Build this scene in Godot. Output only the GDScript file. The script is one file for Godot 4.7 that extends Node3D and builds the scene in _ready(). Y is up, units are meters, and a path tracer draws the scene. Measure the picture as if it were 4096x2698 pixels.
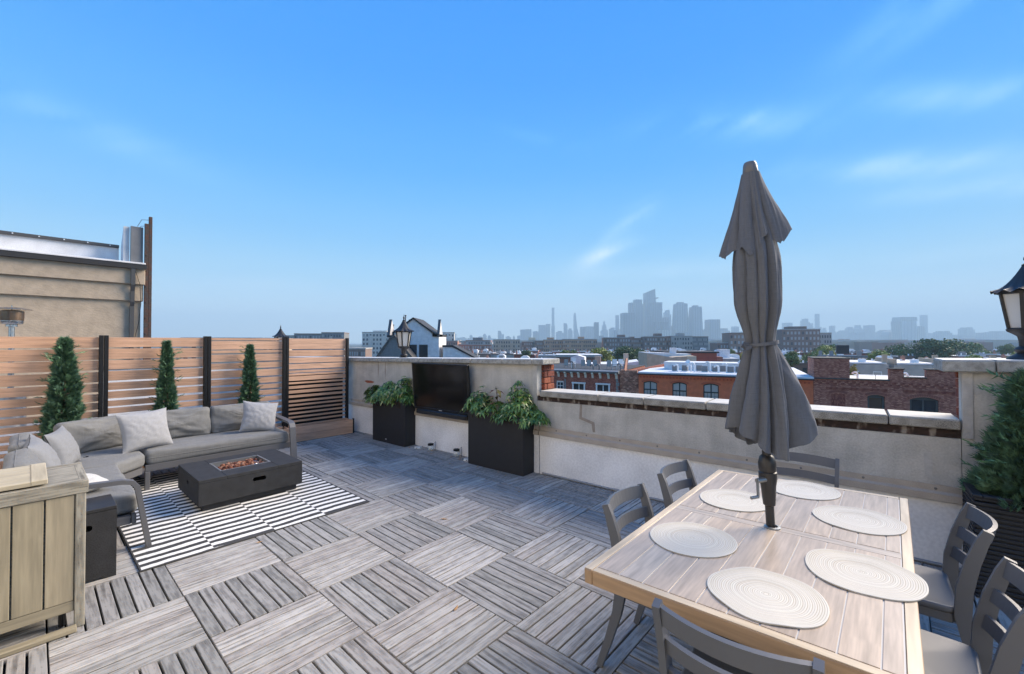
extends Node3D
# A roof terrace with a city skyline. World: x right, y up, the camera looks along -z.
# "Deck frame": turned TURN about y, its x axis is called u, its z axis is called v. "Wall frame": turned WALL_TURN, x runs along the parapet, z towards the terrace.
const TURN := 0.8449
const WALL_TURN := -0.674
const STREET_TURN := -0.4904
var names := {}
var M := {}
var rng := RandomNumberGenerator.new()

# ---------------------------------------------------------------- mesh builder
class MB:
	var v := PackedVector3Array()
	var n := PackedVector3Array()
	var t := PackedVector2Array()
	var c := PackedColorArray()
	var x := Transform3D()
	var o := Vector2.ZERO
	var col := Color.WHITE
	var colored := false
	func add(p: Vector3, nn: Vector3, uv: Vector2):
		v.push_back(x * p); n.push_back((x.basis * nn).normalized()); t.push_back(uv + o)
		if colored: c.push_back(col)
	func tri(a: Vector3, b: Vector3, d: Vector3):          # counter-clockwise from outside
		var nn := (b - a).cross(d - a).normalized()
		add(a, nn, Vector2(a.x, a.y)); add(d, nn, Vector2(d.x, d.y)); add(b, nn, Vector2(b.x, b.y))
	func quad(a: Vector3, b: Vector3, d: Vector3, e: Vector3):
		var nn := (b - a).cross(e - a).normalized()
		var w := (b - a).length()
		var h := (e - a).length()
		add(a, nn, Vector2(0, 0)); add(d, nn, Vector2(w, h)); add(b, nn, Vector2(w, 0))
		add(a, nn, Vector2(0, 0)); add(e, nn, Vector2(0, h)); add(d, nn, Vector2(w, h))
	func poly(pts: Array, nn: Vector3, long: int):          # convex, turned to face nn, uv from position with u along the axis long
		var ax := nn.abs().max_axis_index()
		var a1 := 1 if ax == 0 else 0
		var a2 := 1 if ax == 2 else 2
		if a2 == long: a2 = a1; a1 = long
		var p0: Vector3 = pts[0]
		var flip = (pts[1] - p0).cross(pts[2] - p0).dot(nn) > 0
		for i in range(1, pts.size() - 1):
			var p1: Vector3 = pts[i + 1] if flip else pts[i]
			var p2: Vector3 = pts[i] if flip else pts[i + 1]
			for p in [p0, p1, p2]: add(p, nn, Vector2(p[a1], p[a2]))
	func box(at: Vector3, size: Vector3, b := 0.0):          # chamfered by b
		var h := size / 2
		var long := size.max_axis_index()
		var keep := x
		x = x * Transform3D(Basis(), at)
		for k in 3:
			var i := (k + 1) % 3
			var j := (k + 2) % 3
			for s in [-1.0, 1.0]:
				var pts := []
				for q in [[-1, -1], [1, -1], [1, 1], [-1, 1]]:
					var p := Vector3.ZERO
					p[k] = s * h[k]; p[i] = q[0] * (h[i] - b); p[j] = q[1] * (h[j] - b)
					pts.append(p)
				var nn := Vector3.ZERO
				nn[k] = s
				poly(pts, nn, long)
				if b > 0:
					for s2 in [-1.0, 1.0]:
						var e := []
						for q in [[1, 0, -1], [0, 1, -1], [0, 1, 1], [1, 0, 1]]:
							var p := Vector3.ZERO
							p[k] = s * (h[k] - (0.0 if q[0] == 1 else b)); p[i] = s2 * (h[i] - (0.0 if q[1] == 1 else b)); p[j] = q[2] * (h[j] - b)
							e.append(p)
						var n2 := Vector3.ZERO
						n2[k] = s; n2[i] = s2
						poly(e, n2.normalized(), long)
		if b > 0:
			for sx in [-1.0, 1.0]:
				for sy in [-1.0, 1.0]:
					for sz in [-1.0, 1.0]:
						var g := Vector3(sx, sy, sz)
						poly([g * (h - Vector3(0, b, b)), g * (h - Vector3(b, 0, b)), g * (h - Vector3(b, b, 0))], g.normalized(), long)
		x = keep
	func prism(pts: PackedVector2Array, z0: float, z1: float, only_sides := false):
		var p := pts
		if Geometry2D.is_polygon_clockwise(p): p.reverse()
		if not only_sides:
			var ix := Geometry2D.triangulate_polygon(p)
			for k in range(0, ix.size(), 3):
				var a := p[ix[k]]
				var b := p[ix[k + 1]]
				var d := p[ix[k + 2]]
				if (b - a).cross(d - a) < 0:
					var w := b
					b = d; d = w
				tri(Vector3(a.x, a.y, z1), Vector3(b.x, b.y, z1), Vector3(d.x, d.y, z1))
				tri(Vector3(a.x, a.y, z0), Vector3(d.x, d.y, z0), Vector3(b.x, b.y, z0))
		for k in p.size():
			var a := p[k]
			var b := p[(k + 1) % p.size()]
			quad(Vector3(a.x, a.y, z1), Vector3(a.x, a.y, z0), Vector3(b.x, b.y, z0), Vector3(b.x, b.y, z1))
	func grid(nu: int, nv: int, f: Callable, wrap := false):  # f(u, v) -> Vector3, u and v in 0..1; smooth
		var P := []
		for j in nv + 1:
			var row := PackedVector3Array()
			for i in nu + 1: row.push_back(f.call(float(i % nu if wrap else i) / nu, float(j) / nv))
			P.append(row)
		var N := []
		for j in nv + 1:
			var row := PackedVector3Array()
			for i in nu + 1:
				var i0 := (i - 1 + nu) % nu if wrap else maxi(i - 1, 0)
				var i1 := (i + 1) % nu if wrap else mini(i + 1, nu)
				var du: Vector3 = P[j][i1] - P[j][i0]
				var dv: Vector3 = P[mini(j + 1, nv)][i] - P[maxi(j - 1, 0)][i]
				row.push_back(du.cross(dv).normalized())
			N.append(row)
		for j in nv:
			for i in nu:
				for q in [[i, j], [i + 1, j + 1], [i + 1, j], [i, j], [i, j + 1], [i + 1, j + 1]]:
					add(P[q[1]][q[0]], N[q[1]][q[0]], Vector2(float(q[0]) / nu, float(q[1]) / nv))
	func tube(path: Array, radii: Array, sides := 8, caps := true):
		var rings := []
		var side := Vector3.ZERO
		for k in path.size():
			var d: Vector3 = (path[mini(k + 1, path.size() - 1)] - path[maxi(k - 1, 0)]).normalized()
			if side == Vector3.ZERO: side = d.cross(Vector3.RIGHT if absf(d.x) < 0.8 else Vector3.FORWARD)
			side = (side - d * side.dot(d)).normalized()
			var up := d.cross(side)
			var ring := []
			for i in sides:
				var a := TAU * i / sides
				ring.append(side * cos(a) + up * sin(a))
			rings.append(ring)
		for k in path.size() - 1:
			var ra: float = radii[mini(k, radii.size() - 1)]
			var rb: float = radii[mini(k + 1, radii.size() - 1)]
			for i in sides:
				var j := (i + 1) % sides
				for q in [[k, i, ra], [k + 1, j, rb], [k, j, ra], [k, i, ra], [k + 1, i, rb], [k + 1, j, rb]]:
					add(path[q[0]] + rings[q[0]][q[1]] * q[2], rings[q[0]][q[1]], Vector2(float(q[1]) / sides, q[0]))
		if caps:
			for e in [0, path.size() - 1]:
				var r: float = radii[mini(e, radii.size() - 1)]
				var d: Vector3 = (path[1] - path[0]).normalized() * (-1 if e == 0 else 1) if e == 0 else (path[e] - path[e - 1]).normalized()
				for i in range(1, sides - 1): poly([path[e] + rings[e][0] * r, path[e] + rings[e][i] * r, path[e] + rings[e][i + 1] * r], d, 0)
	func lathe(prof: Array, sides := 24, sharp := 0.75):     # prof: Vector2(r, y) from bottom to top or back, outside on the right going up
		var sn := []
		for k in prof.size() - 1:
			var d: Vector2 = (prof[k + 1] - prof[k]).normalized()
			sn.append(Vector2(d.y, -d.x))
		for k in prof.size() - 1:
			var na: Vector2 = sn[k]
			var nb: Vector2 = sn[k]
			if k > 0 and sn[k - 1].dot(sn[k]) > sharp: na = (sn[k - 1] + sn[k]).normalized()
			if k + 1 < sn.size() and sn[k + 1].dot(sn[k]) > sharp: nb = (sn[k + 1] + sn[k]).normalized()
			for i in sides:
				for q in [[0, i], [1, i + 1], [0, i + 1], [0, i], [1, i], [1, i + 1]]:
					var a: float = TAU * q[1] / sides
					var p: Vector2 = prof[k + q[0]]
					var m: Vector2 = nb if q[0] else na
					add(Vector3(p.x * sin(a), p.y, p.x * cos(a)), Vector3(m.x * sin(a), m.y, m.x * cos(a)), Vector2(float(q[1]) / sides, float(k + q[0]) / (prof.size() - 1)))
	func bar(path: Array, w: Array, h: float, wide: Vector3):  # flat bar swept along path; w across (along wide), h thick
		var pr := []
		for k in path.size():
			var d: Vector3 = (path[mini(k + 1, path.size() - 1)] - path[maxi(k - 1, 0)]).normalized()
			var a = (wide - d * wide.dot(d)).normalized() * (w[mini(k, w.size() - 1)] / 2)
			var b := d.cross(a).normalized() * (h / 2)
			pr.append([path[k] - a - b, path[k] + a - b, path[k] + a + b, path[k] - a + b])
		for k in path.size() - 1:
			for i in 4:
				var j := (i + 1) % 4
				quad(pr[k][i], pr[k][j], pr[k + 1][j], pr[k + 1][i])
		var z: int = path.size() - 1
		quad(pr[0][3], pr[0][2], pr[0][1], pr[0][0])
		quad(pr[z][0], pr[z][1], pr[z][2], pr[z][3])
	func mesh() -> ArrayMesh:
		var a := []
		a.resize(Mesh.ARRAY_MAX)
		a[Mesh.ARRAY_VERTEX] = v; a[Mesh.ARRAY_NORMAL] = n; a[Mesh.ARRAY_TEX_UV] = t
		if colored: a[Mesh.ARRAY_COLOR] = c
		var m := ArrayMesh.new()
		m.add_surface_from_arrays(Mesh.PRIMITIVE_TRIANGLES, a)
		return m

# ---------------------------------------------------------------- scene helpers
func numbered(s: String) -> String:
	names[s] = names.get(s, -1) + 1
	return s if names[s] == 0 else "%s_%03d" % [s, names[s]]
func tag(o, label := "", category := "", group := "", kind := ""):
	if label: o.set_meta("label", label)
	if category: o.set_meta("category", category)
	if group: o.set_meta("group", group)
	if kind: o.set_meta("kind", kind)
	return o
func thing(called: String, label: String, category: String, at := Vector3.ZERO, turn := 0.0, group := "") -> Node3D:
	var o := Node3D.new()
	o.name = numbered(called)
	add_child(o)
	o.position = at; o.rotation.y = turn
	return tag(o, label, category, group)
func struct(called: String, at := Vector3.ZERO, turn := 0.0) -> Node3D:
	var o := Node3D.new()
	o.name = numbered(called)
	add_child(o)
	o.position = at; o.rotation.y = turn
	return tag(o, "", "", "", "structure")
func part(called: String, mesh, m, parent: Node, at := Vector3.ZERO, turn := Vector3.ZERO) -> MeshInstance3D:
	var o := MeshInstance3D.new()
	o.name = called if parent != self else numbered(called)
	o.mesh = mesh.mesh() if mesh is MB else mesh
	o.material_override = m
	parent.add_child(o, true)
	o.position = at; o.rotation = turn
	return o
func bpart(called: String, at: Vector3, size: Vector3, m, parent: Node, bevel := 0.0, uvo := Vector2.ZERO) -> MeshInstance3D:
	var b := MB.new()
	b.o = uvo
	b.box(Vector3.ZERO, size, bevel)
	return part(called, b, m, parent, at)
func copy(o: Node3D, at: Vector3, turn: float, label := "") -> Node3D:
	var c: Node3D = o.duplicate()
	c.name = numbered(String(o.name).rstrip("0123456789").trim_suffix("_"))
	add_child(c)
	c.position = at; c.rotation.y = turn
	if label: c.set_meta("label", label)
	return c
func at_deck(u: float, v: float, y := 0.0) -> Vector3:
	return Vector3(u * cos(TURN) + v * sin(TURN), y, -u * sin(TURN) + v * cos(TURN))
func at_wall(s: float, n: float, y := 0.0) -> Vector3:
	return Vector3(-2.962 + s * cos(WALL_TURN) + n * sin(WALL_TURN), y, -8.143 - s * sin(WALL_TURN) + n * cos(WALL_TURN))
func at_street(s: float, n: float, y := 0.0) -> Vector3:
	return Vector3(10.9 + s * cos(STREET_TURN) + n * sin(STREET_TURN), y, -38.0 - s * sin(STREET_TURN) + n * cos(STREET_TURN))

# ---------------------------------------------------------------- textures and materials
func noise(w: int, h: int, freq: float, seed: int, sx := 1, sy := 1, oct := 4) -> PackedByteArray:
	var f := FastNoiseLite.new()
	f.noise_type = FastNoiseLite.TYPE_SIMPLEX_SMOOTH; f.seed = seed; f.frequency = freq; f.fractal_octaves = oct
	var i := f.get_seamless_image(w / sx, h / sy)
	i.convert(Image.FORMAT_L8)
	i.resize(w, h, Image.INTERPOLATE_CUBIC)
	return i.get_data()
func tex(w: int, h: int, f: Callable) -> ImageTexture:      # f(index) -> Color
	var d := PackedByteArray()
	d.resize(w * h * 3)
	for i in w * h:
		var c: Color = f.call(i)
		d[i * 3] = clampi(int(c.r * 255), 0, 255); d[i * 3 + 1] = clampi(int(c.g * 255), 0, 255); d[i * 3 + 2] = clampi(int(c.b * 255), 0, 255)
	var im := Image.create_from_data(w, h, false, Image.FORMAT_RGB8, d)
	im.generate_mipmaps()
	return ImageTexture.create_from_image(im)
func lin(r: float, g: float, b: float) -> Color: return Color(r, g, b).linear_to_srgb()
func mat(c: Color, rough := 0.8, t: Texture2D = null, scale := 1.0, tri := false, bump: Texture2D = null, bump_cm := 0.0, metal := 0.0) -> StandardMaterial3D:
	var m := StandardMaterial3D.new()
	m.albedo_color = c; m.roughness = rough; m.metallic = metal
	if t: m.albedo_texture = t
	m.uv1_scale = Vector3.ONE * scale
	if tri: m.uv1_triplanar = true
	if bump:
		m.heightmap_enabled = true; m.heightmap_texture = bump; m.heightmap_scale = bump_cm
	return m
func leafy(rough := 0.55) -> StandardMaterial3D:
	var m := mat(Color.WHITE, rough)
	m.vertex_color_use_as_albedo = true
	m.backlight = Color(0.25, 0.3, 0.15)
	m.cull_mode = BaseMaterial3D.CULL_DISABLED
	return m
func _ready():
	# --- camera: a 15 mm wide lens at standing height, looking up by less than a degree
	var cam := Camera3D.new()
	cam.name = "camera"
	add_child(cam)
	cam.position = Vector3(0, 1.6646, 0)
	cam.rotation = Vector3(0.0131, 0, 0)
	cam.fov = 76.32
	cam.near = 0.05; cam.far = 9000.0
	cam.current = true
	# --- sky, sun, exposure
	var env := Environment.new()
	env.background_mode = Environment.BG_SKY
	var sky := Sky.new()
	var sm := PanoramaSkyMaterial.new()
	sm.panorama = make_sky()
	sm.energy_multiplier = 0.535
	sky.sky_material = sm
	env.sky = sky
	env.tonemap_mode = Environment.TONE_MAPPER_LINEAR
	env.tonemap_exposure = 2.55
	env.sdfgi_enabled = true; env.ssao_enabled = true; env.ssil_enabled = true
	env.fog_enabled = true
	env.fog_density = 0.00038
	env.fog_light_color = Color(0.80, 0.93, 1.0)
	var we := WorldEnvironment.new()
	we.name = "environment"
	we.environment = env
	add_child(we)
	var sun := DirectionalLight3D.new()
	sun.name = "sun"
	sun.light_energy = 1.1
	sun.light_color = Color(1.0, 0.935, 0.85)
	sun.light_angular_distance = 36.0
	sun.shadow_enabled = true
	add_child(sun)
	var away := Vector3(-0.907, 0, 0.42).normalized() * cos(deg_to_rad(33.0)) + Vector3(0, -sin(deg_to_rad(33.0)), 0)
	sun.look_at_from_position(Vector3.ZERO, away)
	# --- the place
	rng.seed = 11
	make_materials()
	make_ground()
	make_deck()
	make_walls()
	make_fence()
	make_bounce_house()
	make_bulkhead()
	make_white_house()
	make_street()
	make_near_houses()
	make_rows()
	for a in BLOCKS: block(a)
	make_towers()
	for k in TREES.size(): leafy_tree(TREES[k], k)
	# --- things on the terrace
	make_table()
	make_chairs()
	make_parasol()
	make_lounge()
	make_storage()
	make_conifers()
	make_lanterns()
	make_wall_things()
func make_materials():
	# --- shared textures (colour variation round 1; the material's colour tints them)
	var g1 := noise(512, 512, 0.02, 1, 8, 1)
	var g2 := noise(512, 512, 0.06, 2, 16, 1, 3)
	var bl := noise(512, 512, 0.012, 3)
	var fine := noise(512, 512, 0.25, 4, 1, 1, 2)
	var spots := noise(512, 512, 0.07, 5, 2, 1, 3)
	var T := {}
	T.wood = tex(512, 512, func(i: int):                          # new wood: soft grain
		var k := 0.92 + 0.16 * (g1[i] / 255.0 - 0.5) + 0.12 * (g2[i] / 255.0 - 0.5)
		return Color(k, k * 0.985, k * 0.96))
	T.deck = tex(512, 512, func(i: int):                          # weathered wood: streaks, blotches, dark spots
		var s := spots[i] / 255.0
		var k := 0.92 + 0.26 * (g1[i] / 255.0 - 0.5) + 0.40 * (g2[i] / 255.0 - 0.5) + 0.14 * (bl[i] / 255.0 - 0.5) + 0.12 * (fine[i] / 255.0 - 0.5)
		if s > 0.70: k -= (s - 0.70) * 0.8
		var w := (bl[(i * 7 + 3001) % 262144] / 255.0 - 0.5) * 0.14
		return Color(k * (1.0 + w), k, k * (1.0 - w)))
	T.stucco = tex(512, 512, func(i: int):
		var k := 0.94 + 0.12 * (bl[i] / 255.0 - 0.5) + 0.1 * (fine[i] / 255.0 - 0.5)
		return Color(k, k, k))
	var runs := noise(512, 512, 0.05, 9, 1, 10, 3)
	T.weathered = tex(512, 512, func(i: int):                # old render: patches and faint vertical runs
		var k := 0.93 + 0.16 * (bl[i] / 255.0 - 0.5) + 0.05 * (runs[i] / 255.0 - 0.5) + 0.12 * (fine[i] / 255.0 - 0.5)
		return Color(k, k * 0.995, k * 0.98))
	T.rough = tex(512, 512, func(i: int):                         # relief of rough render
		var k := 0.5 + 0.5 * (fine[i] / 255.0 - 0.5) + 0.8 * (spots[i] / 255.0 - 0.5)
		return Color(k, k, k))
	T.concrete = tex(512, 512, func(i: int):                      # speckled aggregate
		var s := fine[i] / 255.0
		var k := 0.88 + 0.30 * (bl[i] / 255.0 - 0.5) + (0.45 * (s - 0.5))
		if s < 0.30: k -= 0.22
		return Color(k, k, k * 0.985))
	T.cloth = tex(512, 512, func(i: int):                         # woven cloth, slub threads both ways
		var x := i % 512
		var y := i / 512
		var a := g2[i] / 255.0
		var b := g2[(x * 512 + y)] / 255.0
		var k := 0.92 + 0.11 * (a - 0.5) + 0.11 * (b - 0.5) + 0.12 * (fine[i] / 255.0 - 0.5)
		return Color(k, k, k))
	T.weave = tex(256, 256, func(i: int):                         # coarse herringbone of the throw pillows
		var x := i % 256
		var y := i / 256
		var d := (x + y) if (x / 16) % 2 == 0 else (x - y + 256)
		var k := 0.93 if d % 8 < 4 else 0.76
		return Color(k, k, k))
	T.brick = tex(512, 512, func(i: int):                         # far brickwork: 16 courses, 8 bricks a course
		var x := i % 512
		var y := i / 512
		var row := y / 32
		var xx := (x + (32 if row % 2 else 0)) % 512
		if y % 32 < 4 or xx % 64 < 4: return Color(0.62, 0.56, 0.52)
		var h := fmod(absf(sin(float(row * 37 + xx / 64 * 91)) * 43758.5), 1.0)
		var k := 0.7 + 0.3 * h + 0.2 * (fine[i] / 255.0 - 0.5)
		return Color(k, k * (0.86 + 0.12 * h), k * (0.84 + 0.1 * h)))
	T.brick_h = tex(256, 256, func(i: int):
		var x := i % 256
		var y := i / 256
		var xx := (x + (16 if (y / 16) % 2 else 0)) % 256
		return Color.BLACK if y % 16 < 2 or xx % 32 < 2 else Color.WHITE)
	T.rubble = tex(512, 512, func(i: int):                        # rough common brick, spalled and patched
		var x := i % 512
		var y := i / 512
		var row := y / 26
		var xx := (x + row * 29) % 512
		var h := fmod(absf(sin(float(row * 53 + xx / 51 * 17)) * 9758.5), 1.0)
		var k := 0.62 + 0.34 * h + 0.35 * (spots[i] / 255.0 - 0.5)
		if y % 26 < 4 or xx % 51 < 4: k *= 0.84
		return Color(k, k * 0.9, k * 0.84) if h < 0.85 else Color(k, k * 0.97, k * 0.92))
	T.ridge = tex(16, 256, func(i: int):
		var y := (i / 16) % 32
		var k := 1.0 if y < 20 else 0.15
		return Color(k, k, k))
	T.rust = tex(512, 512, func(i: int):
		var k := bl[i] / 255.0
		var s := spots[i] / 255.0
		return Color(0.29, 0.26, 0.245).lerp(Color(0.34, 0.25, 0.215), clampf((k - 0.4) * 4.0, 0, 1)) * (0.8 + 0.4 * s))
	T.mineral = tex(512, 512, func(i: int):                       # old painted brick: dark, with lime runs
		var s := g1[(i % 512) * 512 + i / 512] / 255.0
		var w := clampf((s * 0.7 + bl[i] / 255.0 * 0.5 - 0.66) * 6.0, 0, 1)
		return Color(0.24, 0.16, 0.13).lerp(Color(0.13, 0.1, 0.09), spots[i] / 255.0).lerp(Color(0.62, 0.60, 0.57), w * 0.8))
	T.rug = rug_texture(fine, g2)
	T.rings = tex(512, 8, func(i: int):                           # placemat: braided rounds, paler and tan threads
		var x := i % 512
		var ring := x / 19
		var h := fmod(absf(sin(float(ring) * 12.9898) * 43758.5), 1.0)
		var k := 0.97 - 0.06 * h
		if x % 19 < 3: return Color(0.70, 0.62, 0.50) if h > 0.55 else Color(0.72, 0.70, 0.66)
		return Color(k, k * 0.985, k * 0.95))
	T.glassy = tex(64, 256, func(i: int):                         # mullions and floors of the far towers
		var x := i % 64
		var y := i / 64
		return Color(0.62, 0.62, 0.62) if x % 16 < 5 or y % 16 < 5 else Color.WHITE)
	# --- terrace
	M.slats = []
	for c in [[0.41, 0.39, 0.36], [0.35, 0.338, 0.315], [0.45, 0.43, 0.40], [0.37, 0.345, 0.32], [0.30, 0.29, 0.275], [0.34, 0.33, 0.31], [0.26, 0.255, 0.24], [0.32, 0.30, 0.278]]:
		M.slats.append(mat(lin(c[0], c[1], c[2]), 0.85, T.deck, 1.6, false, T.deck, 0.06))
	M.deck_under = mat(lin(0.03, 0.03, 0.03), 0.95)
	M.stucco = mat(lin(0.545, 0.525, 0.485), 0.9, T.weathered, 0.45, true, T.rough, 0.35)
	M.patch = mat(lin(0.52, 0.50, 0.46), 0.9, T.stucco, 2.0, true, T.rough, 0.3)
	M.stain = mat(lin(0.33, 0.28, 0.23), 0.9, T.stucco, 2.0, true)
	M.panel = mat(lin(0.90, 0.89, 0.87), 0.6, T.stucco, 0.25, true)
	M.flashing = mat(lin(0.47, 0.40, 0.32), 0.55, T.stucco, 0.8, true)
	M.bolt = mat(lin(0.20, 0.19, 0.18), 0.5, null, 1, false, null, 0, 0.6)
	M.coping = mat(lin(0.46, 0.45, 0.42), 0.92, T.concrete, 2.2, true, T.concrete, 0.25)
	M.coping_low = mat(lin(0.42, 0.39, 0.34), 0.92, T.concrete, 1.1, true, T.concrete, 0.1)
	M.mortar = mat(lin(0.50, 0.47, 0.43), 0.95, T.stucco, 3.0, true, T.rough, 0.3)
	M.coping_top = mat(lin(0.74, 0.73, 0.70), 0.6, T.stucco, 0.8, true)
	M.coping_top_low = mat(lin(0.64, 0.60, 0.52), 0.7, T.stucco, 0.8, true)
	M.band = mat(Color(1, 1, 1), 0.8, T.mineral, 0.9, true, T.rough, 0.3)
	M.bricks = []
	for c in [[0.34, 0.09, 0.05], [0.27, 0.075, 0.05], [0.40, 0.12, 0.065], [0.22, 0.07, 0.05]]: M.bricks.append(mat(lin(c[0], c[1], c[2]), 0.9, T.concrete, 4.0, true, T.rough, 0.3))
	M.conduit = mat(lin(0.25, 0.26, 0.27), 0.45)
	M.fence = []
	for c in [[0.66, 0.415, 0.285], [0.62, 0.39, 0.27], [0.69, 0.44, 0.31]]: M.fence.append(mat(lin(c[0], c[1], c[2]), 0.6, T.wood, 1.3, false, T.wood, 0.05))
	M.black_metal = mat(lin(0.012, 0.012, 0.013), 0.45, null, 1, false, null, 0, 0.3)
	M.planter = mat(lin(0.018, 0.018, 0.020), 0.62, T.stucco, 1.5, true)
	M.planter_ridged = mat(lin(0.016, 0.017, 0.020), 0.55)
	M.soil = mat(lin(0.045, 0.03, 0.02), 1.0, T.concrete, 5.0, true)
	M.screen = mat(lin(0.004, 0.004, 0.005), 0.12)
	M.bezel = mat(lin(0.010, 0.010, 0.011), 0.3)
	M.print = mat(lin(0.45, 0.46, 0.48), 0.4)
	M.sofa_frame = mat(lin(0.125, 0.125, 0.13), 0.5, null, 1, false, null, 0, 0.2)
	M.cushion = mat(lin(0.185, 0.188, 0.185), 0.85, T.cloth, 3.0, true)
	M.cushion.rim_enabled = true; M.cushion.rim = 0.25
	M.pillow = mat(lin(0.42, 0.43, 0.45), 0.9, T.weave, 5.0)
	M.pillow_grey = mat(lin(0.24, 0.25, 0.265), 0.9, T.cloth, 6.0)
	M.pillow_white = mat(lin(0.72, 0.71, 0.67), 0.9, T.weave, 6.0)
	M.pit = mat(lin(0.028, 0.029, 0.032), 0.75, T.concrete, 1.2, true)
	M.tray = mat(lin(0.30, 0.31, 0.31), 0.4, null, 1, false, null, 0, 0.7)
	M.tray_in = mat(lin(0.05, 0.05, 0.05), 0.6)
	M.rocks = []
	for c in [[0.24, 0.085, 0.05], [0.33, 0.14, 0.085], [0.16, 0.055, 0.04], [0.40, 0.22, 0.15]]: M.rocks.append(mat(lin(c[0], c[1], c[2]), 0.95, T.concrete, 12.0, true, T.rough, 0.4))
	M.steel = mat(lin(0.62, 0.60, 0.57), 0.25, null, 1, false, null, 0, 1.0)
	M.burnt_steel = mat(lin(0.28, 0.19, 0.13), 0.35, T.stucco, 2.0, true, null, 0, 0.9)
	M.side_table = mat(lin(0.030, 0.030, 0.033), 0.6, T.concrete, 1.0, true)
	M.rug = mat(Color.WHITE, 0.95, T.rug, 1.0, false)
	M.rug_edge = mat(lin(0.05, 0.05, 0.05), 0.95)
	M.box_wood = []
	for c in [[0.31, 0.28, 0.205], [0.275, 0.25, 0.185], [0.34, 0.305, 0.225]]: M.box_wood.append(mat(lin(c[0], c[1], c[2]), 0.75, T.wood, 1.4, false, T.wood, 0.06))
	M.box_rail = mat(lin(0.29, 0.27, 0.22), 0.85, T.deck, 1.8, false, T.deck, 0.1)
	M.box_lid = mat(lin(0.46, 0.42, 0.325), 0.8, T.wood, 1.0, false, T.wood, 0.05)
	M.table_planks = []
	for c in [[0.56, 0.46, 0.365], [0.53, 0.44, 0.36], [0.59, 0.48, 0.375], [0.54, 0.465, 0.39]]: M.table_planks.append(mat(lin(c[0], c[1], c[2]), 0.32, T.wood, 2.0, false, T.wood, 0.03))
	M.table_frame = mat(lin(0.42, 0.29, 0.18), 0.45, T.wood, 1.5, false, T.wood, 0.04)
	M.table_rim = mat(lin(0.70, 0.58, 0.42), 0.4, T.wood, 1.2, false, T.wood, 0.04)
	M.grout = mat(lin(0.50, 0.49, 0.47), 0.6)
	M.chair = mat(lin(0.105, 0.112, 0.125), 0.42)
	M.mat = mat(lin(0.72, 0.70, 0.65), 0.9, T.rings, 1.0)
	M.mat_tex = T.rings
	M.umbrella = mat(lin(0.118, 0.130, 0.152), 0.9, T.cloth, 7.0, true, T.cloth, 0.03)
	M.umbrella.rim_enabled = true; M.umbrella.rim = 0.3
	M.umbrella.cull_mode = BaseMaterial3D.CULL_DISABLED
	M.pole = mat(lin(0.022, 0.022, 0.024), 0.4)
	M.lamp_iron = mat(lin(0.022, 0.022, 0.023), 0.5, T.stucco, 3.0, true, T.rough, 0.05)
	M.lamp_glass = mat(lin(0.62, 0.60, 0.55), 0.5)
	M.lamp_glass.backlight = Color(0.6, 0.58, 0.52)
	M.leaf = leafy(0.38)
	M.needle = leafy(0.7)
	M.bark = mat(lin(0.10, 0.075, 0.05), 0.95, T.rubble, 2.0, true, T.rough, 0.5)
	M.jar_glass = mat(Color(0.9, 0.95, 0.95, 0.22), 0.05)
	M.jar_glass.transparency = BaseMaterial3D.TRANSPARENCY_ALPHA
	M.white_plastic = mat(lin(0.62, 0.62, 0.58), 0.5)
	M.dry_leaf = mat(lin(0.35, 0.20, 0.09), 0.9)
	# --- city
	M.render = mat(lin(0.82, 0.77, 0.68), 0.9, T.stucco, 0.5, true, T.rough, 0.3)  # wall of the added storey, pale so that it bounces sunlight
	M.tan_wall = mat(lin(0.53, 0.42, 0.30), 0.92, T.stucco, 0.5, true, T.rough, 0.4)
	M.white_wall = mat(lin(0.80, 0.79, 0.77), 0.95, T.stucco, 0.3, true)
	M.cap_metal = mat(lin(0.10, 0.095, 0.09), 0.45, null, 1, false, null, 0, 0.4)
	M.grey_metal = mat(lin(0.22, 0.215, 0.21), 0.5, T.stucco, 0.5, true)
	M.rust = mat(Color.WHITE, 0.9, T.rust, 0.8, true, T.rough, 0.2)
	M.wire = mat(lin(0.03, 0.03, 0.03), 0.6)
	M.ground = mat(lin(0.10, 0.10, 0.095), 0.95, T.concrete, 0.05, true)
	M.ground.metallic_specular = 0.0
	M.asphalt = mat(lin(0.05, 0.05, 0.052), 0.95, T.concrete, 0.5, true)
	M.roof_white = mat(lin(0.76, 0.76, 0.75), 0.7, T.stucco, 0.1, true)
	M.roof_grey = mat(lin(0.30, 0.30, 0.30), 0.8, T.stucco, 0.1, true)
	M.roof_black = mat(lin(0.03, 0.03, 0.032), 0.7, T.stucco, 0.3, true)
	M.slate = mat(lin(0.22, 0.225, 0.22), 0.8, T.stucco, 0.6, true)
	M.red_paint = mat(lin(0.70, 0.18, 0.07), 0.8, T.stucco, 0.3, true, T.brick_h, 0.4)
	M.red_trim = mat(lin(0.46, 0.10, 0.042), 0.8)
	M.brick_wall = mat(lin(0.58, 0.27, 0.185), 0.9, T.brick, 0.85, false, T.brick_h, 0.5)
	M.brick_dark = mat(lin(0.38, 0.14, 0.095), 0.9, T.brick, 0.85, false)
	M.brick_brown = mat(lin(0.48, 0.19, 0.13), 0.9, T.brick, 0.85, false)
	M.rubble = mat(lin(0.62, 0.36, 0.26), 0.95, T.rubble, 0.45, false, T.rubble, 1.0)
	M.clay = mat(lin(0.50, 0.23, 0.13), 0.85, T.stucco, 2.0, true)
	M.stone = mat(lin(0.32, 0.32, 0.30), 0.9, T.concrete, 0.7, true)
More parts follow.
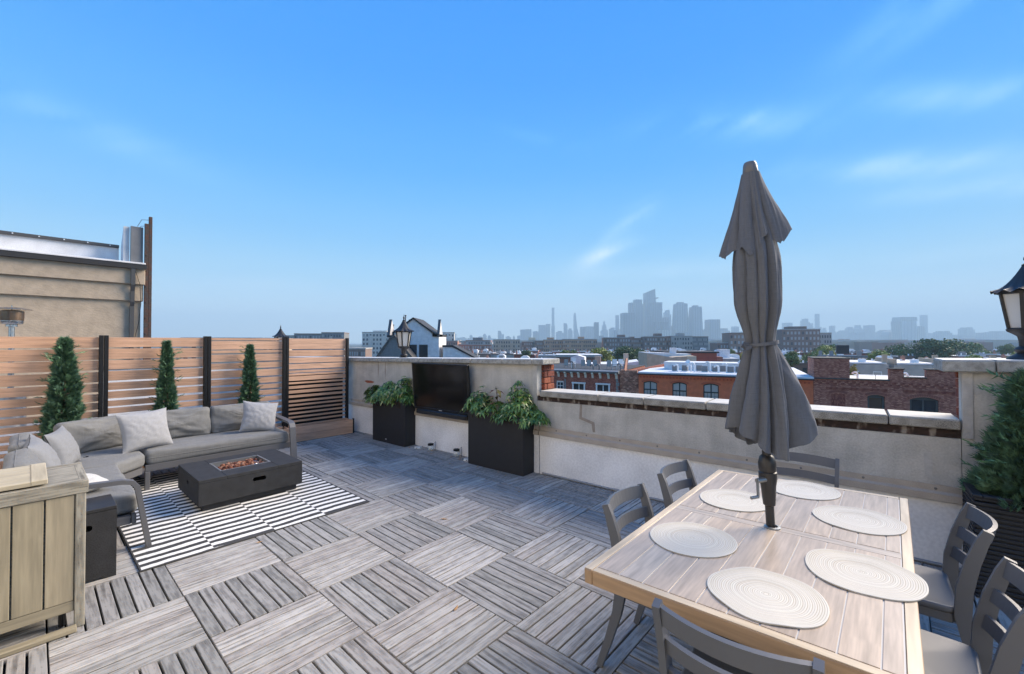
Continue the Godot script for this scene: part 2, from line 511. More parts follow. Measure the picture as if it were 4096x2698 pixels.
	M.dark_stone = mat(lin(0.10, 0.10, 0.09), 0.9, T.concrete, 0.7, true)
	M.cream = mat(lin(0.70, 0.66, 0.54), 0.7)
	M.trim_white = mat(lin(0.76, 0.75, 0.70), 0.6)
	M.green_frame = mat(lin(0.022, 0.038, 0.038), 0.5)
	M.grey_frame = mat(lin(0.075, 0.078, 0.072), 0.6)
	M.pane = mat(lin(0.035, 0.040, 0.045), 0.08)
	M.pane_blind = mat(lin(0.36, 0.39, 0.38), 0.35)
	M.pane_brown = mat(lin(0.10, 0.065, 0.045), 0.15)
	M.pane_far = mat(lin(0.06, 0.065, 0.07), 0.3)
	M.pane_pale = mat(lin(0.36, 0.36, 0.34), 0.4)
	M.unit = mat(lin(0.24, 0.25, 0.26), 0.6)
	M.white_metal = mat(lin(0.78, 0.78, 0.76), 0.5)
	M.walls = {}
	var paints := {"tan": [0.55, 0.43, 0.31], "brown": [0.33, 0.225, 0.17], "orange": [0.62, 0.36, 0.22], "dark": [0.26, 0.18, 0.145], "grey": [0.44, 0.42, 0.38], "white": [0.72, 0.68, 0.60], "red": [0.34, 0.095, 0.065], "brick": [0.42, 0.19, 0.13], "slate": [0.24, 0.24, 0.235], "cream": [0.68, 0.59, 0.43]}
	for k in paints:
		var c: Array = paints[k]
		M.walls[k] = mat(lin(c[0], c[1], c[2]), 0.9, T.stucco, 0.12, true)
	M.towers = []
	for c in [[0.14, 0.18, 0.22], [0.24, 0.27, 0.30], [0.09, 0.12, 0.16], [0.42, 0.42, 0.40], [0.52, 0.49, 0.41]]: M.towers.append(mat(lin(c[0], c[1], c[2]), 0.5, T.glassy, 0.02, true))
	M.far_hill = mat(lin(0.10, 0.12, 0.12), 0.95)

func rug_texture(fine: PackedByteArray, g2: PackedByteArray) -> ImageTexture:
	# four columns along u, 40 stripes along v, every second column shifted by half a period
	var f := FastNoiseLite.new()
	f.seed = 8; f.frequency = 0.006
	return tex(512, 1024, func(i: int):
		var x := i % 512
		var y := i / 512
		var k := x / 128
		var yy := y + f.get_noise_2d(x, y) * 7.0 + (20.5 if k % 2 else 0.0)
		var n := fine[(y % 512) * 512 + x] / 255.0
		var w := g2[(y % 512) * 512 + x] / 255.0
		if fmod(yy + 410.0, 41.0) < 20.5: return Color(0.90, 0.89, 0.86) * (0.94 + 0.1 * n)
		return Color(0.20, 0.20, 0.20) * (0.6 + 0.5 * n + 0.5 * w))
# ---------------------------------------------------------------- terrace: deck, parapet, fence
func make_deck():
	var deck := struct("deck", Vector3.ZERO, TURN)
	bpart("deck_base", Vector3(0.6, -0.07, -1.6), Vector3(12.4, 0.04, 12.6), M.deck_under, deck)
	var pitch := 0.61
	var wu := at_wall(0, 0)                                  # the parapet line in the deck frame, to cut tiles against
	var inv := Basis(Vector3.UP, -TURN)
	var p0: Vector3 = inv * wu
	var p1: Vector3 = inv * at_wall(14, 0)
	var nrm: Vector3 = inv * (at_wall(0, 1) - at_wall(0, 0))
	var shapes := []
	for k in 6:
		var b := MB.new()
		b.o = Vector2(k * 0.37, k * 0.083)
		b.box(Vector3.ZERO, Vector3(0.604, 0.03, 0.0655), 0.0022)
		shapes.append(b.mesh())
	var tiles := []
	for i in range(-8, 10):
		for j in range(-8, 8):
			var c := Vector3(0.6935 + (i + 0.5) * pitch, 0, -3.5068 + (j + 0.5) * pitch)
			var dist := (c - p0).dot(nrm)
			if dist < -0.42 or c.z < -8.0: continue
			var w := Basis(Vector3.UP, TURN) * c
			# rank by how large it shows in the view: only what lies in front of the camera and inside the lens
			var depth := -w.z
			var seen := depth > 0.9 and absf(w.x) < depth * 1.25 + 0.5 and depth > 1.9
			tiles.append([depth if seen else depth + 100.0 + absf(w.x), i, j, c, dist])
	tiles.sort_custom(func(a, b): return a[0] < b[0])
	var rest := []
	for k in M.slats.size(): rest.append(MB.new())
	var made := 0
	for t in tiles:
		var along_u: bool = posmod(t[1] + t[2], 2) == 1
		var c: Vector3 = t[3]
		var jit := Vector3(rng.randf_range(-0.002, 0.002), rng.randf_range(-0.0025, 0.0015), rng.randf_range(-0.002, 0.002))
		var turn := rng.randf_range(-0.004, 0.004) + (0.0 if along_u else PI / 2)
		var whole: bool = t[4] > 0.44
		var own: bool = whole and made < 37 and t[0] < 50
		var tile: Node3D = null
		if own:
			made += 1
			tile = Node3D.new()
			tile.name = "deck_tile"
			deck.add_child(tile, true)
			tile.position = c + jit + Vector3(0, -0.015, 0); tile.rotation.y = turn
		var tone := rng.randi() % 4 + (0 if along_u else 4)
		for s in 8:
			var z := (s - 3.5) * 0.07625
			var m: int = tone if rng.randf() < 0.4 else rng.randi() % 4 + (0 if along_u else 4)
			if own:
				part("slat", shapes[rng.randi() % 6], M.slats[m], tile, Vector3(0, rng.randf_range(-0.0008, 0.0008), z), Vector3(0, PI if rng.randf() < 0.5 else 0.0, 0))
				continue
			var b: MB = rest[m]
			b.o = Vector2(rng.randf() * 3, rng.randf() * 3)
			var xf := Transform3D(Basis(Vector3.UP, turn), c + jit + Vector3(0, -0.015, 0))
			if whole:
				b.x = xf
				b.box(Vector3(0, 0, z), Vector3(0.604, 0.03, 0.0655), 0.0022)
				continue
			var poly := PackedVector2Array()
			for q in [[-1, -1], [1, -1], [1, 1], [-1, 1]]:
				var p: Vector3 = xf * Vector3(q[0] * 0.302, 0, z + q[1] * 0.0328)
				poly.push_back(Vector2(p.x, -p.z))
			var keep := PackedVector2Array()
			for q in [p0 + nrm * 0.012, p1 + nrm * 0.012, p1 + nrm * 6.0, p0 + nrm * 6.0]: keep.push_back(Vector2(q.x, -q.z))
			keep[0] += (keep[0] - keep[1]).normalized() * 8; keep[3] += (keep[3] - keep[2]).normalized() * 8
			b.x = Transform3D(Basis(Vector3.RIGHT, -PI / 2), Vector3(0, -0.03, 0))
			for r in Geometry2D.intersect_polygons(poly, keep):
				if r.size() >= 3: b.prism(r, 0, 0.03)
	for k in rest.size():
		if rest[k].v.size(): tag(part("slats", rest[k], M.slats[k], deck), "", "", "", "stuff")

func coping(parent, s0: float, s1: float, y0: float, y1: float, thick: float, n0: float, n1: float, m, top, joints: Array):
	# a row of coping stones from s0 to s1; the top edge runs from y0 to y1; a thin paler layer lies on top
	var e := [s0]
	for j in joints:
		if j > s0 + 0.05 and j < s1 - 0.05: e.append(j)
	e.append(s1)
	for k in e.size() - 1:
		var a: float = e[k] + (0.004 if k else 0.0)
		var z: float = e[k + 1] - 0.004
		var b := MB.new()
		b.o = Vector2(rng.randf(), rng.randf())
		b.box(Vector3.ZERO, Vector3(z - a, thick, n0 - n1), 0.008)
		var mid := (a + z) / 2
		var st := part("coping_stone", b, m, parent, Vector3(mid, lerpf(y0, y1, (mid - s0) / (s1 - s0)) - thick / 2, (n0 + n1) / 2), Vector3(0, 0, atan((y1 - y0) / (s1 - s0))))
		bpart("top_layer", Vector3(0, thick / 2 + 0.002, 0), Vector3(z - a - 0.012, 0.004, n0 - n1 - 0.018), top, st)

func bricks(parent, xf: Transform3D, w: float, courses: int, ch: float, half_first := false):
	# a stack of courses in the plane x (0..w), y up from 0, z proud
	var meshes := {}
	for k in courses:
		var cut := [0.0, w * 0.32, w] if (k % 2 == 0) != half_first else [0.0, w * 0.66, w]
		for q in 2:
			var a: float = cut[q]
			var z: float = cut[q + 1]
			var key := "%.3f" % (z - a)
			if not meshes.has(key):
				var b := MB.new()
				b.box(Vector3.ZERO, Vector3(z - a - 0.011, ch - 0.011, 0.09), 0.004)
				meshes[key] = b.mesh()
			var o := part("brick", meshes[key], M.bricks[rng.randi() % 4], parent)
			o.transform = xf * Transform3D(Basis(Vector3.UP, rng.randf_range(-0.012, 0.012)), Vector3((a + z) / 2, (k + 0.5) * ch, -0.045 + rng.randf_range(-0.004, 0.004)))

func make_walls():
	var at := at_wall(0, 0)
	# --- tall parapet, s -5 .. 4.2, its top rises gently
	var t := thing("parapet_wall", "tall grey stucco parapet wall with concrete coping behind the television", "wall", at, WALL_TURN)
	var b := MB.new()
	b.prism(PackedVector2Array([Vector2(-5.5, -12), Vector2(4.19, -12), Vector2(4.19, 1.383), Vector2(-5.5, 1.225)]), -0.3, -0.1)
	part("wall_core", b, M.mortar, t)
	b = MB.new()
	b.prism(PackedVector2Array([Vector2(-5.5, 0.5), Vector2(4.203, 0.5), Vector2(4.203, 1.384), Vector2(-5.5, 1.226)]), -0.099, 0.0)
	part("stucco_face", b, M.stucco, t)
	coping(t, -5.5, 4.34, 1.29, 1.452, 0.066, 0.06, -0.34, M.coping, M.coping_top, [-4.3, -3.7, -3.1, -2.5, -1.9, -1.3, -0.7, -0.35, 0.225, 0.77, 1.344, 1.901, 2.479, 3.067, 3.66, 4.159])
	bpart("corner_strip", Vector3(4.17, 0.985, 0.004), Vector3(0.07, 0.77, 0.01), M.patch, t, 0.003)
	bricks(t, Transform3D(Basis(Vector3.UP, PI / 2), Vector3(4.246, 1.045, -0.1)), 0.245, 4, 0.083)
	base_trim(t, -5.4, 4.24, 0.0)
	# a spot where the render has come off and red brick shows; two stains
	b = MB.new()
	b.prism(PackedVector2Array([Vector2(0.29, 0.955), Vector2(0.38, 0.925), Vector2(0.55, 0.93), Vector2(0.61, 0.955), Vector2(0.5, 0.972), Vector2(0.36, 0.97)]), 0.0, 0.004)
	part("bare_brick", b, M.bricks[2], t)
	for s in [0.72, 0.93]:
		b = MB.new()
		b.prism(PackedVector2Array([Vector2(s, 1.32), Vector2(s + 0.012, 1.32), Vector2(s + 0.018, 1.16), Vector2(s + 0.008, 1.02), Vector2(s - 0.004, 1.15)]), 0.0, 0.002)
		part("stain", b, M.stain, t)
	# --- low parapet, s 4.2 .. 8.0
	var l := thing("parapet_wall", "low grey stucco parapet wall with pale coping in front of the red brick street", "wall", at, WALL_TURN)
	b = MB.new()
	b.prism(PackedVector2Array([Vector2(4.25, -12), Vector2(8.03, -12), Vector2(8.03, 0.94), Vector2(4.25, 0.92)]), -0.3, -0.1)
	part("wall_core", b, M.mortar, l)
	b = MB.new()
	b.prism(PackedVector2Array([Vector2(4.208, 0.5), Vector2(8.0, 0.5), Vector2(8.0, 0.957), Vector2(4.208, 0.92)]), -0.099, 0.0)
	part("stucco_face", b, M.stucco, l)
	b = MB.new()
	b.prism(PackedVector2Array([Vector2(4.208, 0.922), Vector2(8.0, 0.959), Vector2(8.0, 1.03), Vector2(4.208, 0.985)]), -0.099, -0.012)
	part("brick_band", b, M.band, l)
	coping(l, 4.27, 8.0, 1.05, 1.098, 0.072, 0.035, -0.34, M.coping_low, M.coping_top_low, [5.08, 5.62, 6.25, 7.0, 7.6])
	base_trim(l, 4.252, 8.0, 0.0)
	b = MB.new()                                            # crack patched in another render, and a loose flake
	b.prism(PackedVector2Array([Vector2(4.83, 0.93), Vector2(4.86, 0.93), Vector2(4.855, 0.78), Vector2(5.02, 0.735), Vector2(5.03, 0.62), Vector2(5.0, 0.62), Vector2(4.985, 0.71), Vector2(4.82, 0.755)]), 0.0, 0.003)
	part("patch", b, M.stain, l)
	b = MB.new()
	b.prism(PackedVector2Array([Vector2(7.80, 0.83), Vector2(7.845, 0.835), Vector2(7.85, 0.74), Vector2(7.845, 0.66), Vector2(7.93, 0.615), Vector2(7.96, 0.60), Vector2(7.87, 0.605), Vector2(7.805, 0.665), Vector2(7.80, 0.75)]), 0.0, 0.004)
	part("patch", b, M.patch, l)
	# --- pier at the right-hand end
	var p := thing("wall_pier", "stucco wall pier with speckled concrete coping and exposed brick end", "wall", at, WALL_TURN)
	b = MB.new()
	b.prism(PackedVector2Array([Vector2(8.11, -12), Vector2(12.0, -12), Vector2(12.0, 1.5), Vector2(8.11, 1.46)]), -0.3, -0.1)
	part("wall_core", b, M.mortar, p)
	b = MB.new()
	b.prism(PackedVector2Array([Vector2(8.004, 0.0), Vector2(12.0, 0.0), Vector2(12.0, 1.52), Vector2(8.004, 1.458)]), -0.099, 0.0)
	part("stucco_face", b, M.stucco, p)
	bpart("corner_strip", Vector3(8.035, 1.21, 0.006), Vector3(0.058, 0.49, 0.012), M.patch, p, 0.003)
	coping(p, 7.9, 12.0, 1.535, 1.60, 0.085, 0.06, -0.42, M.coping, M.coping_top, [8.17, 8.85, 9.4, 10.0, 10.7])
	bricks(p, Transform3D(Basis(Vector3.UP, -PI / 2), Vector3(8.02, 1.085, -0.36)), 0.255, 5, 0.075)
	b = MB.new()
	b.prism(PackedVector2Array([Vector2(8.06, 1.455), Vector2(8.16, 1.457), Vector2(8.13, 1.40), Vector2(8.10, 1.37), Vector2(8.12, 1.33), Vector2(8.08, 1.28), Vector2(8.062, 1.30)]), 0.0, 0.003)
	part("patch", b, M.patch, p)
	# --- pipe along the foot of the wall
	var c := thing("conduit", "thin grey electrical conduit along the foot of the low wall", "pipe", at_wall(0, 0.025, 0.016), WALL_TURN)
	b = MB.new()
	b.tube([Vector3(4.3, 0, 0), Vector3(8.6, 0, 0)], [0.012], 8)
	part("pipe", b, M.conduit, c)
	for s in [4.75, 5.28, 7.62]:
		b = MB.new()
		b.tube([Vector3(s, 0, 0), Vector3(s + 0.05, 0, 0)], [0.016], 8)
		part("coupling", b, M.conduit, c)

func base_trim(t, s0: float, s1: float, _n: float):
	# smooth white base board with a folded metal flashing screwed on above it
	bpart("base_panel", Vector3((s0 + s1) / 2, 0.235, -0.02), Vector3(s1 - s0, 0.51, 0.06), M.panel, t)
	var b := MB.new()
	b.x = Transform3D(Basis(Vector3.UP, PI / 2), Vector3(s0, 0, 0))
	b.prism(PackedVector2Array([Vector2(0.0, 0.60), Vector2(-0.012, 0.60), Vector2(-0.014, 0.555), Vector2(-0.034, 0.54), Vector2(-0.036, 0.49), Vector2(-0.012, 0.482), Vector2(0.0, 0.482)]), 0, s1 - s0)
	part("flashing", b, M.flashing, t)
	var h := MB.new()
	h.lathe([Vector2(0.0095, 0), Vector2(0.0095, 0.003), Vector2(0.006, 0.006), Vector2(0.0, 0.007)], 10)
	var hm := h.mesh()
	var k := s0 + 0.25
	while k < s1:
		part("screw", hm, M.bolt, t, Vector3(k, 0.573, 0.012), Vector3(PI / 2, 0, 0))
		k += 0.42

func make_fence():
	var V0 := -7.72
	var f := thing("slat_fence", "cedar coloured horizontal slat privacy fence with black posts behind the sofa", "fence", at_deck(0, V0), TURN)
	var posts := [-1.62, -0.48, 0.65, 1.78, 2.891, 3.987]
	var pb := MB.new()
	pb.box(Vector3(-0.024, 0, 0), Vector3(0.042, 1.78, 0.07), 0.003)
	pb.box(Vector3(0.024, 0, 0), Vector3(0.042, 1.78, 0.07), 0.003)
	var single := MB.new()
	single.box(Vector3.ZERO, Vector3(0.04, 1.76, 0.07), 0.003)
	for k in posts.size(): part("post", pb if k < 5 else single, M.black_metal, f, Vector3(posts[k], 0.87, 0.02))
	var heights := [0.135, 0.135, 0.125, 0.125, 0.105, 0.10, 0.085, 0.075, 0.07, 0.065, 0.06, 0.06]
	for k in posts.size() - 1:
		var a: float = posts[k] + 0.046
		var z: float = posts[k + 1] - (0.046 if k < 4 else 0.02)
		var y := 1.735
		var i := 0
		if k == 3: y = 1.735
		while y > 0.22:
			var h: float
			var gap: float
			if k == 4:
				h = [0.185, 0.11, 0.095, 0.09, 0.04, 0.035, 0.075, 0.03, 0.045, 0.05, 0.04, 0.035, 0.03][mini(i, 12)]
				gap = [0.016, 0.018, 0.016, 0.02, 0.014, 0.014, 0.026, 0.035, 0.03, 0.034, 0.045, 0.035, 0.04][mini(i, 12)]
			else:
				h = heights[mini(i, 11)] + rng.randf_range(-0.012, 0.012)
				gap = lerpf(0.014, 0.034, i / 13.0) + rng.randf_range(-0.006, 0.008)
				if k == 3 and i == 0: h = 0.035
				elif k == 3 and i == 2: h = 0.045
			if k == 0: h += 0.01
			var b := MB.new()
			b.o = Vector2(rng.randf() * 4, rng.randf() * 4)
			# one board; wide ones carry a shadow groove, as the moulded boards do
			if h > 0.09:
				b.box(Vector3(0, h * 0.27, 0), Vector3(z - a, h * 0.46 - 0.001, 0.018), 0.0015)
				b.box(Vector3(0, -h * 0.23, 0), Vector3(z - a, h * 0.54 - 0.001, 0.018), 0.0015)
			else:
				b.box(Vector3.ZERO, Vector3(z - a, h, 0.018), 0.0015)
			part("slat", b, M.fence[rng.randi() % 3], f, Vector3((a + z) / 2, y - h / 2, 0.0), Vector3(0, 0, rng.randf_range(-0.002, 0.002)))
			y -= h + gap
			i += 1
	bpart("backing_panel", Vector3(3.44, 0.66, -0.07), Vector3(1.02, 0.92, 0.012), M.black_metal, f)
	# planter troughs along the foot of the fence
	for k in posts.size() - 1:
		if k == 0: continue
		var last := k == 4
		var tr := thing("planter_trough", "cedar coloured planter trough beneath the rightmost fence panel" if last else ["", "cedar planter trough behind the sofa under the tallest conifer", "cedar planter trough behind the sofa under the middle conifer", "cedar planter trough behind the sofa under the conifer by the last wide panel"][k], "planter", at_deck(0, 0), TURN, "fence planter troughs")
		var a: float = posts[k] + 0.03
		var z: float = posts[k + 1] - 0.01
		for q in 2:
			var b := MB.new()
			b.o = Vector2(rng.randf() * 4, rng.randf() * 4)
			b.box(Vector3.ZERO, Vector3(z - a, 0.122, 0.02), 0.002)
			part("front_board", b, M.fence[(k + q) % 3], tr, Vector3((a + z) / 2, 0.066 + q * 0.125, -7.456))
		for e in [a - 0.012, z + 0.012]: bpart("corner_post", Vector3(e, 0.135, -7.456), Vector3(0.026, 0.27, 0.03), M.black_metal, tr, 0.002)
		bpart("back_board", Vector3((a + z) / 2, 0.13, -7.68), Vector3(z - a, 0.25, 0.02), M.fence[k % 3], tr, 0.002)
		for e in [a + 0.013, z - 0.013]: bpart("end_board", Vector3(e, 0.13, -7.568), Vector3(0.02, 0.24, 0.2), M.fence[(k + 1) % 3], tr, 0.002)
		bpart("soil", Vector3((a + z) / 2, 0.11, -7.568), Vector3(z - a - 0.05, 0.2, 0.2), M.soil, tr)
# ---------------------------------------------------------------- soft shapes
func rounded(pts: Array, r: float, step := 0.04) -> PackedVector2Array:
	var out := PackedVector2Array()
	var n := pts.size()
	for k in n:
		var p: Vector2 = pts[k]
		var a: Vector2 = (pts[(k - 1 + n) % n] - p).normalized()
		var b: Vector2 = (pts[(k + 1) % n] - p).normalized()
		var half := a.angle_to(b) / 2.0
		var d := r / maxf(absf(tan(half)), 0.2)
		for i in 6:
			var t := i / 5.0
			out.push_back((p + a * d).lerp(p, t).lerp(p.lerp(p + b * d, t), t))
		var e0 := p + b * d
		var q: Vector2 = pts[(k + 1) % n]
		var c2: Vector2 = (p - q).normalized()
		var b2: Vector2 = (pts[(k + 2) % n] - q).normalized()
		var d2 := r / maxf(absf(tan(c2.angle_to(b2) / 2.0)), 0.2)
		var e1 := q + c2 * d2
		var m := int((e1 - e0).length() / step)
		for i in range(1, m): out.push_back(e0.lerp(e1, float(i) / m))
	return out
func cushion(pts: Array, h: float, r: float, puff: float, wr := 0.0, seed := 1, corner := 0.05) -> MB:
	# a padded slab: outline in x/z, from y 0 to h, rolled edges of radius r, crowned by puff, with shallow wrinkles
	var o := rounded(pts, corner)
	var c := Vector2.ZERO
	for p in o: c += p / o.size()
	var area := 0.0
	for k in o.size(): area += o[k].cross(o[(k + 1) % o.size()])
	if area > 0: o.reverse()
	var rows := []
	for k in 7: rows.append([0.0 if k == 0 else r, 0.0, k / 6.0, 0])
	for k in range(1, 6): rows.append([r * (1 - sin(k / 5.0 * PI / 2)), r * (1 - cos(k / 5.0 * PI / 2)), 1.0, 0])
	for k in range(1, 4): rows.append([0.0, lerpf(r, h - r, k / 3.0), 1.0, 0])
	for k in range(1, 6): rows.append([r * (1 - cos(k / 5.0 * PI / 2)), h - r + r * sin(k / 5.0 * PI / 2), 1.0, 1])
	for k in range(1, 11): rows.append([r, h, 1.0 - k / 10.0, 1])
	var f := FastNoiseLite.new()
	f.seed = seed; f.frequency = 3.2; f.fractal_octaves = 3
	var b := MB.new()
	b.grid(o.size(), rows.size() - 1, func(u: float, v: float):
		var i := int(round(u * o.size())) % o.size()
		var row: Array = rows[int(round(v * (rows.size() - 1)))]
		var d: Vector2 = o[i] - c
		var p: Vector2 = c + d * (1.0 - row[0] / maxf(d.length(), 0.01)) * row[2]
		var y: float = row[1]
		if row[3] == 1 and row[2] <= 1.0: y += puff * (1.0 - row[2] * row[2]) 
		var w := f.get_noise_3d(p.x * 1.0, y * 3.0, p.y * 3.0) * wr
		return Vector3(p.x + w * 0.5 * d.normalized().x, y + (w if row[3] == 1 else 0.0), p.y + w * 0.5 * d.normalized().y), true)
	return b
func piping(o: Node, pts: Array, y: float):
	# the sewn seam round the middle of a cushion's edge
	var path := []
	for p in rounded(pts, 0.05, 0.1): path.append(Vector3(p.x, y, p.y))
	path.append(path[0])
	var b := MB.new()
	b.tube(path, [0.0045], 5, false)
	part("piping", b, M.cushion, o)
func pillow_mesh(w: float, hgt: float, t: float, seed: int) -> MB:
	var f := FastNoiseLite.new()
	f.seed = seed; f.frequency = 1.6; f.fractal_octaves = 3
	var b := MB.new()
	for side in [1.0, -1.0]:
		b.grid(26, 26, func(u: float, v: float):
			var x: float = (u * 2 - 1) * side
			var y: float = v * 2 - 1
			var px: float = x * (1 - 0.09 * (1 - y * y) * x * x)
			var py: float = y * (1 - 0.09 * (1 - x * x) * y * y)
			var d: float = pow(maxf(0.0, (1 - x * x)), 0.55) * pow(maxf(0.0, (1 - y * y)), 0.55)
			var ripple: float = 0.10 * f.get_noise_2d(px * 2.2 + side * 9, py * 2.2) * (0.25 + d)
			var fold: float = 0.05 * sin(atan2(py, px) * 13.0) * clampf(maxf(absf(x), absf(y)) - 0.55, 0, 1) * 2.0 * d
			return Vector3(px * w / 2, py * hgt / 2, side * t / 2 * (d + ripple + fold) + side * 0.002))
	return b
func pillow(label: String, at: Vector3, w: float, hgt: float, t: float, m, turn: float, lean: float, roll: float, seed: int):
	var o := thing("throw_pillow", label, "pillow", at)
	o.basis = Basis(Vector3.UP, turn) * Basis(Vector3.RIGHT, lean)
	var p := part("cover", pillow_mesh(w, hgt, t, seed), m, o, Vector3(0, hgt / 2, 0), Vector3(0, 0, roll))
	p.rotation.z = roll

# ---------------------------------------------------------------- lounge corner
func make_sofa():
	var s := thing("sectional_sofa", "grey cushioned corner sectional sofa with charcoal metal frame along the fence", "sofa", Vector3.ZERO, TURN)
	var fr = M.sofa_frame
	# right run
	var b := MB.new()
	b.box(Vector3(1.66, 0.25, -6.295), Vector3(1.56, 0.075, 0.03), 0.004)
	b.box(Vector3(1.66, 0.25, -7.0), Vector3(1.56, 0.075, 0.03), 0.004)
	b.box(Vector3(1.66, 0.268, -6.65), Vector3(1.56, 0.02, 0.68), 0.0)
	part("seat_frame", b, fr, s)
	for q in [[0.9, -6.29], [0.9, -7.0]]: bpart("leg", Vector3(q[0], 0.106, q[1]), Vector3(0.045, 0.212, 0.05), fr, s, 0.004)
	b = MB.new()
	b.bar([Vector3(2.44, 0.60, -7.16), Vector3(2.44, 0.575, -6.75), Vector3(2.44, 0.555, -6.32), Vector3(2.44, 0.535, -6.262), Vector3(2.44, 0.49, -6.235), Vector3(2.44, 0.0, -6.175)], [0.075], 0.03, Vector3.RIGHT)
	part("armrest", b, fr, s)
	bpart("leg", Vector3(2.44, 0.33, -7.12), Vector3(0.06, 0.56, 0.035), fr, s, 0.004)
	b = MB.new()
	b.box(Vector3(1.66, 0.60, -7.15), Vector3(1.52, 0.05, 0.03), 0.004)
	b.box(Vector3(1.66, 0.42, -7.10), Vector3(1.52, 0.05, 0.03), 0.004)
	for u in [0.92, 1.66, 2.38]: b.box(Vector3(u, 0.45, -7.12), Vector3(0.04, 0.33, 0.025), 0.003)
	part("back_frame", b, fr, s)
	piping(part("seat_cushion", cushion([Vector2(0.885, -6.27), Vector2(2.42, -6.27), Vector2(2.42, -7.02), Vector2(0.885, -7.02)], 0.15, 0.045, 0.012, 0.012, 3), M.cushion, s, Vector3(0, 0.285, 0)), [Vector2(0.885, -6.27), Vector2(2.42, -6.27), Vector2(2.42, -7.02), Vector2(0.885, -7.02)], 0.075)
	# corner wedge
	var wedge := [Vector2(0.61, -5.945), Vector2(0.868, -6.215), Vector2(0.868, -7.0), Vector2(0.55, -7.16), Vector2(-0.1, -6.6), Vector2(-0.1, -5.945)]
	part("corner_cushion", cushion(wedge, 0.145, 0.045, 0.01, 0.01, 4), M.cushion, s, Vector3(0, 0.287, 0))
	b = MB.new()
	b.x = Transform3D(Basis(Vector3.RIGHT, PI / 2), Vector3(0, 0.28, 0))
	b.prism(PackedVector2Array([Vector2(0.595, -5.96), Vector2(0.85, -6.23), Vector2(0.85, -6.98), Vector2(0.5, -7.1), Vector2(-0.05, -6.6), Vector2(-0.05, -5.96)]), 0, 0.07)
	part("corner_frame", b, fr, s)
	for q in [[0.6, -5.99], [0.82, -6.9], [0.0, -6.55]]: bpart("leg", Vector3(q[0], 0.105, q[1]), Vector3(0.045, 0.21, 0.045), fr, s, 0.004)
	# left run, towards the camera
	b = MB.new()
	b.box(Vector3(0.575, 0.25, -5.25), Vector3(0.03, 0.075, 1.36), 0.004)
	b.box(Vector3(-0.1, 0.25, -5.25), Vector3(0.03, 0.075, 1.36), 0.004)
	b.box(Vector3(0.24, 0.268, -5.25), Vector3(0.66, 0.02, 1.34), 0.0)
	b.box(Vector3(0.24, 0.24, -4.6), Vector3(0.64, 0.06, 0.03), 0.004)
	part("seat_frame", b, fr, s)
	part("seat_cushion", cushion([Vector2(0.61, -5.93), Vector2(0.61, -4.61), Vector2(-0.12, -4.61), Vector2(-0.12, -5.93)], 0.15, 0.045, 0.012, 0.012, 5), M.cushion, s, Vector3(0, 0.285, 0))
	b = MB.new()
	b.bar([Vector3(-0.2, 0.605, -4.565), Vector3(0.2, 0.585, -4.565), Vector3(0.5, 0.565, -4.565), Vector3(0.56, 0.548, -4.565), Vector3(0.592, 0.505, -4.565), Vector3(0.668, 0.0, -4.565)], [0.06], 0.034, Vector3.BACK)
	part("armrest", b, fr, s)
	bpart("leg", Vector3(-0.18, 0.31, -4.565), Vector3(0.035, 0.58, 0.05), fr, s, 0.004)
	b = MB.new()
	b.box(Vector3(-0.22, 0.60, -5.3), Vector3(0.03, 0.05, 1.4), 0.004)
	b.box(Vector3(-0.18, 0.42, -5.3), Vector3(0.03, 0.05, 1.4), 0.004)
	for v in [-4.66, -5.3, -5.98]: b.box(Vector3(-0.2, 0.45, v), Vector3(0.025, 0.33, 0.04), 0.003)
	part("back_frame", b, fr, s)
	# back cushions: width, foot (u, v), turn, lean
	for q in [[0.745, 1.275, -6.90, 0.0, 11], [0.76, 2.025, -6.90, 0.0, 12], [0.72, 0.56, -6.83, 0.42, 13], [0.74, 0.045, -5.99, PI / 2, 14], [0.74, 0.035, -5.02, PI / 2, 15]]:
		var w: float = q[0] / 2
		var c := cushion([Vector2(-w, 0), Vector2(-w, -0.375), Vector2(w, -0.375), Vector2(w, 0)], 0.15, 0.06, 0.045, 0.022, q[4], 0.055)
		var o := part("back_cushion", c, M.cushion, s)
		# the slab lies flat: stand it up (its crown faces forwards), then lean it back
		piping(o, [Vector2(-w, 0), Vector2(-w, -0.375), Vector2(w, -0.375), Vector2(w, 0)], 0.075)
		o.transform = Transform3D(Basis(Vector3.UP, q[3]), Vector3(q[1], 0.425, q[2])) * Transform3D(Basis(Vector3.RIGHT, -0.24), Vector3.ZERO) * Transform3D(Basis(Vector3.RIGHT, PI / 2), Vector3(0, 0, -0.08))

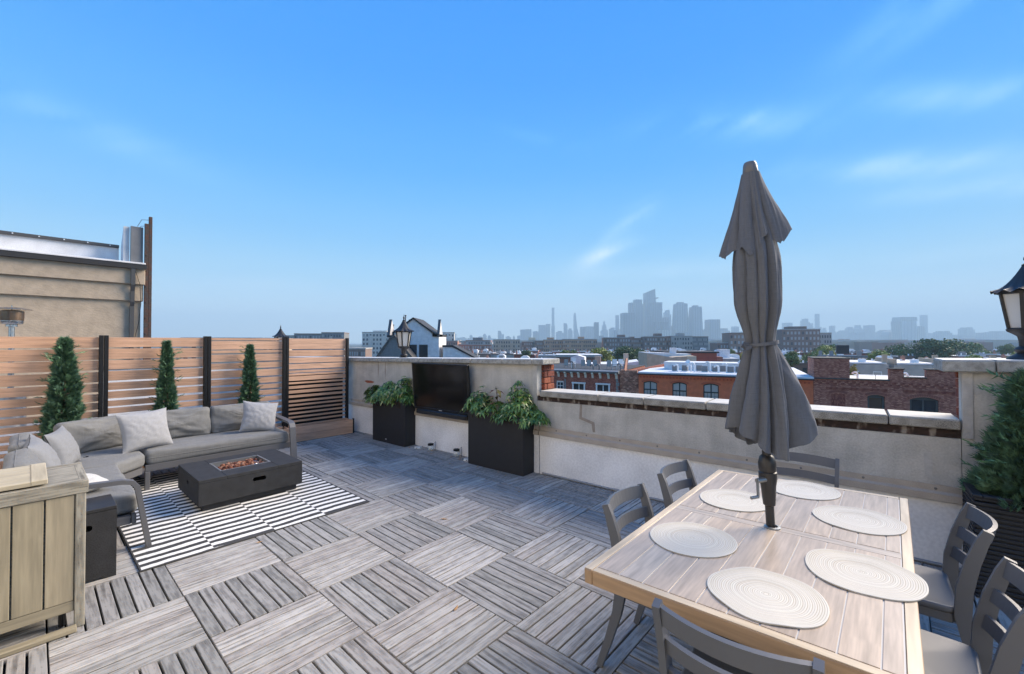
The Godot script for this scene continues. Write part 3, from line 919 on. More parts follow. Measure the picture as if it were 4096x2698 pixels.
func make_lounge():
	make_sofa()
	pillow("pale grey woven throw pillow leaning on the sofa beside the corner cushion", at_deck(0.93, -6.44, 0.437), 0.50, 0.45, 0.16, M.pillow, TURN + 0.30, -0.30, 0.03, 21)
	pillow("pale grey woven throw pillow tilted against the sofa armrest by the last fence post", at_deck(2.13, -6.52, 0.44), 0.44, 0.42, 0.16, M.pillow, TURN - 0.12, -0.34, -0.16, 22)
	pillow("light grey throw pillow seen edge on in the sofa corner", at_deck(0.30, -6.10, 0.437), 0.44, 0.40, 0.16, M.pillow_grey, TURN + 1.25, -0.35, 0.05, 23)
	pillow("slouched grey throw pillow on the sofa behind the wooden storage box", at_deck(0.17, -5.60, 0.437), 0.48, 0.42, 0.18, M.pillow_grey, TURN + 1.5, -0.4, 0.1, 24)
	var wp := thing("throw_pillow", "white ribbed pillow lying on the sofa seat by the near armrest", "pillow", at_deck(0.24, -5.02, 0.50), TURN)
	part("cover", pillow_mesh(0.42, 0.42, 0.14, 25), M.pillow_white, wp, Vector3.ZERO, Vector3(-PI / 2, 0.2, 0))
	# --- rug
	var r := thing("rug", "black and white striped outdoor rug under the fire pit table", "rug", at_deck(1.463, -5.48, 0.0), TURN)
	var f := FastNoiseLite.new()
	f.seed = 5; f.frequency = 1.3
	var b := MB.new()
	# built top side up: rows run from the near edge to the far edge
	var rb := MB.new()
	rb.grid(48, 64, func(u: float, v: float): return Vector3((u - 0.5) * 1.815, 0.009 + 0.003 * f.get_noise_2d(u * 4, v * 4), (0.5 - v) * 2.76 + 0.006 * f.get_noise_2d(u * 2, 40)))
	part("pile", rb, M.rug, r)
	for e in [-1, 1]:
		bpart("binding", Vector3(e * 0.9075, 0.0055, 0), Vector3(0.014, 0.011, 2.775), M.rug_edge, r, 0.003)
		bpart("binding", Vector3(0, 0.0055, e * 1.383), Vector3(1.80, 0.011, 0.014), M.rug_edge, r, 0.003)
	# --- fire pit table
	var p := thing("fire_pit_table", "low charcoal concrete fire pit table standing on the striped rug", "fire pit", at_deck(1.588, -5.45, 0.011), TURN)
	var w := 0.972
	var d := 0.85
	bpart("plinth", Vector3(0, 0.035, 0), Vector3(w - 0.09, 0.07, d - 0.09), M.side_table, p, 0.004)
	# body with slots, built from slabs so that the slots are real holes
	b = MB.new()
	var o := [Vector2(-0.25, -0.22), Vector2(0.235, 0.20)]      # tray opening in local x / z
	b.box(Vector3((-w / 2 + o[0].x) / 2, 0.297, 0), Vector3(o[0].x + w / 2, 0.035, d), 0.003)
	b.box(Vector3((w / 2 + o[1].x) / 2, 0.297, 0), Vector3(w / 2 - o[1].x, 0.035, d), 0.003)
	b.box(Vector3((o[0].x + o[1].x) / 2, 0.297, (-d / 2 + o[0].y) / 2), Vector3(o[1].x - o[0].x, 0.035, o[0].y + d / 2), 0.003)
	b.box(Vector3((o[0].x + o[1].x) / 2, 0.297, (d / 2 + o[1].y) / 2), Vector3(o[1].x - o[0].x, 0.035, d / 2 - o[1].y), 0.003)
	part("table_top", b, M.pit, p)
	var slot := func(cx: float, cy: float, sw: float, sh: float) -> PackedVector2Array:
		var s := PackedVector2Array()
		for k in 16:
			var a := TAU * k / 16.0
			s.push_back(Vector2(cx + (sw / 2 - sh / 2) * signf(cos(a) + 0.0001) + cos(a) * sh / 2, cy + sin(a) * sh / 2))
		return s
	for side in 4:
		var len := w if side % 2 == 0 else d
		b = MB.new()
		var half := len / 2
		var rect := PackedVector2Array([Vector2(-half, 0.065), Vector2(half, 0.065), Vector2(half, 0.2795), Vector2(-half, 0.2795)])
		var sw := 0.13 if side % 2 == 0 else 0.075
		var hole: PackedVector2Array = slot.call(0.05 if side % 2 == 0 else 0.0, 0.215, sw, 0.045)
		# cut the wall in two halves round the slot
		for hs in [0, 1]:
			var cut := PackedVector2Array([Vector2(-half, 0.065) if hs == 0 else Vector2(0.05 if side % 2 == 0 else 0.0, 0.065), Vector2(0.05 if side % 2 == 0 else 0.0, 0.065) if hs == 0 else Vector2(half, 0.065), Vector2(0.05 if side % 2 == 0 else 0.0, 0.2795) if hs == 0 else Vector2(half, 0.2795), Vector2(-half, 0.2795) if hs == 0 else Vector2(0.05 if side % 2 == 0 else 0.0, 0.2795)])
			for q in Geometry2D.clip_polygons(cut, hole): b.prism(q, -0.025, 0.0)
		part("side_panel", b, M.pit, p, Vector3(0, 0, d / 2) if side == 0 else Vector3(-w / 2, 0, 0) if side == 1 else Vector3(0, 0, -d / 2) if side == 2 else Vector3(w / 2, 0, 0), Vector3(0, [0, -PI / 2, PI, PI / 2][side], 0))
	b = MB.new()
	var oc = (o[0] + o[1]) / 2.0
	var os: Vector2 = o[1] - o[0]
	for e in [-1, 1]:
		b.box(Vector3(oc.x + e * (os.x / 2 - 0.008), 0.29, oc.y), Vector3(0.016, 0.054, os.y), 0.0)
		b.box(Vector3(oc.x, 0.29, oc.y + e * (os.y / 2 - 0.008)), Vector3(os.x - 0.034, 0.054, 0.016), 0.0)
	b.box(Vector3(oc.x, 0.262, oc.y), Vector3(os.x - 0.034, 0.004, os.y - 0.034), 0.0)
	part("burner_tray", b, M.tray, p)
	b = MB.new()
	var ring := []
	for k in 25: ring.append(Vector3(0.09 + 0.085 * cos(TAU * k / 24), 0.285, -0.01 + 0.085 * sin(TAU * k / 24)))
	b.tube(ring, [0.008], 6, false)
	part("burner_ring", b, M.steel, p)
	# --- lava rocks, each a lump of its own, heaped in the tray
	var lumps := []
	for k in 6:
		var q := MB.new()
		var fn := FastNoiseLite.new()
		fn.seed = 60 + k; fn.frequency = 0.9
		q.grid(10, 7, func(u: float, v: float):
			var dir := Vector3(sin(v * PI) * cos(u * TAU), cos(v * PI), sin(v * PI) * sin(u * TAU))
			return dir * (0.019 * (1.0 + 0.55 * fn.get_noise_3dv(dir * 1.4))) * Vector3(1.15, 0.8, 1.0), true)
		lumps.append(q.mesh())
	var base: Transform3D = p.transform
	for k in 150:
		var x := rng.randf_range(o[0].x + 0.035, o[1].x - 0.035)
		var z := rng.randf_range(o[0].y + 0.035, o[1].y - 0.035)
		var layer := 0.0 if k < 95 else 0.019
		if k >= 95:
			x = lerpf(x, oc.x - 0.03, 0.3); z = lerpf(z, oc.y, 0.35)
		var rk := part("lava_rock", lumps[rng.randi() % 6], M.rocks[rng.randi() % 4], self, base * Vector3(x, 0.279 + layer, z), Vector3(rng.randf() * 6, rng.randf() * 6, rng.randf() * 6))
		rk.scale = Vector3.ONE * rng.randf_range(0.75, 1.25)
		tag(rk, "rusty brown lava rock heaped in the fire pit tray", "rock", "lava rocks in the fire pit")
	# --- side table (tank cover)
	var st := thing("side_table", "black square side table with a handle slot beside the wooden storage box", "side table", at_deck(0.262, -4.343), TURN)
	bpart("table_top", Vector3(0, 0.4875, 0), Vector3(0.34, 0.025, 0.34), M.side_table, st, 0.003)
	for side in 4:
		b = MB.new()
		var hole: PackedVector2Array = slot.call(-0.02, 0.375, 0.13, 0.042)
		for hs in [-1, 1]:
			var cut := PackedVector2Array([Vector2(-0.17, 0.0), Vector2(-0.12, 0), Vector2(-0.11, 0.012), Vector2(-0.02, 0.012), Vector2(-0.02, 0.474), Vector2(-0.17, 0.474)]) if hs < 0 else PackedVector2Array([Vector2(-0.02, 0.012), Vector2(0.10, 0.012), Vector2(0.11, 0.0), Vector2(0.17, 0.0), Vector2(0.17, 0.474), Vector2(-0.02, 0.474)])
			for q in Geometry2D.clip_polygons(cut, hole): b.prism(q, -0.02, 0.0)
		part("side_panel", b, M.side_table, st, [Vector3(0, 0, 0.17), Vector3(-0.17, 0, 0), Vector3(0, 0, -0.17), Vector3(0.17, 0, 0)][side], Vector3(0, [0, -PI / 2, PI, PI / 2][side], 0))

func make_storage():
	var s := thing("storage_box", "weathered tan wooden deck storage box with vertical planks and a lid", "storage box", at_deck(-0.36, -3.861), TURN)
	var W := 1.19
	var D := 0.565
	bpart("inner_wall", Vector3(0, 0.44, 0), Vector3(W - 0.06, 0.68, D - 0.06), M.box_rail, s)
	for x in [-1, 1]:
		for z in [-1, 1]: bpart("leg", Vector3(x * (W / 2 - 0.022), 0.39, z * (D / 2 - 0.022)), Vector3(0.044, 0.78, 0.044), M.box_rail, s, 0.004, Vector2(rng.randf(), rng.randf()))
	for z in [-1, 1]:
		bpart("top_rail", Vector3(0, 0.815, z * (D / 2 - 0.02)), Vector3(W + 0.02, 0.075, 0.044), M.box_rail, s, 0.004, Vector2(rng.randf(), rng.randf()))
		bpart("bottom_rail", Vector3(0, 0.13, z * (D / 2 - 0.024)), Vector3(W - 0.09, 0.06, 0.03), M.box_wood[1], s, 0.003, Vector2(rng.randf(), rng.randf()))
		var x := W / 2 - 0.048
		var k := 0
		while x > -W / 2 + 0.09:
			var b := MB.new()
			b.o = Vector2(rng.randf() * 3, rng.randf() * 3)
			b.box(Vector3.ZERO, Vector3(0.114, 0.612, 0.018), 0.002)
			part("plank", b, M.box_wood[rng.randi() % 3], s, Vector3(x - 0.057, 0.469, z * (D / 2 - 0.016)))
			x -= 0.122
			k += 1
	for x in [-1, 1]:
		bpart("top_rail", Vector3(x * (W / 2 - 0.01), 0.815, 0), Vector3(0.04, 0.073, D - 0.09), M.box_rail, s, 0.004)
		bpart("bottom_rail", Vector3(x * (W / 2 - 0.02), 0.13, 0), Vector3(0.03, 0.06, D - 0.09), M.box_wood[0], s, 0.003)
		for k in 4:
			bpart("plank", Vector3(x * (W / 2 - 0.014), 0.469, (k - 1.5) * 0.119), Vector3(0.018, 0.612, 0.112), M.box_wood[rng.randi() % 3], s, 0.002)
	bpart("top_board", Vector3(0, 0.84, 0), Vector3(W - 0.03, 0.02, D - 0.1), M.box_rail, s, 0.002)
	var lid := Node3D.new()
	lid.name = "lid"
	s.add_child(lid)
	lid.position = Vector3(-0.07, 0.862, 0.012)
	for k in 5:
		bpart("lid_board", Vector3(-0.02, 0.012, (k - 2) * 0.101), Vector3(W - 0.22, 0.026, 0.0975), M.box_lid, lid, 0.003, Vector2(rng.randf() * 3, rng.randf() * 3))
	bpart("lid_cleat", Vector3(W / 2 - 0.118, 0.0145, 0), Vector3(0.066, 0.029, 0.506), M.box_lid, lid, 0.004, Vector2(0.3, 0.7))
	bpart("lid_cleat", Vector3(-W / 2 + 0.06, 0.018, 0), Vector3(0.066, 0.036, 0.508), M.box_lid, lid, 0.004, Vector2(0.5, 0.1))
	for x in [-1, 1]: bpart("caster", Vector3(x * (W / 2 - 0.09), 0.05, D / 2 - 0.09), Vector3(0.03, 0.1, 0.06), M.black_metal, s, 0.01)
	var pl := thing("wooden_board", "tan board lying on the deck in front of the storage box", "board", at_deck(-0.37, -3.548, 0.014), TURN)
	bpart("board", Vector3.ZERO, Vector3(1.14, 0.026, 0.055), M.box_wood[0], pl, 0.004)

# ---------------------------------------------------------------- planters, television, small things by the wall
func rounded_box_planter(called: String, label: String, s0: float, s1: float, n0: float, n1: float, h: float) -> Node3D:
	var p := thing(called, label, "planter", at_wall((s0 + s1) / 2, (n0 + n1) / 2), WALL_TURN)
	var w := s1 - s0
	var d := n1 - n0
	var o := rounded([Vector2(-w / 2, -d / 2), Vector2(w / 2, -d / 2), Vector2(w / 2, d / 2), Vector2(-w / 2, d / 2)], 0.012, 0.3)
	var b := MB.new()
	b.x = Transform3D(Basis(Vector3.RIGHT, -PI / 2), Vector3(0, 0, 0))
	b.prism(o, 0.0, h - 0.02, true)
	b.prism(rounded([Vector2(-w / 2 + 0.03, -d / 2 + 0.03), Vector2(w / 2 - 0.03, -d / 2 + 0.03), Vector2(w / 2 - 0.03, d / 2 - 0.03), Vector2(-w / 2 + 0.03, d / 2 - 0.03)], 0.01, 0.3), h - 0.12, h - 0.002, true)
	part("shell", b, M.planter, p)
	b = MB.new()
	for e in [-1, 1]:
		b.box(Vector3(e * (w / 2 - 0.016), h - 0.011, 0), Vector3(0.034, 0.022, d), 0.004)
		b.box(Vector3(0, h - 0.011, e * (d / 2 - 0.016)), Vector3(w - 0.07, 0.022, 0.034), 0.004)
	part("rim", b, M.planter, p)
	bpart("soil", Vector3(0, h - 0.09, 0), Vector3(w - 0.064, 0.06, d - 0.064), M.soil, p)
	bpart("base", Vector3(0, 0.012, 0), Vector3(w - 0.03, 0.024, d - 0.03), M.planter, p)
	return p

func palm_leaf(b: MB, at: Vector3, aim: Vector3, size: float, count: int):
	# one compound leaf: leaflets spread like fingers from the tip of a stalk, drooping
	var up := aim.normalized()
	var side := up.cross(Vector3(0.3, 1, 0.2)).normalized()
	var fwd := side.cross(up)
	for k in count:
		var a := TAU * (k + rng.randf_range(-0.2, 0.2)) / count
		var out := (side * cos(a) + fwd * sin(a)).normalized()
		var l := size * rng.randf_range(0.75, 1.1)
		var w := out.cross(up).normalized() * l * 0.165
		var p1 := at + out * l * 0.45 + up * l * 0.06
		var p2 := at + out * l * 0.95 - Vector3(0, l * rng.randf_range(0.15, 0.5), 0)
		b.col = Color(0.045, 0.105, 0.018).lerp(Color(0.25, 0.37, 0.085), pow(rng.randf(), 2.2))
		if rng.randf() < 0.06: b.col = Color(0.50, 0.46, 0.18)
		b.tri(at, p1 - w, p1 + w)
		b.tri(p1 - w, p2, p1 + w)
func shrub(called: String, label: String, at: Vector3, w: float, d: float, h: float, leaves: int, droop: float, seed: int):
	rng.seed = seed
	var o := thing(called, label, "plant", at, WALL_TURN)
	var st := MB.new()
	var lf := MB.new()
	lf.colored = true
	for k in leaves:
		var a := rng.randf() * TAU
		var r := sqrt(rng.randf())
		var root := Vector3(cos(a) * r * w * 0.35, 0, sin(a) * r * d * 0.3)
		var hump := 0.75 + 0.25 * sin(cos(a) * r * 5.0 + seed)
		var tip := Vector3(cos(a) * r * w / 2, h * hump * (1.0 - r * r * droop) * rng.randf_range(0.45, 1.0), sin(a) * r * d / 2)
		if k % 4 == 0: st.tube([root, root.lerp(tip, 0.5) + Vector3(0, h * 0.08, 0), tip], [0.006, 0.004, 0.002], 4, false)
		palm_leaf(lf, tip, Vector3(tip.x * 0.8, h * 0.7, tip.z * 0.8 + 0.05), rng.randf_range(0.066, 0.1), 7)
	part("stems", st, M.bark, o)
	tag(part("foliage", lf, M.leaf, o), "", "", "", "stuff")

func make_wall_things():
	var p := rounded_box_planter("planter_box", "tall black planter box left of the television with a small maker's plate", 0.90, 1.784, 0.008, 0.228, 0.70)
	bpart("plate", Vector3(-0.055, 0.06, 0.111), Vector3(0.034, 0.018, 0.003), M.print, p)
	rounded_box_planter("planter_box", "tall black planter box right of the television beside the brick wall end", 3.21, 4.165, 0.008, 0.25, 0.745)
	shrub("umbrella_plant", "spreading green umbrella plant in the planter left of the television", at_wall(1.10, 0.13, 0.60), 0.92, 0.48, 0.46, 300, 0.55, 31)
	shrub("umbrella_plant", "upright green umbrella plant beside the left edge of the television", at_wall(1.58, 0.13, 0.60), 0.5, 0.36, 0.55, 150, 0.35, 32)
	shrub("umbrella_plant", "bushy green umbrella plant overhanging the planter by the brick wall end", at_wall(4.02, 0.14, 0.64), 0.80, 0.48, 0.53, 320, 0.75, 33)
	shrub("umbrella_plant", "loose light green umbrella plant by the right edge of the television", at_wall(3.40, 0.14, 0.64), 0.66, 0.42, 0.44, 170, 0.5, 34)
	rng.seed = 35
	var cr := thing("croton", "croton with dark red and yellow veined leaves in the right planter", "plant", at_wall(3.66, 0.16, 0.66), WALL_TURN)
	var st := MB.new()
	st.tube([Vector3.ZERO, Vector3(0.02, 0.2, 0.0), Vector3(0.0, 0.42, 0.02)], [0.008, 0.006, 0.003], 5, false)
	part("stem", st, M.bark, cr)
	for k in 16:
		var lf := MB.new()
		lf.colored = true
		var a := rng.randf() * TAU
		var y := rng.randf_range(0.1, 0.4)
		var l := rng.randf_range(0.09, 0.17)
		var out := Vector3(cos(a), rng.randf_range(-0.5, 0.5), sin(a)).normalized()
		var w := out.cross(Vector3.UP).normalized() * l * 0.17
		lf.col = [Color(0.26, 0.05, 0.035), Color(0.12, 0.10, 0.03), Color(0.45, 0.30, 0.07), Color(0.20, 0.06, 0.03)][k % 4]
		var b0 := Vector3(0.015, y, 0.01)
		lf.tri(b0, b0 + out * l * 0.5 - w, b0 + out * l * 0.5 + w)
		lf.tri(b0 + out * l * 0.5 - w, b0 + out * l - Vector3(0, l * 0.2, 0), b0 + out * l * 0.5 + w)
		part("leaf", lf, M.leaf, cr)
	# --- television
	var tv := thing("television", "black flat screen television mounted on the parapet between the planters", "television", at_wall(2.49, 0.13, 0.98), WALL_TURN)
	tv.basis = Basis(Vector3.UP, WALL_TURN) * Basis(Vector3.RIGHT, 0.085)
	bpart("casing", Vector3(0, 0, -0.022), Vector3(1.235, 0.735, 0.045), M.bezel, tv, 0.006)
	bpart("screen", Vector3(0, 0.012, 0.0015), Vector3(1.19, 0.675, 0.004), M.screen, tv)
	var b := MB.new()
	for e in [-1, 1]:
		b.box(Vector3(e * 0.606, 0, 0.004), Vector3(0.022, 0.735, 0.008), 0.002)
		b.box(Vector3(0, 0.359 if e > 0 else -0.346, 0.004), Vector3(1.19, 0.017 if e > 0 else 0.042, 0.008), 0.002)
	part("bezel", b, M.bezel, tv)
	bpart("maker_plate", Vector3(0, -0.346, 0.0085), Vector3(0.07, 0.012, 0.001), M.print, tv)
	bpart("wall_bracket", Vector3(0, 0.03, -0.07), Vector3(0.4, 0.4, 0.06), M.black_metal, tv)
	var sb := thing("soundbar", "long black soundbar hung beneath the television", "soundbar", at_wall(2.52, 0.10, 0.585), WALL_TURN)
	bpart("body", Vector3.ZERO, Vector3(1.13, 0.07, 0.085), M.bezel, sb, 0.01)
	bpart("grille", Vector3(0, 0, 0.043), Vector3(1.06, 0.05, 0.003), M.planter, sb)
	bpart("bracket", Vector3(0, 0.0, -0.07), Vector3(0.3, 0.03, 0.06), M.black_metal, sb)
	# --- solar jar lights and puck lights on the deck
	for q in [[2.262, 0.10, "round glass solar jar light beside the planter left of the television"], [2.82, 0.09, "round glass solar jar light with a black lid beneath the soundbar"]]:
		var j := thing("solar_jar_light", q[2], "jar light", at_wall(q[0], q[1], 0.0), WALL_TURN)
		b = MB.new()
		b.lathe([Vector2(0.0, 0.003), Vector2(0.035, 0.003), Vector2(0.052, 0.022), Vector2(0.056, 0.045), Vector2(0.05, 0.07), Vector2(0.042, 0.082)], 20)
		part("glass", b, M.jar_glass, j)
		b = MB.new()
		b.lathe([Vector2(0.044, 0.078), Vector2(0.046, 0.082), Vector2(0.046, 0.102), Vector2(0.04, 0.107), Vector2(0.0, 0.108)], 20)
		part("lid", b, M.black_metal, j)
		b = MB.new()
		b.tube([Vector3(0.03, 0.10, -0.03), Vector3(0.055, 0.135, -0.05), Vector3(0.075, 0.06, -0.03), Vector3(0.10, 0.005, 0.0)], [0.003], 5)
		part("handle", b, M.black_metal, j)
	for q in [[2.0, 0.13, "flat round puck light on the deck beside the jar light"], [3.10, 0.14, "flat round puck light half hidden by the right planter"], [5.379, 0.115, "flat round puck light at the foot of the low wall behind the dining chairs"]]:
		var j := thing("puck_light", q[2], "puck light", at_wall(q[0], q[1], 0.0), WALL_TURN)
		b = MB.new()
		b.lathe([Vector2(0.064, 0.0), Vector2(0.066, 0.008), Vector2(0.06, 0.02), Vector2(0.046, 0.026), Vector2(0.044, 0.022), Vector2(0.0, 0.022)], 24)
		part("housing", b, M.white_plastic, j)
		b = MB.new()
		b.lathe([Vector2(0.043, 0.0225), Vector2(0.043, 0.0245), Vector2(0.0, 0.0255)], 24)
		part("lens", b, M.grout, j)
		for k in 6:
			var a := TAU * k / 6.0
			bpart("led_slot", Vector3(cos(a) * 0.0635, 0.014, sin(a) * 0.0635), Vector3(0.012, 0.009, 0.012), M.bezel, j)
	# --- fallen leaves
	rng.seed = 77
	for k in 26:
		var s := rng.randf_range(1.8, 4.0)
		var n := rng.randf_range(0.04, 0.5) * rng.randf() + 0.03
		if k > 20:
			s = rng.randf_range(3.0, 6.5); n = rng.randf_range(0.5, 3.2)
		b = MB.new()
		var l := rng.randf_range(0.018, 0.04)
		b.tri(Vector3(-l, 0.004, 0), Vector3(0, 0.001, l * 0.35), Vector3(l, 0.008, 0))
		b.tri(Vector3(-l, 0.004, 0), Vector3(l, 0.008, 0), Vector3(0, 0.002, -l * 0.35))
		tag(part("fallen_leaf", b, M.dry_leaf, self, at_wall(s, n, 0.003), Vector3(0, rng.randf() * TAU, 0)), "small dry leaf lying on the deck", "leaf", "fallen leaves on the deck")

func lantern_mesh(parent: Node3D):
	# six-sided post lantern, its base at y 0
	var b := MB.new()
	b.lathe([Vector2(0.105, 0.0), Vector2(0.10, 0.012), Vector2(0.075, 0.03), Vector2(0.052, 0.045), Vector2(0.06, 0.055), Vector2(0.066, 0.07), Vector2(0.058, 0.085), Vector2(0.042, 0.095), Vector2(0.042, 0.13), Vector2(0.05, 0.165), Vector2(0.075, 0.185), Vector2(0.098, 0.20), Vector2(0.104, 0.215), Vector2(0.09, 0.225), Vector2(0.0, 0.225)], 24)
	part("pedestal", b, M.lamp_iron, parent)
	var bot := 0.092
	var top := 0.132
	for k in 6:
		var a := TAU * k / 6.0 + 0.26
		var a2 := a + TAU / 6.0
		var p0 := Vector3(sin(a) * bot, 0.215, cos(a) * bot)
		var p1 := Vector3(sin(a) * top, 0.475, cos(a) * top)
		b = MB.new()
		b.bar([p0, p1], [0.02], 0.014, Vector3(cos(a), 0, -sin(a)))
		part("frame_bar", b, M.lamp_iron, parent)
		var q0 := Vector3(sin(a2) * bot, 0.225, cos(a2) * bot) * Vector3(0.95, 1, 0.95)
		var q1 := Vector3(sin(a2) * top, 0.47, cos(a2) * top) * Vector3(0.95, 1, 0.95)
		b = MB.new()
		b.quad(p0 * Vector3(0.95, 1, 0.95) + Vector3(0, 0.01, 0), q0, q1, p1 * Vector3(0.95, 1, 0.95))
		part("glass_pane", b, M.lamp_glass, parent)
	b = MB.new()
	b.lathe([Vector2(0.125, 0.465), Vector2(0.145, 0.47), Vector2(0.145, 0.485), Vector2(0.0, 0.49)], 6)
	part("collar", b, M.lamp_iron, parent)
	b = MB.new()
	b.grid(72, 10, func(u: float, v: float):
		var a: float = u * TAU + 0.26
		var k: float = absf(fposmod(u * 6.0, 1.0) - 0.5) * 2.0    # 1 on the ribs
		var r: float = lerpf(0.185, 0.022, pow(v, 0.55))
		r *= lerpf(0.90, 1.0, k * k)
		var y: float = 0.485 + 0.185 * v + (0.010 * cos(u * TAU * 12.0) * pow(1 - v, 6.0))
		return Vector3(sin(a) * r, y, cos(a) * r), true)
	part("roof", b, M.lamp_iron, parent)
	b = MB.new()
	b.lathe([Vector2(0.024, 0.665), Vector2(0.024, 0.675), Vector2(0.010, 0.685), Vector2(0.009, 0.70), Vector2(0.016, 0.71), Vector2(0.014, 0.725), Vector2(0.005, 0.745), Vector2(0.002, 0.775), Vector2(0.0, 0.78)], 12)
	part("finial", b, M.lamp_iron, parent)

func make_lanterns():
	for q in [[1.27, 1.378, "black six sided post lantern on the tall parapet in front of the white gabled house"], [8.355, 1.545, "large black post lantern with frosted panes on the pier coping"], [-3.55, 1.325, "black post lantern whose roof shows above the fence"]]:
		var l := thing("post_lantern", q[2], "lantern", at_wall(q[0], -0.14, q[1]), WALL_TURN + 0.4)
		lantern_mesh(l)
# ---------------------------------------------------------------- dining table, chairs, parasol
func make_table():
	var t := thing("dining_table", "wooden outdoor dining table with tiled plank top and honey coloured frame", "table", at_deck(2.425, -0.425), TURN)
	t.basis = Basis(Vector3.UP, TURN) * Basis(Vector3.RIGHT, -0.03)
	var L := 1.815
	var W := 1.01
	var top := 0.76
	# frame: apron boards with a paler strip on top
	for e in [-1, 1]:
		var s := bpart("frame_side", Vector3(0, top - 0.031, e * (W / 2 - 0.018)), Vector3(L, 0.058, 0.036), M.table_frame, t, 0.003, Vector2(e * 0.3, 0.2))
		bpart("pale_top", Vector3(0, 0.0305, 0), Vector3(L - 0.006, 0.003, 0.033), M.table_rim, s, 0.001, Vector2(e * 0.7, 0))
		var q := bpart("frame_end", Vector3(e * (L / 2 - 0.018), top - 0.031, 0), Vector3(0.036, 0.058, W - 0.074), M.table_frame, t, 0.003, Vector2(e * 0.5, 0.6))
		bpart("pale_top", Vector3(0, 0.0305, 0), Vector3(0.033, 0.003, W - 0.078), M.table_rim, q, 0.001, Vector2(e * 0.4, 0.3))
	bpart("grout_bed", Vector3(0, top - 0.012, 0), Vector3(L - 0.074, 0.02, W - 0.074), M.grout, t)
	var beam := 0.06
	var half := (L - 0.078 - beam) / 2 - 0.003
	var pw := (W - 0.078) / 9.5
	for e in [-1, 1]:
		var z := -(W - 0.078) / 2
		for k in 10:
			var w := pw if k < 9 else pw * 0.5
			if k == 0: w = pw
			var b := MB.new()
			b.o = Vector2(rng.randf() * 4, rng.randf() * 4)
			b.box(Vector3.ZERO, Vector3(half, 0.012, w - 0.005), 0.0008)
			part("plank", b, M.table_planks[rng.randi() % 4], t, Vector3(e * (beam / 2 + 0.003 + half / 2), top - 0.006 + 0.001, z + w / 2))
			z += w
	var b := MB.new()
	b.box(Vector3.ZERO, Vector3(beam - 0.002, 0.013, W - 0.079), 0.0008)
	part("centre_beam", b, M.table_planks[3], t, Vector3(0, top - 0.006, 0))
	# parasol collar
	b = MB.new()
	b.lathe([Vector2(0.024, top), Vector2(0.036, top), Vector2(0.036, top + 0.006), Vector2(0.024, top + 0.008), Vector2(0.0235, top)], 24)
	part("parasol_ring", b, M.tray, t)
	# black crossed trestles
	for e in [-1, 1]:
		b = MB.new()
		for s in [-1, 1]:
			b.bar([Vector3(e * 0.5, 0.02, s * 0.36), Vector3(e * 0.5 + s * 0.001, top - 0.075, -s * 0.36)], [0.06], 0.045, Vector3.RIGHT)
		part("trestle", b, M.black_metal, t)
		bpart("foot_rail", Vector3(e * 0.5, 0.03, 0), Vector3(0.065, 0.05, 0.86), M.black_metal, t, 0.003)
		bpart("top_rail", Vector3(e * 0.5, top - 0.076, 0), Vector3(0.065, 0.03, 0.86), M.black_metal, t, 0.003)
	b = MB.new()
	b.bar([Vector3(-0.5, 0.36, 0.03), Vector3(0.5, 0.36, 0.03)], [0.05], 0.04, Vector3.UP)
	part("stretcher", b, M.black_metal, t)
	# placemats: wound braid, each laid a little differently
	var spots := [[2.72, -0.69, "round white braided placemat at the far left seat by the parasol crank"], [3.158, -0.42, "round white braided placemat at the head of the table by the wall"], [2.054, -0.705, "round white braided placemat at the near left side seat"], [2.786, -0.14, "round white braided placemat at the far right side seat"], [1.755, -0.345, "round white braided placemat with wavy rim at the near end of the table"], [2.15, -0.095, "round white braided placemat overlapping the right edge of the table"]]
	for k in 6:
		var f := FastNoiseLite.new()
		f.seed = 90 + k; f.frequency = 0.7; f.fractal_octaves = 1
		var wavy: float = [0.004, 0.004, 0.007, 0.012, 0.016, 0.02][k]
		b = MB.new()
		var R := 0.187
		b.grid(72, 84, func(u: float, v: float):
			var a: float = -u * TAU
			var top_side: bool = v > 0.06
			var rr: float = (1.0 - (v - 0.06) / 0.94) if top_side else 1.0
			var d := Vector2(cos(a), sin(a))
			var r: float = R * rr * (1.0 + wavy * 2.0 * f.get_noise_2dv(d * 1.3))
			var y: float = (0.0045 + 0.0011 * absf(sin(rr * 27.0 * PI))) if top_side else 0.0004 + v / 0.06 * 0.004
			y += clampf(f.get_noise_2dv(d * 1.1 + Vector2(5, 5)), 0, 1) * wavy * 0.28 * rr * rr
			return Vector3(d.x * r, y, d.y * r), true)
		# uv.x must follow the radius for the ring print
		for i in b.t.size(): b.t[i] = Vector2(1.0 - clampf((b.t[i].y - 0.06) / 0.94, 0, 1), b.t[i].x)
		var inv := t.transform.affine_inverse() * at_deck(spots[k][0], spots[k][1], 0.76)
		var m := thing("placemat", spots[k][2], "placemat", t.transform * Vector3(inv.x, top + 0.0012, inv.z), 0.0)
		m.basis = t.basis * Basis(Vector3.UP, k * 1.3)
		part("braid", b, M.mat, m)

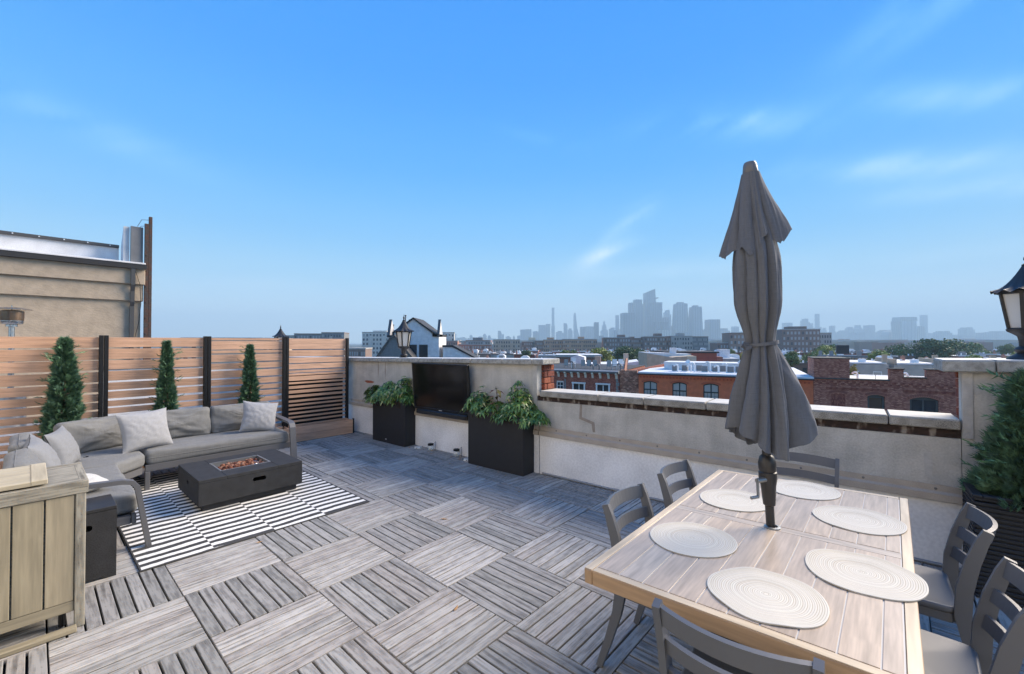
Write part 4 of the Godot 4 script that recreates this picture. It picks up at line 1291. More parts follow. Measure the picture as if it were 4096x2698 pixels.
func make_chair() -> Node3D:
	# facing +z, centred on the seat
	var c := thing("dining_chair", "", "chair", Vector3.ZERO, 0.0, "grey slat back dining chairs round the table")
	var m = M.chair
	var s := cushion([Vector2(-0.215, -0.19), Vector2(0.215, -0.19), Vector2(0.225, 0.225), Vector2(-0.225, 0.225)], 0.03, 0.013, -0.012, 0.0, 1, 0.05)
	part("seat", s, m, c, Vector3(0, 0.428, 0))
	var b := MB.new()
	b.box(Vector3(0, 0.405, 0.195), Vector3(0.38, 0.045, 0.022), 0.004)
	b.box(Vector3(0, 0.405, -0.175), Vector3(0.38, 0.045, 0.022), 0.004)
	for e in [-1, 1]: b.box(Vector3(e * 0.195, 0.405, 0.01), Vector3(0.022, 0.045, 0.36), 0.004)
	part("seat_frame", b, m, c)
	for e in [-1, 1]:
		b = MB.new()
		b.bar([Vector3(e * 0.218, 0.0, 0.235), Vector3(e * 0.208, 0.22, 0.212), Vector3(e * 0.197, 0.42, 0.195)], [0.026, 0.031, 0.04], 0.036, Vector3.RIGHT)
		part("front_leg", b, m, c)
		b = MB.new()
		b.bar([Vector3(e * 0.222, 0.0, -0.315), Vector3(e * 0.214, 0.15, -0.266), Vector3(e * 0.208, 0.30, -0.222), Vector3(e * 0.206, 0.43, -0.20), Vector3(e * 0.206, 0.55, -0.206), Vector3(e * 0.208, 0.68, -0.232), Vector3(e * 0.21, 0.78, -0.262), Vector3(e * 0.211, 0.832, -0.282)], [0.030, 0.038, 0.046, 0.058, 0.056, 0.05, 0.042, 0.034], 0.024, Vector3.BACK)
		part("rear_leg", b, m, c)
	for r in [[0.795, -0.272, 0.066], [0.685, -0.236, 0.055], [0.575, -0.212, 0.055]]:
		b = MB.new()
		var path := []
		for k in 13:
			var x := lerpf(-0.2, 0.2, k / 12.0)
			path.append(Vector3(x, r[0], r[1] - 0.05 * (1.0 - pow(x / 0.2, 2))))
		b.bar(path, [r[2]], 0.016, Vector3(0, 1, -0.22))
		part("back_slat", b, m, c)
	return c

func make_chairs():
	var spots := [[2.20, -0.835, 0.02, "grey slat back chair on the rug side of the table by the near placemat"], [2.885, -0.83, -0.02, "grey slat back chair on the rug side of the table close to the low wall"], [3.565, -0.505, -PI / 2 + 0.03, "grey slat back chair at the head of the table against the low wall"], [3.01, 0.02, PI + 0.03, "grey slat back chair on the ridged planter side beside the pier"], [2.30, 0.045, PI - 0.02, "grey slat back chair on the ridged planter side by the overlapping placemat"], [1.635, -0.375, PI / 2 + 0.05, "grey slat back chair at the near end of the table by the wavy placemat"]]
	var first := make_chair()
	for k in spots.size():
		var q: Array = spots[k]
		var c := first if k == 0 else copy(first, Vector3.ZERO, 0.0)
		c.position = at_deck(q[0], q[1]); c.rotation.y = TURN + q[2]
		c.set_meta("label", q[3])

func make_parasol():
	var o := thing("patio_umbrella", "closed dark grey patio umbrella standing through the dining table", "umbrella", at_deck(2.456, -0.428))
	o.basis = Basis(Vector3.BACK, 0.05)                      # it leans a little
	var b := MB.new()
	b.lathe([Vector2(0.0, 0.0), Vector2(0.26, 0.0), Vector2(0.265, 0.02), Vector2(0.25, 0.045), Vector2(0.10, 0.06), Vector2(0.035, 0.07), Vector2(0.032, 0.30), Vector2(0.026, 0.31)], 32)
	part("base", b, M.stone, o)
	b = MB.new()
	b.tube([Vector3(0, 0.05, 0), Vector3(0, 2.5, 0)], [0.020], 20)
	part("pole", b, M.pole, o)
	b = MB.new()
	b.lathe([Vector2(0.021, 0.865), Vector2(0.027, 0.87), Vector2(0.030, 0.90), Vector2(0.0335, 0.96), Vector2(0.0405, 1.0), Vector2(0.0405, 1.03), Vector2(0.036, 1.034), Vector2(0.039, 1.04), Vector2(0.0395, 1.075), Vector2(0.032, 1.105), Vector2(0.021, 1.115)], 24)
	part("crank_housing", b, M.pole, o)
	b = MB.new()
	b.tube([Vector3(-0.02, 1.0, 0.02), Vector3(-0.075, 1.0, 0.035)], [0.012], 10)
	b.bar([Vector3(-0.072, 1.01, 0.036), Vector3(-0.075, 0.925, 0.04)], [0.016], 0.006, Vector3.BACK)
	b.tube([Vector3(-0.075, 0.925, 0.04), Vector3(-0.115, 0.925, 0.05)], [0.008], 8)
	part("crank_handle", b, M.tray, o)
	b = MB.new()
	b.lathe([Vector2(0.034, 2.502), Vector2(0.036, 2.505), Vector2(0.031, 2.55), Vector2(0.026, 2.562), Vector2(0.0, 2.566)], 20)
	part("finial", b, M.chair, o)
	# cloth: 8 gores fallen into folds; a = angle, measured from the side facing the camera
	var f := FastNoiseLite.new()
	f.seed = 17; f.frequency = 0.8
	var fold := func(a: float, k: float, depth: float, twist: float, gores: float) -> float:
		var s := absf(fposmod(a / TAU * gores + twist + 0.35 * sin(a * 2.0 + 1.0), 1.0) - 0.5) * 2.0
		var s2 := absf(fposmod(a / TAU * 15.0 + twist * 1.7 + 0.6 * sin(a * 3.0), 1.0) - 0.5) * 2.0
		return 1.0 - depth * (1.0 - sqrt(maxf(0.0, 1.0 - pow(s, k * 2.0)))) * (0.8 + 0.35 * sin(a * 3.0 + 0.7)) - 0.09 * s2 * depth * 2.0
	b = MB.new()
	b.grid(192, 40, func(u: float, v: float):
		var a: float = -u * TAU
		# from the hub (hidden under the vent) down to the tie, then flaring to the hem
		var y: float
		var R: float
		var flare: float = 0.5 + 0.5 * sin(a)                 # towards +x
		var hem: float = 1.125 + 0.13 * pow(absf(sin(a)), 1.5) + 0.012 * f.get_noise_1d(a * 3)
		if v < 0.62:
			var t := v / 0.62
			y = lerpf(2.42, 1.66, t)
			R = lerpf(0.05, 0.118, smoothstep(0.0, 0.5, t)) * lerpf(1.0, 0.66, smoothstep(0.72, 1.0, t))
		else:
			var t := (v - 0.62) / 0.38
			y = lerpf(1.66, hem, t)
			R = lerpf(0.078, 0.150 + 0.055 * flare + 0.035 * pow(absf(sin(a)), 2.0), pow(t, 0.85))
		var d := lerpf(0.34, 0.66, v)
		var r: float = R * fold.call(a, 1.0, d, 0.5 * sin(y * 2.3) + 0.12 * f.get_noise_2d(y * 3, a), 8.0) * (1.0 + 0.10 * f.get_noise_3d(cos(a) * 2, y * 2.5, sin(a) * 2))
		return Vector3(sin(a) * r, y, cos(a) * r * 0.92), true)
	part("canopy", b, M.umbrella, o)
	for k in 8:
		var a := TAU * (k + 0.5) / 8.0
		b = MB.new()
		b.tube([Vector3(sin(a) * 0.02, 2.38, cos(a) * 0.02), Vector3(sin(a) * 0.05, 1.7, cos(a) * 0.05), Vector3(sin(a) * 0.062, 1.2, cos(a) * 0.062)], [0.006], 5)
		part("rib", b, M.pole, o)
	b = MB.new()
	b.grid(192, 22, func(u: float, v: float):
		var a: float = -u * TAU
		var hem: float = 2.135 + 0.055 * sin(a * 2.0 + 0.6) * 0.6 + 0.10 * pow(maxf(0.0, sin(a - 0.5)), 2.0) + 0.03 * sin(a * 5.0 + 1.0) + 0.02 * f.get_noise_1d(a * 4 + 7)
		var y := lerpf(2.506, hem, v)
		var R: float = lerpf(0.042, 0.102 + 0.066 * pow(absf(sin(a + 0.15)), 2.0), pow(v, 1.1))
		var r: float = R * fold.call(a, 1.2, lerpf(0.08, 0.62, v), 0.3 + 0.25 * sin(y * 3.0), 5.0) * (1.0 + 0.12 * f.get_noise_3d(cos(a) * 2 + 5, y * 2.0, sin(a) * 2))
		return Vector3(sin(a) * r, y, cos(a) * r), true)
	part("vent_cap", b, M.umbrella, o)
	b = MB.new()
	var ring := []
	for k in 41:
		var a := TAU * k / 40.0
		ring.append(Vector3(sin(a) * 0.079, 1.662 + 0.006 * sin(a), cos(a) * 0.074))
	b.bar(ring, [0.016], 0.004, Vector3.UP)
	b.bar([Vector3(-0.07, 1.66, 0.03), Vector3(-0.10, 1.668, 0.04), Vector3(-0.115, 1.655, 0.045), Vector3(-0.10, 1.642, 0.05), Vector3(-0.072, 1.65, 0.05)], [0.016], 0.004, Vector3.UP)
	part("tie_strap", b, M.umbrella, o)

# ---------------------------------------------------------------- conifers
func conifer(label: String, at: Vector3, h: float, r: float, count: int, size: float, seed: int, group := "", low := 0.0):
	rng.seed = seed
	var o := thing("conifer", label, "tree", at, 0.0, group)
	var b := MB.new()
	b.tube([Vector3.ZERO, Vector3(0.004, h * 0.5, 0.003), Vector3(0, h * 0.93, 0)], [0.016, 0.012, 0.004], 7)
	part("trunk", b, M.bark, o)
	b = MB.new()
	b.colored = true
	var f := FastNoiseLite.new()
	f.seed = seed; f.frequency = 1.0
	for k in count:
		var t := lerpf(low, 1.0, pow(rng.randf(), 1.15))
		var a := rng.randf() * TAU
		var prof := pow(1.0 - t, 0.72) * 0.96 + 0.07
		var lump := 1.0 + 0.95 * f.get_noise_3d(cos(a) * 1.9, t * h * 4.6, sin(a) * 1.9)
		var rr := r * prof * lump * (0.5 + 0.5 * sqrt(rng.randf()))
		var p := Vector3(cos(a) * rr, t * h * 0.96, sin(a) * rr)
		var out := Vector3(cos(a), rng.randf_range(0.25, 1.3), sin(a)).normalized()
		out = (out + Vector3(rng.randf_range(-0.4, 0.4), rng.randf_range(-0.2, 0.3), rng.randf_range(-0.4, 0.4))).normalized()
		var side := out.cross(Vector3(rng.randf_range(-1, 1), 0.3, rng.randf_range(-1, 1))).normalized()
		var tone := rng.randf() * 0.6 + 0.4 * (f.get_noise_3d(p.x * 9, p.y * 9, p.z * 9) * 0.5 + 0.5)
		b.col = Color(0.036, 0.090, 0.055).lerp(Color(0.19, 0.34, 0.17), tone * tone)
		if rng.randf() < 0.12: b.col = Color(0.075, 0.15, 0.11)
		for s in 7:
			var w := (s - 3) / 3.0
			var dir := (out + side * w * 0.95).normalized()
			var l := size * (1.0 - 0.35 * absf(w)) * rng.randf_range(0.8, 1.2)
			var base := p + out * size * (0.22 * (1.0 - absf(w)))
			var q := dir.cross(out.cross(side)).normalized() * size * 0.11
			b.tri(base - q, base + dir * l, base + q)
	# longer boughs that break the outline
	for k in count / 55:
		var t := lerpf(low, 0.95, rng.randf())
		var a := rng.randf() * TAU
		var out := Vector3(cos(a), rng.randf_range(0.1, 0.7), sin(a)).normalized()
		var p0 := Vector3(cos(a), 0, sin(a)) * r * (pow(1.0 - t, 0.72) + 0.05) * 0.7 + Vector3(0, t * h * 0.95, 0)
		var reach := size * rng.randf_range(1.2, 2.6)
		b.col = Color(0.035, 0.09, 0.05).lerp(Color(0.15, 0.30, 0.15), rng.randf())
		for j in 16:
			var p := p0 + out * reach * j / 12.0
			var dir := (out + Vector3(rng.randfn(), rng.randfn(), rng.randfn()) * 0.45).normalized()
			var q := dir.cross(Vector3(rng.randfn(), rng.randfn(), rng.randfn())).normalized() * size * 0.1
			b.tri(p - q, p + dir * size * 0.75, p + q)
	tag(part("crown", b, M.needle, o), "", "", "", "stuff")

func make_conifers():
	conifer("tallest slim artificial conifer behind the corner of the sofa", at_deck(0.293, -7.568, 0.2), 1.56, 0.175, 4600, 0.058, 41)
	conifer("slim dark conifer between the first and second black fence posts", at_deck(1.277, -7.568, 0.2), 1.53, 0.12, 3800, 0.05, 42)
	conifer("slim conifer in front of the fence behind the leaning armrest pillow", at_deck(2.311, -7.568, 0.2), 1.47, 0.125, 3800, 0.05, 43)
	# ridged planter and its conifer by the pier
	var p := thing("ridged_planter", "large black horizontally ridged planter box by the pier", "planter", at_wall(8.55, 0.22), WALL_TURN)
	var h := 0.66
	bpart("core", Vector3(0, h / 2 - 0.02, 0), Vector3(1.07, h - 0.06, 0.37), M.planter_ridged, p)
	var n := 22
	for k in n:
		var y := (k + 0.5) * h / n
		bpart("ridge", Vector3(0, y, 0.19), Vector3(1.10, h / n - 0.006 - rng.randf() * 0.004, 0.016 + rng.randf() * 0.004), M.planter_ridged, p, 0.003)
		bpart("ridge", Vector3(-0.545, y, 0), Vector3(0.016, h / n - 0.007, 0.364), M.planter_ridged, p, 0.003)
	var r := MB.new()
	for e in [-1, 1]:
		r.box(Vector3(e * 0.535, h + 0.004, 0), Vector3(0.05, 0.02, 0.41), 0.004)
		r.box(Vector3(0, h + 0.004, e * 0.18), Vector3(1.02, 0.02, 0.05), 0.004)
	part("rim", r, M.planter_ridged, p)
	bpart("soil", Vector3(0, h - 0.04, 0), Vector3(1.02, 0.02, 0.31), M.soil, p)
	conifer("bushy green conifer in the ridged black planter by the pier", at_wall(8.30, 0.2, 0.62), 0.86, 0.22, 6500, 0.062, 44)
# ---------------------------------------------------------------- neighbours on the left
func make_bulkhead():
	# tan stair house beyond the fence, in the deck frame: its front at v = -15
	var o := thing("stair_house", "tan stucco rooftop stair house with stepped bands and dark gutter", "building", at_deck(0, -15), TURN)
	bpart("wall", Vector3(-1.5, 0.75, -2.0), Vector3(6.94, 5.5, 4.0), M.tan_wall, o)
	bpart("band", Vector3(-1.485, 2.98, -1.96), Vector3(7.0, 0.44, 4.06), M.tan_wall, o, 0.01)
	bpart("band", Vector3(-1.475, 3.40, -1.92), Vector3(7.03, 0.40, 4.12), M.tan_wall, o, 0.01)
	var g := MB.new()
	g.x = Transform3D(Basis(Vector3.UP, PI / 2), Vector3(-5, 0, 0.14))
	g.prism(PackedVector2Array([Vector2(0, 3.60), Vector2(-0.10, 3.60), Vector2(-0.13, 3.70), Vector2(-0.145, 3.72), Vector2(0, 3.72)]), 0, 7.05)
	part("gutter", g, M.cap_metal, o)
	bpart("roof_edge", Vector3(-1.48, 3.745, -1.9), Vector3(7.03, 0.05, 4.25), M.white_wall, o, 0.01)
	bpart("parapet", Vector3(-1.72, 3.98, -0.55), Vector3(6.6, 0.42, 0.12), M.white_wall, o)
	bpart("parapet_cap", Vector3(-1.72, 4.23, -0.53), Vector3(6.6, 0.08, 0.2), M.cap_metal, o, 0.01)
	for k in 9: bpart("rivet", Vector3(1.4 - k * 0.42, 4.235, -0.425), Vector3(0.025, 0.025, 0.012), M.white_metal, o, 0.004)
	var s := MB.new()
	s.x = Transform3D(Basis(Vector3.UP, PI / 2), Vector3(1.62, 0, 0))
	s.prism(PackedVector2Array([Vector2(0.5, 3.78), Vector2(0.05, 3.78), Vector2(0.05, 4.72), Vector2(0.5, 4.24)]), 0, 0.12)
	part("end_parapet", s, M.white_wall, o)
	bpart("metal_cheek", Vector3(1.88, 4.27, -0.02), Vector3(0.25, 0.94, 0.1), M.grey_metal, o, 0.006)
	var d := MB.new()
	d.bar([Vector3(1.79, 3.6, 0.2), Vector3(1.79, 3.18, 0.19), Vector3(1.79, 3.02, 0.12), Vector3(1.79, 2.74, 0.11), Vector3(1.79, 2.62, 0.055), Vector3(1.79, -2, 0.05)], [0.085], 0.06, Vector3.RIGHT)
	part("downspout", d, M.cap_metal, o)
	var w := MB.new()
	w.tube([Vector3(1.84, 3.55, 0.16), Vector3(1.93, 3.2, 0.17), Vector3(1.965, 2.7, 0.1), Vector3(1.93, 2.2, 0.04), Vector3(1.84, 1.7, 0.03)], [0.007], 5)
	part("cable", w, M.wire, o)
	var p := thing("rusty_pole", "rusty brown steel pole with climbing pegs beside the tan stair house", "pole", at_deck(2.12, -14.95), TURN)
	bpart("post", Vector3(0.03, 1.5, 0), Vector3(0.07, 7.1, 0.09), M.rust, p, 0.006)
	bpart("plank", Vector3(-0.05, 1.35, 0.01), Vector3(0.085, 7.0, 0.07), M.rust, p, 0.006)
	for k in 7: bpart("peg", Vector3(-0.06, 4.0 - k * 0.42, 0.06), Vector3(0.03, 0.025, 0.05), M.rust, p, 0.004)
	w = MB.new()
	w.tube([Vector3(-0.02, 4.95, 0.05), Vector3(-0.16, 4.93, 0.05), Vector3(-0.24, 4.74, 0.02)], [0.008], 5)
	w.tube([Vector3(-0.06, 4.78, 0.05), Vector3(-0.16, 4.76, 0.05), Vector3(-0.2, 4.72, 0.02)], [0.007], 5)
	part("wire", w, M.steel, p)
	# neighbour's roof, its low white walls and a terrace heater, seen through the fence gaps
	var r := struct("neighbour_roof", Vector3.ZERO, TURN)
	bpart("roof_sheet", Vector3(0.5, -0.12, -12.2), Vector3(13, 0.1, 8.8), M.roof_grey, r)
	var lw := thing("roof_wall", "low white rooftop wall seen through the fence gaps", "wall", at_deck(2.6, -12.6), TURN)
	bpart("wall", Vector3(0, 0.5, 0), Vector3(3.2, 1.2, 0.2), M.white_wall, lw, 0.01)
	bpart("cap", Vector3(0, 1.12, 0), Vector3(3.3, 0.06, 0.26), M.cap_metal, lw, 0.01)
	var h := thing("patio_heater", "stainless steel mushroom patio heater in front of the tan stair house", "heater", at_deck(-0.23, -13.05))
	var b := MB.new()
	b.lathe([Vector2(0.0, -0.07), Vector2(0.22, -0.07), Vector2(0.22, 0.6), Vector2(0.06, 0.72), Vector2(0.03, 0.75)], 24)
	part("tank_housing", b, M.steel, h)
	b = MB.new()
	b.tube([Vector3(0, 0.7, 0), Vector3(0, 1.98, 0)], [0.045], 14)
	part("post", b, M.steel, h)
	b = MB.new()
	b.lathe([Vector2(0.045, 1.97), Vector2(0.085, 1.98), Vector2(0.085, 2.02), Vector2(0.15, 2.03), Vector2(0.165, 2.06), Vector2(0.165, 2.10)], 28)
	part("burner_bowl", b, M.steel, h)
	b = MB.new()
	b.lathe([Vector2(0.165, 2.10), Vector2(0.17, 2.17), Vector2(0.17, 2.29), Vector2(0.10, 2.31), Vector2(0.0, 2.31)], 28)
	part("emitter_screen", b, M.burnt_steel, h)
	b = MB.new()
	b.lathe([Vector2(0.285, 2.318), Vector2(0.29, 2.322), Vector2(0.17, 2.355), Vector2(0.0, 2.372)], 36)
	b.lathe([Vector2(0.0, 2.36), Vector2(0.17, 2.345), Vector2(0.285, 2.316)], 36)
	part("reflector", b, M.steel, h)
	b = MB.new()
	b.tube([Vector3(0.0, 2.28, 0.0), Vector3(0, 2.4, 0)], [0.008], 6)
	part("stud", b, M.steel, h)

func gable(pts: Array) -> PackedVector2Array:
	var p := PackedVector2Array()
	for q in pts: p.push_back(Vector2(q[0], q[1]))
	return p
func make_white_house():
	var o := thing("gabled_house", "white gabled house with black roof trim and pointed parapets", "house", Vector3(-10.37, 0, -45))
	var b := MB.new()
	b.prism(gable([[-2.7, -12], [2.7, -12], [2.7, 2.3], [2.0, 2.3], [2.0, 2.66], [0, 4.15], [-2.08, 2.62], [-2.08, 2.25], [-2.7, 2.25]]), -5.0, 0)
	part("wall", b, M.white_wall, o)
	for q in [[[0, 4.32], [2.1, 2.75], [2.1, 2.3], [2.7, 2.3], [2.7, 2.55], [2.45, 2.6], [2.02, 2.62], [0, 4.12]], [[0, 4.32], [0, 4.12], [-2.0, 2.66], [-2.0, 2.25], [-2.7, 2.25], [-2.7, 2.42], [-2.18, 2.45], [-2.18, 2.76]]]:
		b = MB.new()
		b.prism(gable(q), -5.2, 0.15)
		part("roof_trim", b, M.roof_black, o)
	b = MB.new()
	b.prism(gable([[0.75, 3.78], [2.4, 2.6], [2.4, 2.45], [0.6, 3.7]]), -3.4, 0.05)
	part("dormer_roof", b, M.roof_black, o)
	# pointed end parapets, white towards the sun
	for e in [-1, 1]:
		b = MB.new()
		b.x = Transform3D(Basis(Vector3.UP, PI / 2), Vector3(e * 2.62, 0, 0))
		b.prism(gable([[0.0, 2.25], [0.9, 4.06], [1.1, 4.06], [2.6, 2.3]]), -0.08, 0.08)
		part("pointed_parapet", b, M.white_wall, o)
		b = MB.new()
		b.x = Transform3D(Basis(Vector3.UP, PI / 2), Vector3(e * 2.62, 0, 0))
		b.prism(gable([[-0.12, 2.25], [0.85, 4.14], [1.1, 4.14], [1.02, 4.04], [0.93, 4.04], [0.02, 2.25]]), -0.13, 0.13)
		part("parapet_trim", b, M.cap_metal, o)
	for x in [1.08, -0.06]:
		var w := bpart("window", Vector3(x, 0.6, 0.0), Vector3(0.9, 1.7, 0.08), M.roof_black, o, 0.01)
		bpart("pane", Vector3(0, 0.0, 0.035), Vector3(0.76, 1.54, 0.02), M.pane, w)
	# slate gable in front of it and a lower white wing on the right
	b = MB.new()
	b.prism(gable([[-3.1, -12], [0.45, -12], [0.45, 0.2], [-1.3, 2.3], [-1.79, 2.0], [-3.1, 0.2]]), 0.6, 2.4)
	part("slate_gable", b, M.slate, o)
	b = MB.new()
	b.prism(gable([[-3.25, 0.1], [-1.8, 2.12], [-1.3, 2.45], [0.55, 0.2], [0.4, 0.1], [-1.3, 2.25], [-1.72, 2.0], [-3.05, 0.1]]), 0.5, 2.55)
	part("gable_trim", b, M.cap_metal, o)
	for q in [[-2.4, 3.55, 0.06], [-1.05, 4.6, 0.07], [-0.6, 4.1, 0.07]]:
		b = MB.new()
		b.tube([Vector3(q[0] - 0.35, 2.0, -2.4), Vector3(q[0] - 0.35, q[1], -2.4)], [q[2]], 10)
		b.tube([Vector3(q[0] - 0.35, q[1], -2.4), Vector3(q[0] - 0.35, q[1] + 0.12, -2.4)], [q[2] * 1.6], 10)
		part("flue_pipe", b, M.grey_metal, o)
	b = MB.new()
	b.prism(gable([[3.05, -12], [6.3, -12], [6.3, 0.05], [4.05, 1.2], [3.05, 1.2]]), -4.0, -0.4)
	part("side_wing", b, M.white_wall, o)
	b = MB.new()
	b.prism(gable([[3.0, 1.2], [4.05, 1.2], [6.3, 0.05], [6.6, 0.05], [4.12, 1.4], [3.0, 1.4]]), -4.1, -0.3)
	part("wing_trim", b, M.roof_black, o)

# ---------------------------------------------------------------- the street opposite
func arched(x0: float, x1: float, y0: float, y1: float, rise: float) -> PackedVector2Array:
	var p := PackedVector2Array([Vector2(x0, y0), Vector2(x1, y0)])
	for k in 9:
		var t := k / 8.0
		p.push_back(Vector2(lerpf(x1, x0, t), y1 - rise * pow(2 * t - 1, 2)))
	return p
func wall_with_holes(outline: PackedVector2Array, holes: Array, z0: float, z1: float) -> MB:
	# vertical strips between the holes keep every polygon simple
	var b := MB.new()
	var xs := []
	var lo := outline[0].x
	var hi := outline[0].x
	for p in outline:
		lo = minf(lo, p.x); hi = maxf(hi, p.x)
	xs.append(lo)
	for h in holes: xs.append((h[0].x + h[1].x) / 2.0)
	xs.append(hi)
	xs.sort()
	for k in xs.size() - 1:
		var strip := PackedVector2Array([Vector2(xs[k], -50), Vector2(xs[k + 1], -50), Vector2(xs[k + 1], 50), Vector2(xs[k], 50)])
		var parts: Array = Geometry2D.intersect_polygons(outline, strip)
		for h in holes:
			var next := []
			for q in parts: next.append_array(Geometry2D.clip_polygons(q, h))
			parts = next
		for q in parts: b.prism(q, z0, z1)
	return b
func make_street():
	var at := at_street(0, 0)
	# --- cornice building
	var o := thing("cornice_building", "brown brick building with white brackets under a grey cornice", "building", at, STREET_TURN)
	var holes := [PackedVector2Array([Vector2(-5.72, -4.0), Vector2(-4.73, -4.0), Vector2(-4.73, -2.2), Vector2(-5.72, -2.2)]), PackedVector2Array([Vector2(-3.42, -4.0), Vector2(-2.39, -4.0), Vector2(-2.39, -2.2), Vector2(-3.42, -2.2)]), PackedVector2Array([Vector2(-7.5, -4.2), Vector2(-6.75, -4.2), Vector2(-6.75, -2.0), Vector2(-7.5, -2.0)])]
	part("wall", wall_with_holes(PackedVector2Array([Vector2(-12, -12), Vector2(-1.45, -12), Vector2(-1.45, -1.0), Vector2(-12, -1.0)]), holes, -0.3, 0), M.brick_brown, o)
	bpart("inner_wall", Vector3(-6.7, -6.4, -6.2), Vector3(10.5, 10.9, 11.5), M.brick_brown, o)
	bpart("roof", Vector3(-6.7, -0.93, -6.2), Vector3(10.6, 0.04, 11.6), M.roof_black, o)
	var b := MB.new()
	b.x = Transform3D(Basis(Vector3.UP, PI / 2), Vector3(-12, 0, 0))
	b.prism(PackedVector2Array([Vector2(0.1, -1.18), Vector2(-0.18, -1.18), Vector2(-0.40, -1.08), Vector2(-0.46, -1.0), Vector2(-0.44, -0.93), Vector2(0.1, -0.86)]), 0, 10.6)
	part("cornice", b, M.grey_metal, o)
	var br := MB.new()
	br.x = Transform3D(Basis(Vector3.UP, PI / 2), Vector3(-0.09, 0, 0))
	br.prism(PackedVector2Array([Vector2(0, 0), Vector2(-0.36, 0), Vector2(-0.36, -0.12), Vector2(-0.22, -0.2), Vector2(-0.14, -0.42), Vector2(-0.1, -0.52), Vector2(0, -0.52)]), 0, 0.18)
	var bm := br.mesh()
	for s in [-8.6, -7.9, -7.22, -6.53, -5.87, -5.2, -4.53, -3.84, -3.13, -2.36, -1.64]: part("bracket", bm, M.cream, o, Vector3(s, -1.1, 0.002))
	for s in [[-5.225, 0.99], [-2.905, 1.03]]:
		var w := Node3D.new()
		w.name = "window"
		o.add_child(w, true)
		w.position = Vector3(s[0], 0, 0)
		bpart("lintel", Vector3(0, -2.13, 0.05), Vector3(s[1] + 0.36, 0.14, 0.12), M.trim_white, w, 0.01)
		for e in [-1, 1]: bpart("jamb", Vector3(e * (s[1] / 2 + 0.07), -3.1, 0.04), Vector3(0.13, 1.8, 0.1), M.trim_white, w, 0.01)
		bpart("mullion", Vector3(0, -3.1, -0.08), Vector3(0.07, 1.8, 0.06), M.trim_white, w)
		for e in [-1, 1]: bpart("pane", Vector3(e * (s[1] / 4), -3.1, -0.1), Vector3(s[1] / 2 - 0.04, 1.8, 0.02), M.pane, w)
		bpart("rail", Vector3(0, -2.24, -0.08), Vector3(s[1], 0.07, 0.05), M.grey_frame, w)
	var dr := Node3D.new()
	dr.name = "balcony_door"
	o.add_child(dr)
	dr.position = Vector3(-7.12, -3.1, -0.1)
	bpart("leaf", Vector3.ZERO, Vector3(0.75, 2.2, 0.04), M.trim_white, dr)
	for k in 2:
		for j in 4: bpart("pane", Vector3((k - 0.5) * 0.3, 0.8 - j * 0.34, 0.025), Vector3(0.25, 0.29, 0.01), M.pane, dr)
	bpart("quoin_strip", Vector3(-6.58, -3.0, 0.02), Vector3(0.16, 2.4, 0.06), M.stone, o)
	for k in 8: bpart("quoin", Vector3(-1.6 + (0.05 if k % 2 else 0.0), -1.75 - k * 0.34, 0.02), Vector3(0.3 if k % 2 else 0.2, 0.3, 0.06), M.stone, o)
	# roof things of the cornice building
	rng.seed = 501
	for k in 8:
		var s: float = [-8.8, -7.4, -5.6, -5.0, -4.4, -3.0, -2.5, -1.9][k]
		var u := thing("roof_screen", "frosted grey glass terrace screen on the cornice building roof", "screen", at_street(s, -2.4, -0.9), STREET_TURN, "frosted roof terrace screens")
		bpart("panel", Vector3(0, 0.55, 0), Vector3(0.42, 0.62, 0.04), M.pane_pale, u, 0.01)
		for e in [-1, 1]: bpart("stanchion", Vector3(e * 0.2, 0.4, 0), Vector3(0.03, 0.8, 0.03), M.grey_metal, u)
	for q in [[-6.9, -3.2], [-2.2, -1.5], [-1.75, -2.0]]:
		var ch := thing("roof_chair", "white chair on the cornice building roof terrace", "chair", at_street(q[0], q[1], -0.9), STREET_TURN + 0.3, "white chairs on the roof terrace")
		bpart("seat", Vector3(0, 0.42, 0), Vector3(0.42, 0.04, 0.42), M.white_metal, ch, 0.01)
		bpart("backrest", Vector3(0, 0.75, -0.2), Vector3(0.42, 0.5, 0.03), M.white_metal, ch, 0.01)
		for e in [-1, 1]:
			for g in [-1, 1]: bpart("leg", Vector3(e * 0.19, 0.2, g * 0.19), Vector3(0.03, 0.4, 0.03), M.white_metal, ch)
	for q in [[-6.3, -1.4, 0.6], [-3.6, -1.2, 0.4], [-1.55, -1.1, 0.5], [-4.1, -0.9, 0.35]]: vent_pipe("grey bent vent pipe on the cornice building roof", at_street(q[0], q[1], -0.95), q[2], M.grey_metal, "vent pipes on the cornice building")
	# --- rough party wall with clay coping
	o = thing("party_wall", "rough spalled brick party wall with a clay tile coping", "wall", at, STREET_TURN)
	b = MB.new()
	b.prism(gable([[-1.42, -12], [0.35, -12], [0.35, -4], [0.28, -3.0], [0.36, -2.2], [0.26, -1.4], [0.1, -0.92], [-1.42, -0.95]]), -0.9, -0.25)
	part("wall", b, M.rubble, o)
	b = MB.new()
	b.x = Transform3D(Basis(Vector3.UP, PI / 2 - 0.22), Vector3(-1.0, 0, -0.4))
	b.prism(gable([[0, -12], [14, -12], [14, -0.42], [0, -0.98]]), -0.15, 0.15)
	part("return_wall", b, M.brick_dark, o)
	b = MB.new()
	b.tube([Vector3(-0.09, 0, 0), Vector3(0.09, 0, 0)], [0.15], 8)
	var tm := b.mesh()
	for k in 40:
		var d := 0.35 * k
		part("coping_tile", tm, M.clay, o, Vector3(-1.0 + sin(0.22) * d * -1.0 + 0.02, -0.93 + d * 0.04, -0.4 - cos(0.22) * d), Vector3(0, 0.9, 0))
